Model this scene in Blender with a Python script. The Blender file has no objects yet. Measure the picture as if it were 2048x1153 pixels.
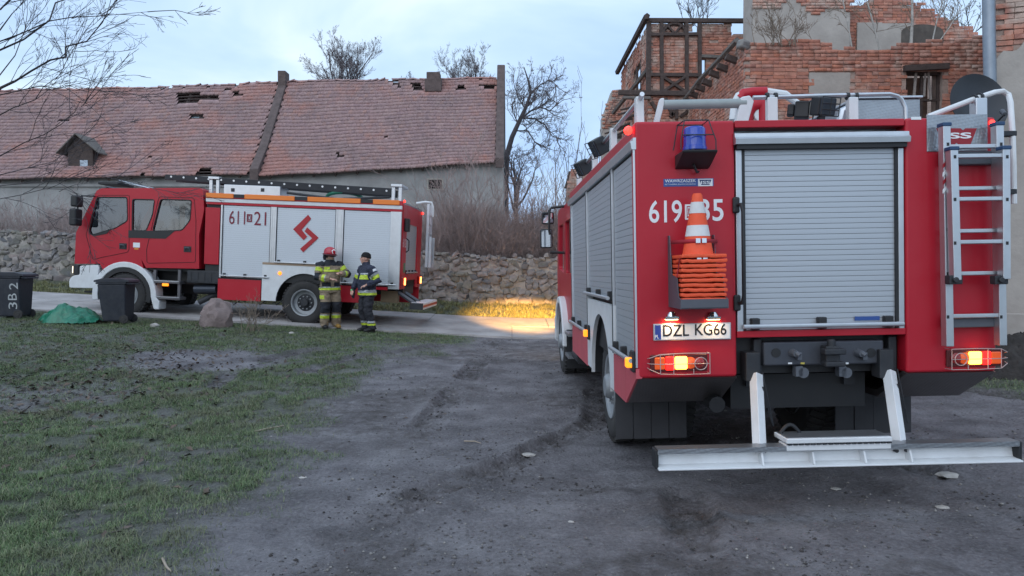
import bpy, bmesh, math, random
import numpy as np
from mathutils import Vector, Matrix, Euler, noise as mnoise

random.seed(7); np.random.seed(7)
SC = bpy.context.scene
COL = SC.collection
PI = math.pi
R = math.radians

# ------------------------------------------------------------------ camera, sky, sun, exposure
CAM_Z = 1.6
FPX = 1480.0                      # focal length in pixels of a 2048 wide picture
PITCH = math.atan((576.5 - 535) / FPX)
cam_d = bpy.data.cameras.new('camera')
cam_d.sensor_width = 36.0
cam_d.lens = 36.0 * FPX / 2048.0
cam_d.clip_start = 0.05; cam_d.clip_end = 2000.0
cam = bpy.data.objects.new('camera', cam_d); COL.objects.link(cam)
cam.location = (0, 0, CAM_Z)
cam.rotation_euler = (PI / 2 - PITCH, 0, 0)
SC.camera = cam

SUN_EL, SUN_AZ = R(40), R(205)    # soft light through cloud, from behind the camera
world = bpy.data.worlds.new('World'); SC.world = world
world.use_nodes = True
wn, wl = world.node_tree.nodes, world.node_tree.links
wn.clear()
w_out = wn.new('ShaderNodeOutputWorld')
w_bg = wn.new('ShaderNodeBackground'); w_bg.inputs['Strength'].default_value = 0.118
sky = wn.new('ShaderNodeTexSky'); sky.sky_type = 'NISHITA'; sky.sun_disc = False
sky.sun_elevation = R(14); sky.sun_rotation = SUN_AZ
sky.air_density = 1.0; sky.dust_density = 1.2; sky.ozone_density = 2.5
tc = wn.new('ShaderNodeTexCoord')
mp = wn.new('ShaderNodeMapping'); mp.inputs['Scale'].default_value = (1.0, 1.0, 2.6)
mp.inputs['Location'].default_value = (0.55, 0.1, 0.3)
cn = wn.new('ShaderNodeTexNoise'); cn.inputs['Scale'].default_value = 2.1
cn.inputs['Detail'].default_value = 5.0; cn.inputs['Roughness'].default_value = 0.5
cn.inputs['Distortion'].default_value = 0.4
wl.new(tc.outputs['Generated'], mp.inputs['Vector']); wl.new(mp.outputs['Vector'], cn.inputs['Vector'])
cr = wn.new('ShaderNodeValToRGB')
cr.color_ramp.elements[0].position = 0.36; cr.color_ramp.elements[0].color = (3.8, 5.5, 8.5, 1)
cr.color_ramp.elements[1].position = 0.62; cr.color_ramp.elements[1].color = (7.1, 8.4, 9.6, 1)
e = cr.color_ramp.elements.new(0.5); e.color = (5.2, 6.9, 9.0, 1)
wl.new(cn.outputs['Fac'], cr.inputs['Fac'])
cmx = wn.new('ShaderNodeMix'); cmx.data_type = 'RGBA'; cmx.inputs['Factor'].default_value = 0.9
wl.new(sky.outputs['Color'], cmx.inputs['A']); wl.new(cr.outputs['Color'], cmx.inputs['B'])
wl.new(cmx.outputs['Result'], w_bg.inputs['Color'])
wl.new(w_bg.outputs['Background'], w_out.inputs['Surface'])

sun_d = bpy.data.lights.new('sun', 'SUN'); sun_d.energy = 0.8; sun_d.angle = R(70)
sun_d.color = (1.0, 0.98, 0.97)
sun = bpy.data.objects.new('sun', sun_d); COL.objects.link(sun)
sun.rotation_euler = (PI / 2 - SUN_EL, 0, PI + SUN_AZ * -1 + PI * 0)
_sd = Vector((math.sin(SUN_AZ) * math.cos(SUN_EL), math.cos(SUN_AZ) * math.cos(SUN_EL), math.sin(SUN_EL)))
sun.rotation_euler = (-_sd).to_track_quat('-Z', 'Y').to_euler()

SC.view_settings.view_transform = 'Standard'; SC.view_settings.look = 'None'
SC.view_settings.gamma = 1.0; SC.view_settings.use_curve_mapping = False
SC.view_settings.exposure = 0.2
SC.render.engine = 'CYCLES'
SC.cycles.max_bounces = 6; SC.cycles.transparent_max_bounces = 12
SC.cycles.use_denoising = True

# ------------------------------------------------------------------ helpers
def pix(px, py, Y):
    """world point on the plane y=Y that the photograph shows at (px, py)"""
    dx = (px - 1024) / FPX; up = (576.5 - py) / FPX
    c, s = math.cos(PITCH), math.sin(PITCH)
    t = Y / (c + up * s)
    return Vector((t * dx, Y, CAM_Z + t * (up * c - s)))

def ray_local(M, px, py, axis, value):
    """where that pixel's ray meets the plane local[axis]=value of a thing with matrix M"""
    Mi = M.inverted()
    o = Mi @ Vector((0, 0, CAM_Z)); q = Mi @ pix(px, py, 10.0); d = q - o
    t = (value - o[axis]) / d[axis]
    return o + d * t

def smooth01(a, b, x):
    t = np.clip((x - a) / (b - a), 0, 1); return t * t * (3 - 2 * t)

class MB:
    def __init__(s): s.v = []; s.f = []
    def add(s, vs, fs):
        o = len(s.v); s.v.extend([tuple(v) for v in vs]); s.f.extend([tuple(i + o for i in f) for f in fs]); return s
    def box(s, a, b, M=None):
        x0, y0, z0 = [min(a[i], b[i]) for i in range(3)]; x1, y1, z1 = [max(a[i], b[i]) for i in range(3)]
        vs = [Vector(p) for p in ((x0,y0,z0),(x1,y0,z0),(x1,y1,z0),(x0,y1,z0),(x0,y0,z1),(x1,y0,z1),(x1,y1,z1),(x0,y1,z1))]
        if M is not None: vs = [M @ v for v in vs]
        return s.add(vs, [(0,3,2,1),(4,5,6,7),(0,1,5,4),(1,2,6,5),(2,3,7,6),(3,0,4,7)])
    def cbox(s, c, size, rot=None):
        M = Matrix.Translation(c)
        if rot is not None: M = M @ Euler(rot).to_matrix().to_4x4()
        h = [k / 2 for k in size]
        return s.box((-h[0], -h[1], -h[2]), h, M)
    def tube(s, pts, r, n=8, cap=True, closed=False):
        pts = [Vector(p) for p in pts]; N = len(pts)
        rs = r if isinstance(r, (list, tuple)) else [r] * N
        o = len(s.v); up = None
        for i, p in enumerate(pts):
            if closed: t = pts[(i + 1) % N] - pts[i - 1]
            else: t = pts[min(i + 1, N - 1)] - pts[max(i - 1, 0)]
            if t.length < 1e-9: t = Vector((0, 0, 1))
            t.normalize()
            if up is None:
                a = Vector((0, 0, 1)) if abs(t.z) < 0.9 else Vector((1, 0, 0)); up = (a - t * a.dot(t)).normalized()
            else:
                up = up - t * up.dot(t)
                up = up.normalized() if up.length > 1e-6 else t.orthogonal().normalized()
            b = t.cross(up)
            for k in range(n):
                an = 2 * PI * k / n
                s.v.append(tuple(p + (up * math.cos(an) + b * math.sin(an)) * rs[i]))
        for i in range(N if closed else N - 1):
            j = (i + 1) % N
            for k in range(n):
                k2 = (k + 1) % n
                s.f.append((o + i * n + k, o + i * n + k2, o + j * n + k2, o + j * n + k))
        if cap and not closed:
            s.f.append(tuple(o + k for k in range(n))[::-1]); s.f.append(tuple(o + (N - 1) * n + k for k in range(n)))
        return s
    def cyl(s, a, b, r0, r1=None, n=16): return s.tube([a, b], [r0, r0 if r1 is None else r1], n)
    def lathe(s, prof, n=32, M=None, close=False):
        """prof: (radius, height along local z)"""
        o = len(s.v); P = len(prof)
        for k in range(n):
            an = 2 * PI * k / n
            for (r, h) in prof:
                v = Vector((r * math.cos(an), r * math.sin(an), h))
                s.v.append(tuple(M @ v if M is not None else v))
        for k in range(n):
            k2 = (k + 1) % n
            for i in range(P - 1 + (1 if close else 0)):
                j = (i + 1) % P
                s.f.append((o + k * P + i, o + k2 * P + i, o + k2 * P + j, o + k * P + j))
        return s
    def prism(s, poly, d0, d1, fn):
        """poly: list of 2d; fn(a, b, d)->3d"""
        n = len(poly); o = len(s.v)
        for (a, b) in poly: s.v.append(tuple(fn(a, b, d0)))
        for (a, b) in poly: s.v.append(tuple(fn(a, b, d1)))
        s.f.append(tuple(o + i for i in range(n))[::-1]); s.f.append(tuple(o + n + i for i in range(n)))
        for i in range(n):
            j = (i + 1) % n; s.f.append((o + i, o + j, o + n + j, o + n + i))
        return s
    def mesh(s, name='mesh', fix=True):
        me = bpy.data.meshes.new(name); me.from_pydata(s.v, [], s.f); me.update()
        if fix and len(s.f) < 60000:
            bm = bmesh.new(); bm.from_mesh(me); bmesh.ops.recalc_face_normals(bm, faces=bm.faces); bm.to_mesh(me); bm.free()
        return me
    def build(s, name, mat, parent=None, bevel=0, smooth=True, angle=35, seg=2):
        return mk(name, s.mesh(name), mat, parent, bevel, smooth, angle, seg)

def mk(name, me, mat, parent=None, bevel=0, smooth=True, angle=35, seg=2):
    if mat is not None:
        me.materials.clear(); me.materials.append(mat)
    if smooth:
        me.polygons.foreach_set('use_smooth', [True] * len(me.polygons))
        if not bevel: me.set_sharp_from_angle(angle=R(angle))
    o = bpy.data.objects.new(name, me); COL.objects.link(o)
    if parent is not None: o.parent = parent
    if bevel:
        m = o.modifiers.new('bevel', 'BEVEL'); m.width = bevel; m.segments = seg; m.limit_method = 'ANGLE'; m.angle_limit = R(30)
        m.harden_normals = True
    return o

def np_mesh(name, V, F, mat, parent=None, smooth=False, kind=None):
    """big joined meshes: V (n,3), F (m,3) or (m,4)"""
    V = np.asarray(V, np.float32); F = np.asarray(F, np.int32)
    me = bpy.data.meshes.new(name)
    me.vertices.add(len(V)); me.vertices.foreach_set('co', V.ravel())
    k = F.shape[1]
    me.loops.add(F.size); me.loops.foreach_set('vertex_index', F.ravel())
    me.polygons.add(len(F)); me.polygons.foreach_set('loop_start', np.arange(0, F.size, k, dtype=np.int32))
    me.polygons.foreach_set('loop_total', np.full(len(F), k, np.int32))
    if smooth: me.polygons.foreach_set('use_smooth', np.ones(len(F), bool))
    me.update(calc_edges=True); me.validate()
    me.materials.append(mat)
    o = bpy.data.objects.new(name, me); COL.objects.link(o)
    if parent is not None: o.parent = parent
    if kind: o['kind'] = kind
    return o

def thing(name, label, cat, loc=(0, 0, 0), rot=(0, 0, 0), group=None):
    o = bpy.data.objects.new(name, None); COL.objects.link(o); o.empty_display_size = 0.1
    o.location = loc; o.rotation_euler = rot
    return tag(o, label, cat, group)
def tag(o, label, cat, group=None):
    o['label'] = label; o['category'] = cat
    if group: o['group'] = group
    return o
def structure(o): o['kind'] = 'structure'; return o

def text_mesh(s, height=None, width=None, extrude=0.0015, bold=0.0):
    c = bpy.data.curves.new('txt', 'FONT'); c.body = s; c.align_x = 'CENTER'; c.align_y = 'CENTER'
    c.extrude = 0.0; c.offset = bold; c.resolution_u = 4
    o = bpy.data.objects.new('txt', c); COL.objects.link(o)
    dg = bpy.context.evaluated_depsgraph_get()
    me = bpy.data.meshes.new_from_object(o.evaluated_get(dg))
    bpy.data.objects.remove(o); bpy.data.curves.remove(c)
    n = len(me.vertices); co = np.empty(n * 3, np.float32); me.vertices.foreach_get('co', co); co = co.reshape(-1, 3)
    mn, mx = co.min(0), co.max(0); co -= (mn + mx) / 2; sz = mx - mn
    sy = height / sz[1] if height else None; sx = width / sz[0] if width else None
    sx = sx or sy; sy = sy or sx
    co[:, 0] *= sx; co[:, 1] *= sy
    me.vertices.foreach_set('co', co.ravel()); me.update()
    return me

def place_text(name, s, mat, parent, center, xdir, updir, height=None, width=None, bold=0.0):
    """flat lettering laid on a surface; xdir = reading direction"""
    me = text_mesh(s, height, width, bold=bold); me.materials.append(mat)
    x = Vector(xdir).normalized(); u = Vector(updir).normalized(); nrm = x.cross(u)
    M = Matrix((x, u, nrm)).transposed().to_4x4(); M.translation = Vector(center)
    me.transform(M)
    o = bpy.data.objects.new(name, me); COL.objects.link(o); o.parent = parent
    return o

# ------------------------------------------------------------------ materials
MATS = {}
def mat(name, col, rough=0.5, metal=0.0, var=0.0, vscale=6.0, bump=0.0, bscale=60.0, coat=0.0, emit=None, estr=0.0,
        dirt=0.0, dcol=(0.09, 0.075, 0.06), dscale=2.5, spec=0.5, coords='Object', stretch=(1, 1, 1)):
    if name in MATS: return MATS[name]
    m = bpy.data.materials.new(name); m.use_nodes = True; nt = m.node_tree; N, L = nt.nodes, nt.links
    b = N['Principled BSDF']
    b.inputs['Base Color'].default_value = (*col, 1); b.inputs['Roughness'].default_value = rough
    b.inputs['Metallic'].default_value = metal; b.inputs['Coat Weight'].default_value = coat
    b.inputs['Coat Roughness'].default_value = 0.12
    b.inputs['Specular IOR Level'].default_value = spec
    if emit: b.inputs['Emission Color'].default_value = (*emit, 1); b.inputs['Emission Strength'].default_value = estr
    if var or bump or dirt:
        t = N.new('ShaderNodeTexCoord'); mpp = N.new('ShaderNodeMapping'); mpp.inputs['Scale'].default_value = stretch
        L.new(t.outputs[coords], mpp.inputs['Vector'])
    cur = None
    if var:
        n = N.new('ShaderNodeTexNoise'); n.inputs['Scale'].default_value = vscale; n.inputs['Detail'].default_value = 6
        n.inputs['Roughness'].default_value = 0.6
        L.new(mpp.outputs['Vector'], n.inputs['Vector'])
        h = N.new('ShaderNodeHueSaturation'); h.inputs['Color'].default_value = (*col, 1)
        mr = N.new('ShaderNodeMapRange'); mr.inputs['From Min'].default_value = 0.25; mr.inputs['From Max'].default_value = 0.75
        mr.inputs['To Min'].default_value = 1 - var; mr.inputs['To Max'].default_value = 1 + var
        L.new(n.outputs['Fac'], mr.inputs['Value']); L.new(mr.outputs['Result'], h.inputs['Value'])
        cur = h.outputs['Color']
    if dirt:
        n = N.new('ShaderNodeTexNoise'); n.inputs['Scale'].default_value = dscale; n.inputs['Detail'].default_value = 9
        n.inputs['Roughness'].default_value = 0.68
        L.new(mpp.outputs['Vector'], n.inputs['Vector'])
        mr = N.new('ShaderNodeMapRange'); mr.inputs['From Min'].default_value = 0.42; mr.inputs['From Max'].default_value = 0.78
        mr.inputs['To Min'].default_value = dirt * 0.15; mr.inputs['To Max'].default_value = dirt
        L.new(n.outputs['Fac'], mr.inputs['Value'])
        mx = N.new('ShaderNodeMix'); mx.data_type = 'RGBA'
        L.new(mr.outputs['Result'], mx.inputs['Factor'])
        if cur: L.new(cur, mx.inputs['A'])
        else: mx.inputs['A'].default_value = (*col, 1)
        mx.inputs['B'].default_value = (*dcol, 1)
        cur = mx.outputs['Result']
        mr2 = N.new('ShaderNodeMapRange'); mr2.inputs['To Min'].default_value = rough; mr2.inputs['To Max'].default_value = min(1, rough + 0.35)
        L.new(mr.outputs['Result'], mr2.inputs['Value']); L.new(mr2.outputs['Result'], b.inputs['Roughness'])
    if cur: L.new(cur, b.inputs['Base Color'])
    if bump:
        n = N.new('ShaderNodeTexNoise'); n.inputs['Scale'].default_value = bscale; n.inputs['Detail'].default_value = 5
        L.new(mpp.outputs['Vector'], n.inputs['Vector'])
        bp = N.new('ShaderNodeBump'); bp.inputs['Strength'].default_value = bump; bp.inputs['Distance'].default_value = 0.02
        L.new(n.outputs['Fac'], bp.inputs['Height']); L.new(bp.outputs['Normal'], b.inputs['Normal'])
    MATS[name] = m; return m

def piece_mat(name, cols, rough=0.85, patch=None, patch_amt=0.5, patch_scale=0.8, bump=0.4, bscale=40, grime=0.35, grime_col=(0.03, 0.03, 0.03), gscale=3.0):
    """for bricks, stones, tiles: every loose piece takes its own colour; weathering lies across them"""
    m = bpy.data.materials.new(name); m.use_nodes = True; nt = m.node_tree; N, L = nt.nodes, nt.links
    b = N['Principled BSDF']; b.inputs['Roughness'].default_value = rough; b.inputs['Specular IOR Level'].default_value = 0.25
    g = N.new('ShaderNodeNewGeometry'); oi = N.new('ShaderNodeObjectInfo')
    ad = N.new('ShaderNodeMath'); ad.operation = 'ADD'; fr = N.new('ShaderNodeMath'); fr.operation = 'FRACT'
    L.new(g.outputs['Random Per Island'], ad.inputs[0]); L.new(oi.outputs['Random'], ad.inputs[1]); L.new(ad.outputs[0], fr.inputs[0])
    cr = N.new('ShaderNodeValToRGB'); cr.color_ramp.interpolation = 'LINEAR'
    n = len(cols); els = cr.color_ramp.elements
    els[0].position = 0; els[0].color = (*cols[0], 1); els[1].position = 1; els[1].color = (*cols[-1], 1)
    for i in range(1, n - 1):
        e = els.new(i / (n - 1)); e.color = (*cols[i], 1)
    L.new(fr.outputs[0], cr.inputs['Fac'])
    cur = cr.outputs['Color']
    def noise(scale, detail=7, rg=0.62):
        t = N.new('ShaderNodeTexNoise'); t.inputs['Scale'].default_value = scale; t.inputs['Detail'].default_value = detail
        t.inputs['Roughness'].default_value = rg; L.new(g.outputs['Position'], t.inputs['Vector']); return t
    def mixto(cur, col, fac_sock):
        mx = N.new('ShaderNodeMix'); mx.data_type = 'RGBA'; L.new(fac_sock, mx.inputs['Factor'])
        L.new(cur, mx.inputs['A']); mx.inputs['B'].default_value = (*col, 1); return mx.outputs['Result']
    if grime:
        t = noise(gscale); mr = N.new('ShaderNodeMapRange'); mr.inputs['From Min'].default_value = 0.45; mr.inputs['From Max'].default_value = 0.72
        mr.inputs['To Max'].default_value = grime; L.new(t.outputs['Fac'], mr.inputs['Value']); cur = mixto(cur, grime_col, mr.outputs['Result'])
    if patch:
        t = noise(patch_scale, 8, 0.66); mr = N.new('ShaderNodeMapRange'); mr.inputs['From Min'].default_value = 0.50; mr.inputs['From Max'].default_value = 0.60
        mr.inputs['To Max'].default_value = patch_amt; L.new(t.outputs['Fac'], mr.inputs['Value']); cur = mixto(cur, patch, mr.outputs['Result'])
    t = noise(9.0, 6); h = N.new('ShaderNodeHueSaturation'); mr = N.new('ShaderNodeMapRange')
    mr.inputs['From Min'].default_value = 0.3; mr.inputs['From Max'].default_value = 0.7; mr.inputs['To Min'].default_value = 0.78; mr.inputs['To Max'].default_value = 1.25
    L.new(t.outputs['Fac'], mr.inputs['Value']); L.new(mr.outputs['Result'], h.inputs['Value']); L.new(cur, h.inputs['Color'])
    L.new(h.outputs['Color'], b.inputs['Base Color'])
    t = noise(bscale, 6); bp = N.new('ShaderNodeBump'); bp.inputs['Strength'].default_value = bump; bp.inputs['Distance'].default_value = 0.02
    L.new(t.outputs['Fac'], bp.inputs['Height']); L.new(bp.outputs['Normal'], b.inputs['Normal'])
    MATS[name] = m; return m

def glass_mat(name, tint=(0.22, 0.27, 0.31), refl=0.11):
    m = bpy.data.materials.new(name); m.use_nodes = True; N, L = m.node_tree.nodes, m.node_tree.links
    N.clear(); o = N.new('ShaderNodeOutputMaterial'); t = N.new('ShaderNodeBsdfTransparent'); t.inputs['Color'].default_value = (*tint, 1)
    gl = N.new('ShaderNodeBsdfGlossy'); gl.inputs['Roughness'].default_value = 0.03; gl.inputs['Color'].default_value = (0.9, 0.95, 1, 1)
    fr = N.new('ShaderNodeFresnel'); fr.inputs['IOR'].default_value = 1.5
    mr = N.new('ShaderNodeMapRange'); mr.inputs['To Min'].default_value = refl; mr.inputs['To Max'].default_value = 1.0
    L.new(fr.outputs['Fac'], mr.inputs['Value'])
    mx = N.new('ShaderNodeMixShader'); L.new(mr.outputs['Result'], mx.inputs['Fac']); L.new(t.outputs[0], mx.inputs[1]); L.new(gl.outputs[0], mx.inputs[2])
    L.new(mx.outputs[0], o.inputs['Surface']); MATS[name] = m; return m

def tread_plate(name, col=(0.45, 0.47, 0.5), scale=1.0):
    """aluminium checker plate: raised bars in two directions"""
    m = bpy.data.materials.new(name); m.use_nodes = True; N, L = m.node_tree.nodes, m.node_tree.links
    b = N['Principled BSDF']; b.inputs['Metallic'].default_value = 0.85; b.inputs['Roughness'].default_value = 0.38
    b.inputs['Base Color'].default_value = (*col, 1)
    t = N.new('ShaderNodeTexCoord'); v = N.new('ShaderNodeTexVoronoi'); v.inputs['Scale'].default_value = 24 * scale; v.inputs['Randomness'].default_value = 0.0
    mp_ = N.new('ShaderNodeMapping'); mp_.inputs['Rotation'].default_value = (R(45), R(45), R(45)); mp_.inputs['Scale'].default_value = (1, 2.2, 2.2)
    L.new(t.outputs['Object'], mp_.inputs['Vector']); L.new(mp_.outputs['Vector'], v.inputs['Vector'])
    bp = N.new('ShaderNodeBump'); bp.inputs['Strength'].default_value = 0.22; bp.inputs['Distance'].default_value = 0.008; bp.invert = True
    L.new(v.outputs['Distance'], bp.inputs['Height']); L.new(bp.outputs['Normal'], b.inputs['Normal'])
    n = N.new('ShaderNodeTexNoise'); n.inputs['Scale'].default_value = 5; n.inputs['Detail'].default_value = 6; L.new(t.outputs['Object'], n.inputs['Vector'])
    mx = N.new('ShaderNodeMix'); mx.data_type = 'RGBA'; mx.inputs['A'].default_value = (*col, 1); mx.inputs['B'].default_value = (*[c * 0.55 for c in col], 1)
    L.new(n.outputs['Fac'], mx.inputs['Factor']); L.new(mx.outputs['Result'], b.inputs['Base Color'])
    MATS[name] = m; return m

RED = mat('red_paint', (0.47, 0.010, 0.026), 0.38, var=0.09, vscale=3, coat=0.10, dirt=0.22, dscale=3, dcol=(0.22, 0.055, 0.06), spec=0.35)
RED_FADED = mat('red_faded', (0.56, 0.085, 0.11), 0.5, var=0.06, vscale=3, dirt=0.2, dscale=3.5, dcol=(0.2, 0.11, 0.10))
WHITE_P = mat('white_paint', (0.72, 0.74, 0.76), 0.4, var=0.04, dirt=0.3, dcol=(0.3, 0.27, 0.24), dscale=4)
ALU = mat('aluminium', (0.56, 0.58, 0.61), 0.38, 0.85, var=0.08, vscale=8)
ALU_SLAT = mat('shutter_aluminium', (0.50, 0.53, 0.57), 0.42, 0.55, var=0.05, vscale=2.0, dirt=0.18, dscale=2.0, dcol=(0.25, 0.24, 0.23))
ALU_WHITE = mat('shutter_satin', (0.58, 0.62, 0.67), 0.45, 0.35, var=0.04, vscale=2.0, dirt=0.12, dscale=2.0, dcol=(0.3, 0.29, 0.28))
STEEL_DK = mat('dark_steel', (0.028, 0.032, 0.040), 0.55, 0.3, var=0.25, vscale=10, dirt=0.35, dcol=(0.10, 0.09, 0.08), dscale=6)
BLACK = mat('black_plastic', (0.014, 0.015, 0.018), 0.5, var=0.15, dirt=0.2, dcol=(0.06, 0.055, 0.05), dscale=5)
RUBBER = mat('rubber', (0.022, 0.022, 0.024), 0.8, var=0.2, dirt=0.5, dcol=(0.085, 0.078, 0.07), dscale=5)
GREY_P = mat('grey_plastic', (0.10, 0.11, 0.13), 0.6, var=0.1)
RIM = mat('rim_grey', (0.34, 0.36, 0.38), 0.5, 0.4, var=0.1, dirt=0.4, dcol=(0.1, 0.09, 0.08), dscale=6)
TREAD = tread_plate('checker_plate'); TREAD_DK = tread_plate('dirty_checker_plate', (0.27, 0.25, 0.25))  # second plate is a darker tone, for the underside
GLASS = glass_mat('window_glass')
CHROME = mat('chrome', (0.7, 0.72, 0.75), 0.12, 1.0)
WHITE_F = mat('white_film', (0.78, 0.8, 0.82), 0.4)
AMBER_L = mat('amber_lit', (0.8, 0.25, 0.02), 0.3, emit=(1.0, 0.24, 0.01), estr=1.7)
RED_L = mat('red_lit', (0.7, 0.02, 0.02), 0.3, emit=(1.0, 0.03, 0.02), estr=4.0)
# ------------------------------------------------------------------ terrain
_tabs = {}
def vnoise(x, y, seed=0):
    if seed not in _tabs: _tabs[seed] = np.random.RandomState(100 + seed).rand(256, 256)
    T = _tabs[seed]
    xi = np.floor(x).astype(int); yi = np.floor(y).astype(int); fx = x - xi; fy = y - yi
    fx = fx * fx * (3 - 2 * fx); fy = fy * fy * (3 - 2 * fy)
    a = T[xi % 256, yi % 256]; b = T[(xi + 1) % 256, yi % 256]; c = T[xi % 256, (yi + 1) % 256]; d = T[(xi + 1) % 256, (yi + 1) % 256]
    return (a * (1 - fx) + b * fx) * (1 - fy) + (c * (1 - fx) + d * fx) * fy
def fbm(x, y, s, oct=4, seed=0):
    v = 0; a = 1; t = 0
    for i in range(oct):
        v = v + a * vnoise(x * s, y * s, seed + i); t += a; a *= 0.5; s *= 2.07
    return v / t

def road_near(x): return 16.05 - 0.058 * x
def road_far(x): return 20.1 - 0.05 * x
WALL_Y = lambda x: 21.6 - 0.04 * x

def base_h(x, y):
    x = np.asarray(x, float); y = np.asarray(y, float)
    sp = np.log1p(np.exp(np.clip(-x * 1.5, -40, 40))) / 1.5
    A = 0.03 + 0.053 * np.minimum(sp, 40)
    h = A * smooth01(7.5, 16.0, y)
    h = h + 0.035 * np.clip(y - 16.0, 0, 4.2) * smooth01(12, 4, x)
    h = h + 0.30 * smooth01(road_far(x), WALL_Y(x), y)
    h = h + 0.75 * smooth01(WALL_Y(x) + 0.1, WALL_Y(x) + 0.5, y)
    h = h + 0.018 * np.clip(x - 1.0, -0.5, 6) * smooth01(20, 12, y)
    return h

def track_dist(x, y, pts):
    d = np.full(np.shape(x), 1e9)
    s_ = np.zeros(np.shape(x)); acc = 0.0
    for (ax, ay), (bx, by) in zip(pts[:-1], pts[1:]):
        L2 = (bx - ax) ** 2 + (by - ay) ** 2; L = math.sqrt(L2)
        t = np.clip(((x - ax) * (bx - ax) + (y - ay) * (by - ay)) / L2, 0, 1)
        dd = np.hypot(x - ax - t * (bx - ax), y - ay - t * (by - ay))
        cross = ((x - ax) * (by - ay) - (y - ay) * (bx - ax)) / L
        m = dd < np.abs(d); d = np.where(m, np.where(cross < 0, -dd, dd), d); s_ = np.where(m, acc + t * L, s_); acc += L
    return d, s_
TRACKS = [[(-3.9, 9.6), (-4.1, 11.0), (-3.6, 12.6), (-2.4, 14.4)], [(-2.9, 9.9), (-3.0, 11.0), (-2.5, 12.4), (-1.3, 14.2)],
          [(-1.2, 3.4), (-1.05, 4.3), (-0.6, 5.2), (0.1, 6.1), (0.9, 7.6), (1.1, 9.5)],
          [(0.9, 3.2), (1.0, 4.0), (1.2, 5.0), (1.4, 7.0)], [(3.6, 3.0), (3.3, 4.4), (3.1, 6.5), (3.0, 9.0)],
          [(-0.9, 7.2), (-0.75, 9.0), (-0.6, 11.0), (-0.4, 15.5)], [(6.2, 8.0), (5.6, 9.0), (4.6, 10.6), (4.0, 13)]]
PUD = [(-0.1, 5.6), (0.6, 5.3), (1.3, 4.6)]

def detail_h(x, y):
    near = smooth01(24, 14, y)
    h = (fbm(x, y, 0.9, 4, 3) - 0.5) * 0.07 + (fbm(x, y, 5.0, 3, 9) - 0.5) * 0.036
    h = h + (fbm(x, y, 14.0, 2, 5) - 0.5) * 0.026 * smooth01(0.3, 0.6, fbm(x, y, 1.1, 3, 77))
    for i, tr in enumerate(TRACKS):
        d, s = track_dist(x, y, tr)
        w = 0.15
        ins = smooth01(w + 0.04, w - 0.03, np.abs(d)); edge = np.exp(-((np.abs(d) - w - 0.05) / 0.05) ** 2)
        brk = smooth01(0.35, 0.55, fbm(x, y, 0.8, 3, 20 + i))
        ph = (s - np.abs(d) * 0.7) / 0.13
        lug = (np.abs(ph - np.round(ph)) < 0.24).astype(float)
        h = h + brk * (-0.045 * ins + 0.03 * lug * ins + 0.034 * edge * (0.4 + fbm(x, y, 6.0, 2, 33)))
    for (cx, cy) in PUD:
        h = h + 0.03 * np.exp(-(((x - cx) / 0.5) ** 2 + ((y - cy) / 0.18) ** 2)) * (fbm(x, y, 9, 2, 30) - 0.2)
    onroad = ((y > road_near(x) - 0.1) & (y < road_far(x) + 0.1)).astype(float)
    return h * near * (1 - 0.8 * onroad)

def H(x, y): return base_h(x, y) + detail_h(np.asarray(x, float), np.asarray(y, float)) 
def Hs(x, y): return float(H(np.array([x]), np.array([y]))[0])

def grass_mask(x, y):
    n = fbm(x, y, 0.7, 5, 40); n2 = fbm(x, y, 2.6, 4, 50)
    edge = -1.35 + 0.02 * (y - 4) - 0.25 * smooth01(6, 9, y)
    g = smooth01(0.35, -1.5, x - edge + (n - 0.5) * 2.6 + (n2 - 0.5) * 1.3)
    g = g * (0.55 + 0.45 * smooth01(0.35, 0.6, n2))
    bare = np.exp(-(((x + 4.9) / 1.7) ** 2 + ((y - 11.6) / 1.3) ** 2)); g = g * (1 - 0.95 * smooth01(0.35, 0.8, bare + (n2 - 0.5) * 0.6))
    bare2 = np.exp(-(((x + 6.2) / 2.2) ** 2 + ((y - 9.0) / 1.1) ** 2)); g = g * (1 - 0.55 * smooth01(0.3, 0.8, bare2 + (n - 0.5) * 0.8))
    right = smooth01(5.0, 6.3, x + (n - 0.5) * 1.6); g = np.maximum(g, right * 0.9)
    verge = smooth01(road_far(x) - 0.1, road_far(x) + 0.35, y + (n2 - 0.5) * 0.5); g = np.maximum(g, verge)
    g = np.maximum(g, 0.9 * smooth01(-0.3, -1.6, x) * smooth01(13.2, 15.2, y + (n - .5) * 1.5))
    g = g * (1 - ((y > road_near(x)) & (y < road_far(x))).astype(float))
    for i, tr in enumerate(TRACKS[:4]):
        d, s = track_dist(x, y, tr); g = g * (1 - 0.8 * smooth01(0.2, 0.1, np.abs(d)) * smooth01(0.35, 0.55, fbm(x, y, 0.8, 3, 20 + i)))
    return np.clip(g, 0, 1)

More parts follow.
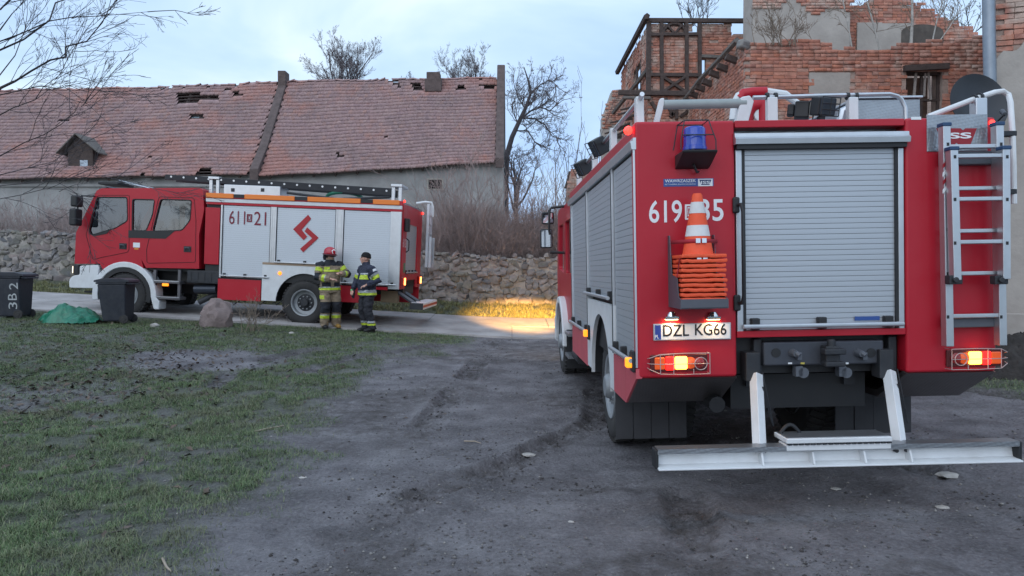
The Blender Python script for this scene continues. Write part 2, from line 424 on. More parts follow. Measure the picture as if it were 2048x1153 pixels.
def ground_material():
    m = bpy.data.materials.new('ground_soil'); m.use_nodes = True; N, L = m.node_tree.nodes, m.node_tree.links
    b = N['Principled BSDF']; b.inputs['Specular IOR Level'].default_value = 0.35
    g = N.new('ShaderNodeNewGeometry')
    def noise(scale, det=8, rg=0.6):
        t = N.new('ShaderNodeTexNoise'); t.inputs['Scale'].default_value = scale; t.inputs['Detail'].default_value = det; t.inputs['Roughness'].default_value = rg
        L.new(g.outputs['Position'], t.inputs['Vector']); return t.outputs['Fac']
    def ramp(f, stops):
        r = N.new('ShaderNodeValToRGB'); els = r.color_ramp.elements
        els[0].position, els[0].color = stops[0][0], (*stops[0][1], 1); els[1].position, els[1].color = stops[-1][0], (*stops[-1][1], 1)
        for p, c in stops[1:-1]:
            e = els.new(p); e.color = (*c, 1)
        L.new(f, r.inputs['Fac']); return r.outputs['Color']
    def mix(a, bb, f):
        x = N.new('ShaderNodeMix'); x.data_type = 'RGBA'
        L.new(f, x.inputs['Factor']); L.new(a, x.inputs['A']); L.new(bb, x.inputs['B']); return x.outputs['Result']
    mud = ramp(noise(1.6, 9, 0.65), [(0.36, (0.078, 0.069, 0.070)), (0.5, (0.195, 0.180, 0.188)), (0.64, (0.31, 0.295, 0.305))])
    fine = ramp(noise(38, 6, 0.7), [(0.3, (0.035, 0.031, 0.033)), (0.5, (0.165, 0.156, 0.172)), (0.7, (0.33, 0.32, 0.335))])
    f05 = N.new('ShaderNodeValue'); f05.outputs[0].default_value = 0.45
    soil = mix(mud, fine, f05.outputs[0])
    # pebbles
    v = N.new('ShaderNodeTexVoronoi'); v.inputs['Scale'].default_value = 26; L.new(g.outputs['Position'], v.inputs['Vector'])
    peb = N.new('ShaderNodeMapRange'); peb.inputs['From Min'].default_value = 0.30; peb.inputs['From Max'].default_value = 0.18; L.new(v.outputs['Distance'], peb.inputs['Value'])
    sepc = N.new('ShaderNodeSeparateColor'); L.new(v.outputs['Color'], sepc.inputs['Color'])
    gt = N.new('ShaderNodeMath'); gt.operation = 'GREATER_THAN'; gt.inputs[1].default_value = 0.72; L.new(sepc.outputs['Red'], gt.inputs[0])
    pm = N.new('ShaderNodeMath'); pm.operation = 'MULTIPLY'; L.new(gt.outputs[0], pm.inputs[0]); L.new(peb.outputs['Result'], pm.inputs[1])
    pebcol = ramp(sepc.outputs['Green'], [(0.0, (0.10, 0.095, 0.10)), (0.6, (0.20, 0.19, 0.19)), (1.0, (0.33, 0.32, 0.31))])
    soil = mix(soil, pebcol, pm.outputs[0])
    turf = ramp(noise(22, 7, 0.7), [(0.3, (0.03, 0.033, 0.024)), (0.5, (0.085, 0.10, 0.062)), (0.7, (0.15, 0.165, 0.11))])
    ch = N.new('ShaderNodeAttribute'); ch.attribute_name = 'churn'
    chn = N.new('ShaderNodeMapRange'); chn.inputs['From Min'].default_value = 0.38; chn.inputs['From Max'].default_value = 0.6; chn.inputs['To Max'].default_value = 0.85; L.new(noise(7, 6, 0.65), chn.inputs['Value'])
    chm = N.new('ShaderNodeMath'); chm.operation = 'MULTIPLY'; L.new(ch.outputs['Fac'], chm.inputs[0]); L.new(chn.outputs['Result'], chm.inputs[1])
    wet = ramp(noise(30, 6, 0.7), [(0.3, (0.035, 0.029, 0.027)), (0.7, (0.095, 0.08, 0.074))])
    soil = mix(soil, wet, chm.outputs[0])
    at = N.new('ShaderNodeAttribute'); at.attribute_name = 'grass'
    gf = N.new('ShaderNodeMapRange'); gf.inputs['From Min'].default_value = 0.15; gf.inputs['From Max'].default_value = 0.85; gf.inputs['To Max'].default_value = 0.85
    L.new(at.outputs['Fac'], gf.inputs['Value'])
    colr = mix(soil, turf, gf.outputs['Result'])
    L.new(colr, b.inputs['Base Color'])
    rr = N.new('ShaderNodeMapRange'); rr.inputs['From Min'].default_value = 0.3; rr.inputs['From Max'].default_value = 0.7; rr.inputs['To Min'].default_value = 0.5; rr.inputs['To Max'].default_value = 0.9
    L.new(noise(2.3, 6), rr.inputs['Value']); L.new(rr.outputs['Result'], b.inputs['Roughness'])
    b1 = N.new('ShaderNodeBump'); b1.inputs['Strength'].default_value = 0.9; b1.inputs['Distance'].default_value = 0.05; L.new(noise(30, 8, 0.7), b1.inputs['Height'])
    b2 = N.new('ShaderNodeBump'); b2.inputs['Strength'].default_value = 0.9; b2.inputs['Distance'].default_value = 0.015; L.new(pm.outputs[0], b2.inputs['Height'])
    L.new(b1.outputs['Normal'], b2.inputs['Normal']); L.new(b2.outputs['Normal'], b.inputs['Normal'])
    return m

def geom_axis(lo, hi, fine0, fine1, step, grow=1.25):
    a = list(np.arange(fine0, fine1 + 1e-6, step)); s = step; x = fine0
    while x > lo: s *= grow; x -= s; a.insert(0, x)
    s = step; x = a[-1]
    while x < hi: s *= grow; x += s; a.append(x)
    return np.array(a)
def build_ground():
    xs = geom_axis(-500, 500, -14.5, 9.0, 0.045); ys = [-60.0, -20.0, -6.0, 0.0, 2.0, 2.8]
    y = 3.2; s = 0.022
    while y < 24: ys.append(y); s = max(0.022, 0.0052 * y); y += s
    while y < 900: s *= 1.25; y += s; ys.append(y)
    ys = np.array(ys); X, Y = np.meshgrid(xs, ys); Z = H(X, Y)
    nx, ny = len(xs), len(ys)
    V = np.stack([X.ravel(), Y.ravel(), Z.ravel()], 1)
    i = np.arange(nx * ny).reshape(ny, nx)
    F = np.stack([i[:-1, :-1].ravel(), i[:-1, 1:].ravel(), i[1:, 1:].ravel(), i[1:, :-1].ravel()], 1)
    o = structure(np_mesh('ground', V, F, ground_material(), smooth=True))
    at = o.data.attributes.new('grass', 'FLOAT', 'POINT'); at.data.foreach_set('value', grass_mask(X, Y).ravel().astype(np.float32))
    c = np.zeros_like(X)
    for i, tr in enumerate(TRACKS):
        d, s = track_dist(X, Y, tr); brk = smooth01(0.35, 0.55, fbm(X, Y, 0.8, 3, 20 + i)); c = np.maximum(c, brk * smooth01(0.24, 0.1, np.abs(d)))
    for (cx, cy) in PUD: c = np.maximum(c, 0.95 * np.exp(-(((X - cx) / 0.5) ** 2 + ((Y - cy) / 0.16) ** 2)))
    c = np.maximum(c, smooth01(0.52, 0.66, fbm(X, Y, 0.55, 5, 120)) * 0.8)
    at = o.data.attributes.new('churn', 'FLOAT', 'POINT'); at.data.foreach_set('value', c.ravel().astype(np.float32))
    return o
GROUND = build_ground()

# ------------------------------------------------------------------ concrete slab road
CONC = mat('concrete_slab', (0.42, 0.395, 0.39), 0.85, var=0.22, vscale=1.4, bump=0.5, bscale=35, dirt=0.65, dcol=(0.10, 0.09, 0.085), dscale=1.1, coords='Object')
def build_road():
    road = structure(bpy.data.objects.new('road', None)); COL.objects.link(road)
    rs = np.random.RandomState(5)
    L = 3.0
    for i in range(-9, 5):
        for row in range(2):
            x0 = i * L + (0.0 if row == 0 else 0.9) + 0.006; x1 = x0 + L - 0.012
            nxs = np.linspace(x0, x1, 13); t0, t1 = row * 0.5, row * 0.5 + 0.49
            mb = MB(); rows = []
            for k, t in enumerate(np.linspace(t0, t1, 7)):
                r = []
                for x in nxs:
                    y = road_near(x) * (1 - t) + road_far(x) * t
                    if row == 0 and k == 0: y += (vnoise(np.array([x * 2.2]), np.array([3.3]), 61)[0] - 0.5) * 0.16
                    r.append((x, y, float(base_h(x, y)) + 0.035 + rs.rand() * 0.004 + (0.006 * ((i + row) % 2))))
                rows.append(r)
            n = len(nxs); vs = [p for r in rows for p in r]
            fs = [(a * n + b, a * n + b + 1, (a + 1) * n + b + 1, (a + 1) * n + b) for a in range(6) for b in range(n - 1)]
            rim = [b for b in range(n)] + [a * n + n - 1 for a in range(1, 7)] + [6 * n + b for b in range(n - 2, -1, -1)] + [a * n for a in range(5, 0, -1)]
            o_ = len(vs); vs += [(vs[q][0], vs[q][1], vs[q][2] - 0.15) for q in rim]
            fs += [(rim[q], rim[(q + 1) % len(rim)], o_ + (q + 1) % len(rim), o_ + q) for q in range(len(rim))]
            mb.add(vs, fs); mb.build('slab', CONC, road, angle=50)
    return road
build_road()

# ------------------------------------------------------------------ field stone wall
STONE = piece_mat('field_stone', [(0.17, 0.165, 0.17), (0.28, 0.25, 0.23), (0.24, 0.23, 0.235), (0.32, 0.275, 0.255), (0.22, 0.20, 0.19), (0.31, 0.295, 0.285), (0.15, 0.15, 0.16), (0.31, 0.245, 0.225)],
                  patch=(0.17, 0.17, 0.10), patch_amt=0.35, patch_scale=1.6, bump=0.7, bscale=14, grime=0.3, gscale=5)
MORTAR = mat('lime_mortar', (0.38, 0.35, 0.32), 0.95, var=0.3, vscale=5, bump=0.9, bscale=18, dirt=0.4, dscale=3)
def blob_mesh(rs, jit=0.18, flat=1.0):
    bm = bmesh.new(); bmesh.ops.create_cube(bm, size=1.0); bmesh.ops.subdivide_edges(bm, edges=bm.edges, cuts=1, use_grid_fill=True)
    for v in bm.verts:
        q = v.co.normalized() * 0.5; v.co = v.co.lerp(q, 0.55) * 1.12
        v.co += Vector((rs.rand() - 0.5, rs.rand() - 0.5, rs.rand() - 0.5)) * jit * 0.5
    me = bpy.data.meshes.new('stone'); bm.to_mesh(me); bm.free()
    me.polygons.foreach_set('use_smooth', [True] * len(me.polygons)); me.set_sharp_from_angle(angle=R(42))
    return me
def build_stone_wall():
    rs = np.random.RandomState(11)
    W = thing('stone_wall', 'long field stone wall behind the concrete road, under the shrubs', 'wall')
    xs = np.linspace(-24, 9, 67); mb = MB()
    def top(x): return float(base_h(x, road_far(x))) + 1.72 + 0.02 * math.sin(x)
    prev = None
    for x in xs:
        y = WALL_Y(x); p = [(x, y + 0.06, -0.3), (x, y + 0.5, -0.3), (x, y + 0.5, top(x) - 0.1), (x, y + 0.06, top(x) - 0.1)]
        o = len(mb.v); mb.v += p
        if prev is not None:
            for k in range(4): mb.f.append((prev + k, o + k, o + (k + 1) % 4, prev + (k + 1) % 4))
        prev = o
    mb.build('core', MORTAR, W)
    fx = np.arange(-24, 9.01, 0.09); fz = np.linspace(0, 1, 24); X, Zt = np.meshgrid(fx, fz); tp = np.array([top(x) - 0.06 for x in fx])[None, :]; Zz = -0.1 + Zt * (tp + 0.1)
    Yf = WALL_Y(X) + 0.055 - 0.07 * fbm(X, Zz, 3.1, 4, 130)
    n_, m_ = X.shape; V = np.stack([X.ravel(), Yf.ravel(), Zz.ravel()], 1); i_ = np.arange(n_ * m_).reshape(n_, m_)
    np_mesh('mortar_face', V, np.stack([i_[:-1, :-1].ravel(), i_[:-1, 1:].ravel(), i_[1:, 1:].ravel(), i_[1:, :-1].ravel()], 1), MORTAR, W, smooth=True)
    protos = [blob_mesh(rs, 0.5) for _ in range(10)]
    for p in protos: p.materials.append(STONE)
    SV, SF = [], []; n_s = 0
    x = -24.0
    cells = []
    z = 0.0
    while z < 1.82:
        h = rs.uniform(0.10, 0.215) if z < 1.6 else 0.10
        x = -24.0 + rs.rand() * 0.3
        while x < 9:
            w = h * rs.uniform(1.0, 2.1)
            cells.append((x + w / 2, z + h / 2, w, h)); x += w
        z += h * 0.97
    for (cx, cz, w, h) in cells:
        ww, hh = w * rs.uniform(0.75, 1.2), h * rs.uniform(0.75, 1.4)
        gz = float(base_h(cx, road_far(cx))) - 0.1
        loc = Vector((cx, WALL_Y(cx) + 0.135 - rs.rand() * 0.075, gz + cz + rs.normal(0, 0.035)))
        if loc.z > top(cx) + 0.03: continue
        rot = Euler((rs.normal(0, 0.15), rs.normal(0, 0.32), rs.normal(0, 0.15)))
        sc = Vector((ww, rs.uniform(0.20, 0.30), hh)); pm = protos[rs.randint(10)]
        if -15.6 < cx < -12.3 or -3.2 < cx < 1.75:
            o = bpy.data.objects.new('stone', pm); COL.objects.link(o); o.parent = W; o.location = loc; o.rotation_euler = rot; o.scale = sc; n_s += 1
        else:
            M = Matrix.LocRotScale(loc, rot, sc); b = len(SV)
            SV += [tuple(M @ v.co) for v in pm.vertices]; SF += [tuple(b + i for i in p.vertices) for p in pm.polygons]
    np_mesh('stones', SV, SF, STONE, W, smooth=True, kind='stuff')
    print('stones', n_s)
build_stone_wall()

# ------------------------------------------------------------------ long barn
TILE = piece_mat('roof_tile', [(0.36, 0.235, 0.225), (0.32, 0.215, 0.215), (0.38, 0.26, 0.25), (0.35, 0.235, 0.235), (0.30, 0.205, 0.21), (0.39, 0.24, 0.215)],
                 patch=(0.44, 0.19, 0.145), patch_amt=0.5, patch_scale=0.28, bump=0.4, bscale=12, grime=0.45, grime_col=(0.17, 0.145, 0.15), gscale=0.5)
DARK_BRICK = mat('sooty_brick', (0.115, 0.085, 0.08), 0.9, var=0.35, vscale=4, bump=0.8, bscale=16, coords='Object')
RENDER_W = mat('old_render', (0.36, 0.355, 0.35), 0.95, var=0.25, vscale=0.8, bump=0.5, bscale=10, dirt=0.55, dcol=(0.15, 0.14, 0.135), dscale=0.7)
TIMBER = mat('old_timber', (0.075, 0.055, 0.05), 0.9, var=0.35, vscale=9, bump=0.6, bscale=40)
TIMBER_GREY = mat('grey_timber', (0.15, 0.135, 0.125), 0.9, var=0.3, vscale=9, bump=0.6, bscale=40)
DARK_IN = mat('dark_interior', (0.015, 0.014, 0.014), 0.95, var=0.2)
EY, RY = 34.0, 38.5
def lin(pts, x): return float(np.interp(x, [p[0] for p in pts], [p[1] for p in pts]))
def build_barn():
    B = thing('barn', 'long old barn with sagging red tiled roof behind the stone wall', 'barn')
    eL = [(-400, 366), (0, 361), (230, 357), (520, 351)]; eR = [(505, 356), (760, 343), (1010, 326)]
    rL = [(-300, 190), (0, 184), (300, 178), (565, 167)]; rR = [(565, 165), (800, 162), (1000, 158)]
    def zz(pts, X, Y): px = X / Y * FPX + 1024; return pix(px, lin(pts, px), Y).z
    rs = np.random.RandomState(3)
    holes = [(360, 400, 186, 209), (395, 441, 192, 205), (372, 392, 200, 212), (828, 846, 170, 183), (915, 932, 173, 181), (968, 986, 172, 180),
             (679, 688, 309, 319), (468, 486, 188, 194), (780, 800, 164, 171), (384, 407, 232, 240), (120, 140, 238, 247), (400, 425, 340, 352)]
    V, F = [], []; bat, raf, ridge = MB(), MB(), MB()
    for (xa, xb, ep, rp_) in ((-33.0, -11.95, eL, rL), (-11.6, -0.72, eR, rR)):
        rows = 27; tw = 0.18; ncol = int((xb - xa) / tw)
        def S(X, v):
            ze, zr = zz(ep, X, EY), zz(rp_, X, RY)
            sag = -0.12 * math.sin(PI * v) * (0.6 + 0.4 * math.sin(X * 0.55 + 1)) + 0.02 * math.sin(X * 1.7 + v * 5)
            if v < 0.12: sag += 0.5 * (0.12 - v)       # kicked eaves
            return Vector((X, EY + (RY - EY) * v, ze + (zr - ze) * v + sag))
        for r in range(rows):
            v0 = r / rows; v1 = v0 + 1.55 / rows
            if v1 > 1.02: v1 = 1.02
            for c in range(ncol):
                X = xa + (c + 0.5) * tw + (0.5 * tw if r % 2 else 0)
                if X > xb - 0.05: continue
                a = S(X, v0); bpt = S(X, v1)
                px = a.x / a.y * FPX + 1024; mid = (a + bpt) * 0.5
                py = 535 - (mid.z - CAM_Z) / mid.y * FPX
                skip = False
                for (hx0, hx1, hy0, hy1) in holes:
                    if hx0 - rs.rand() * 4 < px < hx1 + rs.rand() * 4 and hy0 - 1 < py < hy1 + 1: skip = True
                if rs.rand() < 0.0006: skip = True
                if r > rows - 4 and 330 < px < 480 and rs.rand() < 0.12: skip = True
                if r > rows - 4 and 770 < px < 990 and rs.rand() < 0.08: skip = True
                if r < 1 and (rs.rand() < 0.02): skip = True
                if skip: continue
                d = (bpt - a); side = Vector((1, 0, 0)); n = side.cross(d).normalized()
                lift = 0.085 + rs.normal(0, 0.005); hw = tw * 0.497
                dz = d.normalized() * rs.normal(0, 0.008); sk = rs.normal(0, 0.006)
                p0 = a + dz + n * lift; p1 = bpt + n * 0.012
                base = len(V)
                tuck = Vector((0, 0, 0)) - d.normalized() * 0.035
                for (pp, off) in ((p0, -hw), (p0 + tuck + n * 0.008, 0), (p0, hw)):
                    V.append(tuple(pp + side * (off + sk)))
                V.append(tuple(p1 + side * hw)); V.append(tuple(p1 - side * hw))
                th = -n * 0.075
                for (pp, off) in ((p0, -hw), (p0 + tuck + n * 0.008, 0), (p0, hw)):
                    V.append(tuple(pp + th + side * (off + sk)))
                F.append((base, base + 1, base + 4, base + 4)); F.append((base + 1, base + 2, base + 3, base + 4))
                F.append((base + 5, base + 6, base + 1, base)); F.append((base + 6, base + 7, base + 2, base + 1))
        for r in range(rows + 1):
            for k in range(10):
                X0 = xa + (xb - xa) * k / 10; X1 = xa + (xb - xa) * (k + 1) / 10
                a, b_ = S(X0, min(1, r / rows)), S(X1, min(1, r / rows)); off = Vector((0, 0.03, -0.03))
                bat.tube([a + off, b_ + off], 0.03, 4, cap=False)
        for k in range(int((xb - xa) / 1.0)):
            X = xa + 0.5 + k; off = Vector((0, 0.08, -0.12))
            raf.tube([S(X, t) + off for t in np.linspace(0, 1, 7)], 0.07, 4)
        # ridge tiles
        nX = int((xb - xa) / 0.36)
        for k in range(nX):
            X = xa + 0.18 + k * 0.36
            if rs.rand() < 0.06: continue
            c = S(X, 1.0) + Vector((0, 0, 0.03 + rs.normal(0, 0.012))); t = rs.normal(0, 0.03)
            pr = []
            for sgn in (-1, 1):
                for q in range(5):
                    an = PI * q / 4; pr.append((c.x + sgn * 0.185, c.y - math.cos(an) * 0.13, c.z - 0.02 + math.sin(an) * 0.10 + sgn * t))
            ridge.add(pr, [(q, q + 1, 6 + q, 5 + q) for q in range(4)])
    # triangles stored as quads with a repeated corner are cleaned up here
    tri = [f for f in F if len(set(f)) == 3]; quad = [f for f in F if len(set(f)) == 4]
    T3 = [(f[0], f[1], f[2]) for f in tri] + [t for f in quad for t in ((f[0], f[1], f[2]), (f[0], f[2], f[3]))]
    np_mesh('roof_tiles', V, T3, TILE, B, kind='stuff')
    bat.build('battens', TIMBER, B); raf.build('rafters', TIMBER, B); ridge.build('ridge_tiles', TILE, B)['kind'] = 'stuff'
    # rear slope
    m = MB(); m.add([(-33, RY, zz(rL, -33, RY) - .1), (-11.7, RY, zz(rL, -11.7, RY) - .1), (-11.7, 43, 5.6), (-33, 43, 5.6)], [(0, 1, 2, 3)])
    m.add([(-11.7, RY, zz(rR, -11.7, RY) - .1), (-.6, RY, zz(rR, -.6, RY) - .1), (-.6, 43, 5.6), (-11.7, 43, 5.6)], [(0, 1, 2, 3)])
    m.build('rear_roof', TILE, B)
    # walls
    w = MB(); Yw = EY + 0.35
    zt = lambda X: zz(eR if X > -11.7 else eL, X, EY) + 0.12
    wx0, wx1, wz0, wz1 = pix(857, 370, Yw).x, pix(884, 370, Yw).x, pix(870, 378, Yw).z, pix(870, 360, Yw).z
    def wseg(x0, x1, z0, za, zb): w.add([(x0, Yw, z0), (x1, Yw, z0), (x1, Yw, zb), (x0, Yw, za), (x0, Yw + .5, z0), (x1, Yw + .5, z0), (x1, Yw + .5, zb), (x0, Yw + .5, za)],
                                        [(0, 1, 2, 3), (4, 7, 6, 5), (0, 4, 5, 1), (3, 2, 6, 7), (0, 3, 7, 4), (1, 5, 6, 2)])
    wseg(-33, -11.7, 0, zt(-33), zt(-11.9)); wseg(-11.698, wx0, 0, zt(-11.5), zt(wx0)); wseg(wx1, -.723, 0, zt(wx1), zt(-.75))
    wseg(wx0 + .001, wx1 - .001, 0, wz0, wz0); wseg(wx0 + .001, wx1 - .001, wz1, zt(wx0), zt(wx1))
    w.build('wall', RENDER_W, B)
    m = MB()
    for (a, b_) in (((wx0 - .07, wz0 - .07), (wx1 + .07, wz0)), ((wx0 - .07, wz1), (wx1 + .07, wz1 + .07)), ((wx0 - .07, wz0), (wx0, wz1)), ((wx1, wz0), (wx1 + .07, wz1))):
        m.box((a[0], Yw - .02, a[1]), (b_[0], Yw + .03, b_[1]))
    fr = m.build('window_frame', mat('pale_stone', (0.36, 0.34, 0.30), 0.9, var=0.15), B)
    m = MB(); m.box((wx0, Yw + .2, wz0), (wx1, Yw + .21, wz1)); m.build('window_recess', DARK_IN, B)
    m = MB(); m.box((-33, EY + .25, zt(-30) - .3), (-12, EY + .4, zt(-30) - .18)); m.box((-33, 42.5, 0), (-.6, 43, 5.7)); m.box((-33.2, Yw, 0), (-33, 43, 8)); m.build('rear_wall', RENDER_W, B)
    # right gable with its dark parapet
    rz = zz(rR, -.72, RY); ez = zz(eR, -.6, EY)
    poly = [(Yw, 0), (42.8, 0), (42.8, 5.6), (RY, rz), (Yw, ez)]
    m = MB(); m.prism(poly, -.72, -.40, lambda a, b_, d: (d, a, b_)); m.build('gable_wall', RENDER_W, B)
    tp = pix(997, 131, RY).z
    poly = [(EY - .15, ez - .25), (EY - .15, ez + .22), (RY - .45, rz + .28), (RY - .12, tp), (RY + .12, tp), (RY + .45, rz + .25), (42.9, 6.0), (42.9, 5.4), (RY, rz - .3)]
    m = MB(); m.prism(poly, -.76, -.36, lambda a, b_, d: (d, a, b_)); m.build('gable_parapet', DARK_BRICK, B, bevel=.04)
    # fire wall between the two roofs, with a stub chimney
    z1, z0 = zz(rL, -11.8, RY), zz(eL, -11.8, EY)
    poly = [(EY - .12, z0 - .3), (EY - .12, z0 + .28), (EY + 1.2, z0 + 1.2 * (z1 - z0) / 4.5 + .12), (RY - .4, z1 - .22), (RY - .4, z1 + .55), (RY + .3, z1 + .55), (RY + .3, z1 - .3), (RY, z1 - .6)]
    m = MB(); m.prism(poly, -11.98, -11.58, lambda a, b_, d: (d, a, b_)); m.build('fire_wall', DARK_BRICK, B, bevel=.03)
    m = MB(); c = pix(868, 160, RY - .3); m.box((c.x - .42, RY - .8, c.z - .7), (c.x + .42, RY, c.z - .05)); m.box((c.x - .34, RY - .72, c.z - .05), (c.x + .34, RY - .08, c.z + .3)); m.build('chimney', DARK_BRICK, B, bevel=.03)
    for (px, py, q) in ((395, 236, .26), (130, 243, .2)):
        c = pix(px, py, EY + 4.5 * .7); m = MB(); m.cbox((c.x, c.y - .04, c.z), (q * 2, .02, .22), (R(-42), 0, 0)); m.build('glass_tile', mat('pale_glass_tile', (.42, .5, .55), .15, var=.1), B)
    # dormer
    D = MB(); Yd = 34.55
    P = lambda px, py: pix(px, py, Yd)
    a, b_, t = P(137, 352), P(186, 352), P(151, 268)
    zt_ = P(150, 297).z
    D.box((a.x, Yd, a.z - .3), (b_.x, Yd + 2.2, zt_)); tx = (a.x + b_.x) / 2 - .1
    D.prism([(a.x - .02, zt_), (b_.x + .02, zt_), (tx, t.z - .12)], Yd, Yd + 2.6, lambda x, z, d: (x, d, z))
    dm = D.build('dormer', TIMBER, B)
    for sgn, ex in ((-1, a.x - .42), (1, b_.x + .42)):
        m = MB(); ez_ = zt_ - .22; nn = 9
        for k in range(nn):
            y0 = Yd - .25 + k * .34
            m.add([(tx, y0, t.z), (ex, y0, ez_), (ex, y0 + .33, ez_ + .012), (tx, y0 + .33, t.z + .012), (tx, y0, t.z - .06), (ex, y0, ez_ - .06), (ex, y0 + .33, ez_ - .05), (tx, y0 + .33, t.z - .05)],
                  [(0, 1, 2, 3), (4, 5, 6, 7), (0, 4, 5, 1), (1, 5, 6, 2), (2, 6, 7, 3), (3, 7, 4, 0)])
        m.build('dormer_roof', TIMBER_GREY, dm)
    m = MB(); c = P(168, 326); m.box((c.x - .18, Yd - .02, c.z - .2), (c.x + .18, Yd - .004, c.z + .12)); m.build('dormer_window', mat('old_pane', (.35, .42, .5), .2, var=.3, vscale=9), dm)
build_barn()

# ------------------------------------------------------------------ brick ruins
BRICK = piece_mat('old_brick', [(0.47, 0.185, 0.12), (0.50, 0.215, 0.15), (0.41, 0.175, 0.13), (0.52, 0.25, 0.185), (0.47, 0.20, 0.145), (0.36, 0.165, 0.13), (0.52, 0.31, 0.245)],
                  patch=(0.52, 0.44, 0.38), patch_amt=0.72, patch_scale=0.75, bump=0.5, bscale=30, grime=0.5, grime_col=(0.17, 0.115, 0.095), gscale=1.9)
BRICK_MORTAR = mat('brick_mortar', (0.40, 0.30, 0.255), 0.95, var=0.35, vscale=4, bump=0.8, bscale=25, coords='Object')
PLASTER = mat('grey_plaster', (0.44, 0.40, 0.365), 0.95, var=0.18, vscale=1.5, bump=0.4, bscale=12, dirt=0.5, dcol=(0.24, 0.21, 0.19), dscale=1.3)
def brick_mesh(rs, w, h, d):
    mb = MB(); c = 0.006; j = lambda: rs.normal(0, 0.003)
    mb.add([(-w/2 + j(), -d, -h/2 + j()), (w/2 + j(), -d, -h/2 + j()), (w/2 + j(), -d, h/2 + j()), (-w/2 + j(), -d, h/2 + j()),
            (-w/2 - c, 0, -h/2 - c), (w/2 + c, 0, -h/2 - c), (w/2 + c, 0, h/2 + c), (-w/2 - c, 0, h/2 + c)],
           [(0, 1, 2, 3), (0, 4, 5, 1), (1, 5, 6, 2), (2, 6, 7, 3), (3, 7, 4, 0)])
    me = mb.mesh('brick'); me.materials.append(BRICK); return me
def brick_skin(T, O, U, width, z0, top, see, budget, openings=(), seed=0, lo=None, holes=0.004, d=0.012):
    """bricks on the face through O along U (horizontal unit vector), facing -Y turned with U; see(P) says if the photo shows it"""
    rs = np.random.RandomState(seed); U = Vector(U).normalized(); Nn = Vector((U.y, -U.x, 0))   # outward
    bw, bh, pw, ph = 0.235, 0.062, 0.25, 0.077
    prot = [brick_mesh(rs, bw, bh, d) for _ in range(5)]; half = [brick_mesh(rs, 0.11, bh, d) for _ in range(3)]
    Rm = Matrix((U, -Nn, Vector((0, 0, 1)))).transposed().to_4x4()
    SV, SF = [], []; k = 0; z = z0 + ph / 2; cnt = 0
    while z < 12:
        u = -rs.rand() * 0.02 + (0 if k % 2 else -pw / 2)
        while u < width:
            hf = rs.rand() < 0.22; stepw = 0.125 if hf else pw
            cu = u + stepw / 2; u += stepw
            if cu < 0.04 or cu > width - 0.04: continue
            if z > top(cu) + rs.normal(0, 0.03): continue
            if lo is not None and z < lo(cu): continue
            P = Vector(O) + U * cu; P.z = z
            if any(a < cu < b and c < z < e for (a, b, c, e) in openings): continue
            if rs.rand() < holes: continue
            me = half[rs.randint(3)] if hf else prot[rs.randint(5)]
            M = Matrix.Translation(P + Nn * rs.normal(0, 0.007) + Vector((0, 0, rs.normal(0, 0.003)))) @ Rm @ Euler((rs.normal(0, .02), rs.normal(0, .012), rs.normal(0, .02))).to_matrix().to_4x4()
            if cnt < budget and see(P):
                o = bpy.data.objects.new('brick', me); COL.objects.link(o); o.parent = T; o.matrix_local = T.matrix_world.inverted() @ M if False else M; cnt += 1
            else:
                b = len(SV); SV += [tuple(M @ v.co) for v in me.vertices]; SF += [tuple(b + i for i in p.vertices) for p in me.polygons]
        z += ph; k += 1
    return SV, SF, cnt
def seen(x0, y0, x1, y1):
    def f(P):
        px = P.x / P.y * FPX + 1024; py = 535 - (P.z - CAM_Z) / P.y * FPX
        return x0 < px < x1 and y0 < py < y1
    return f
def px_poly(pts, Y): return [(pix(a, b, Y).x, pix(a, b, Y).z) for a, b in pts]

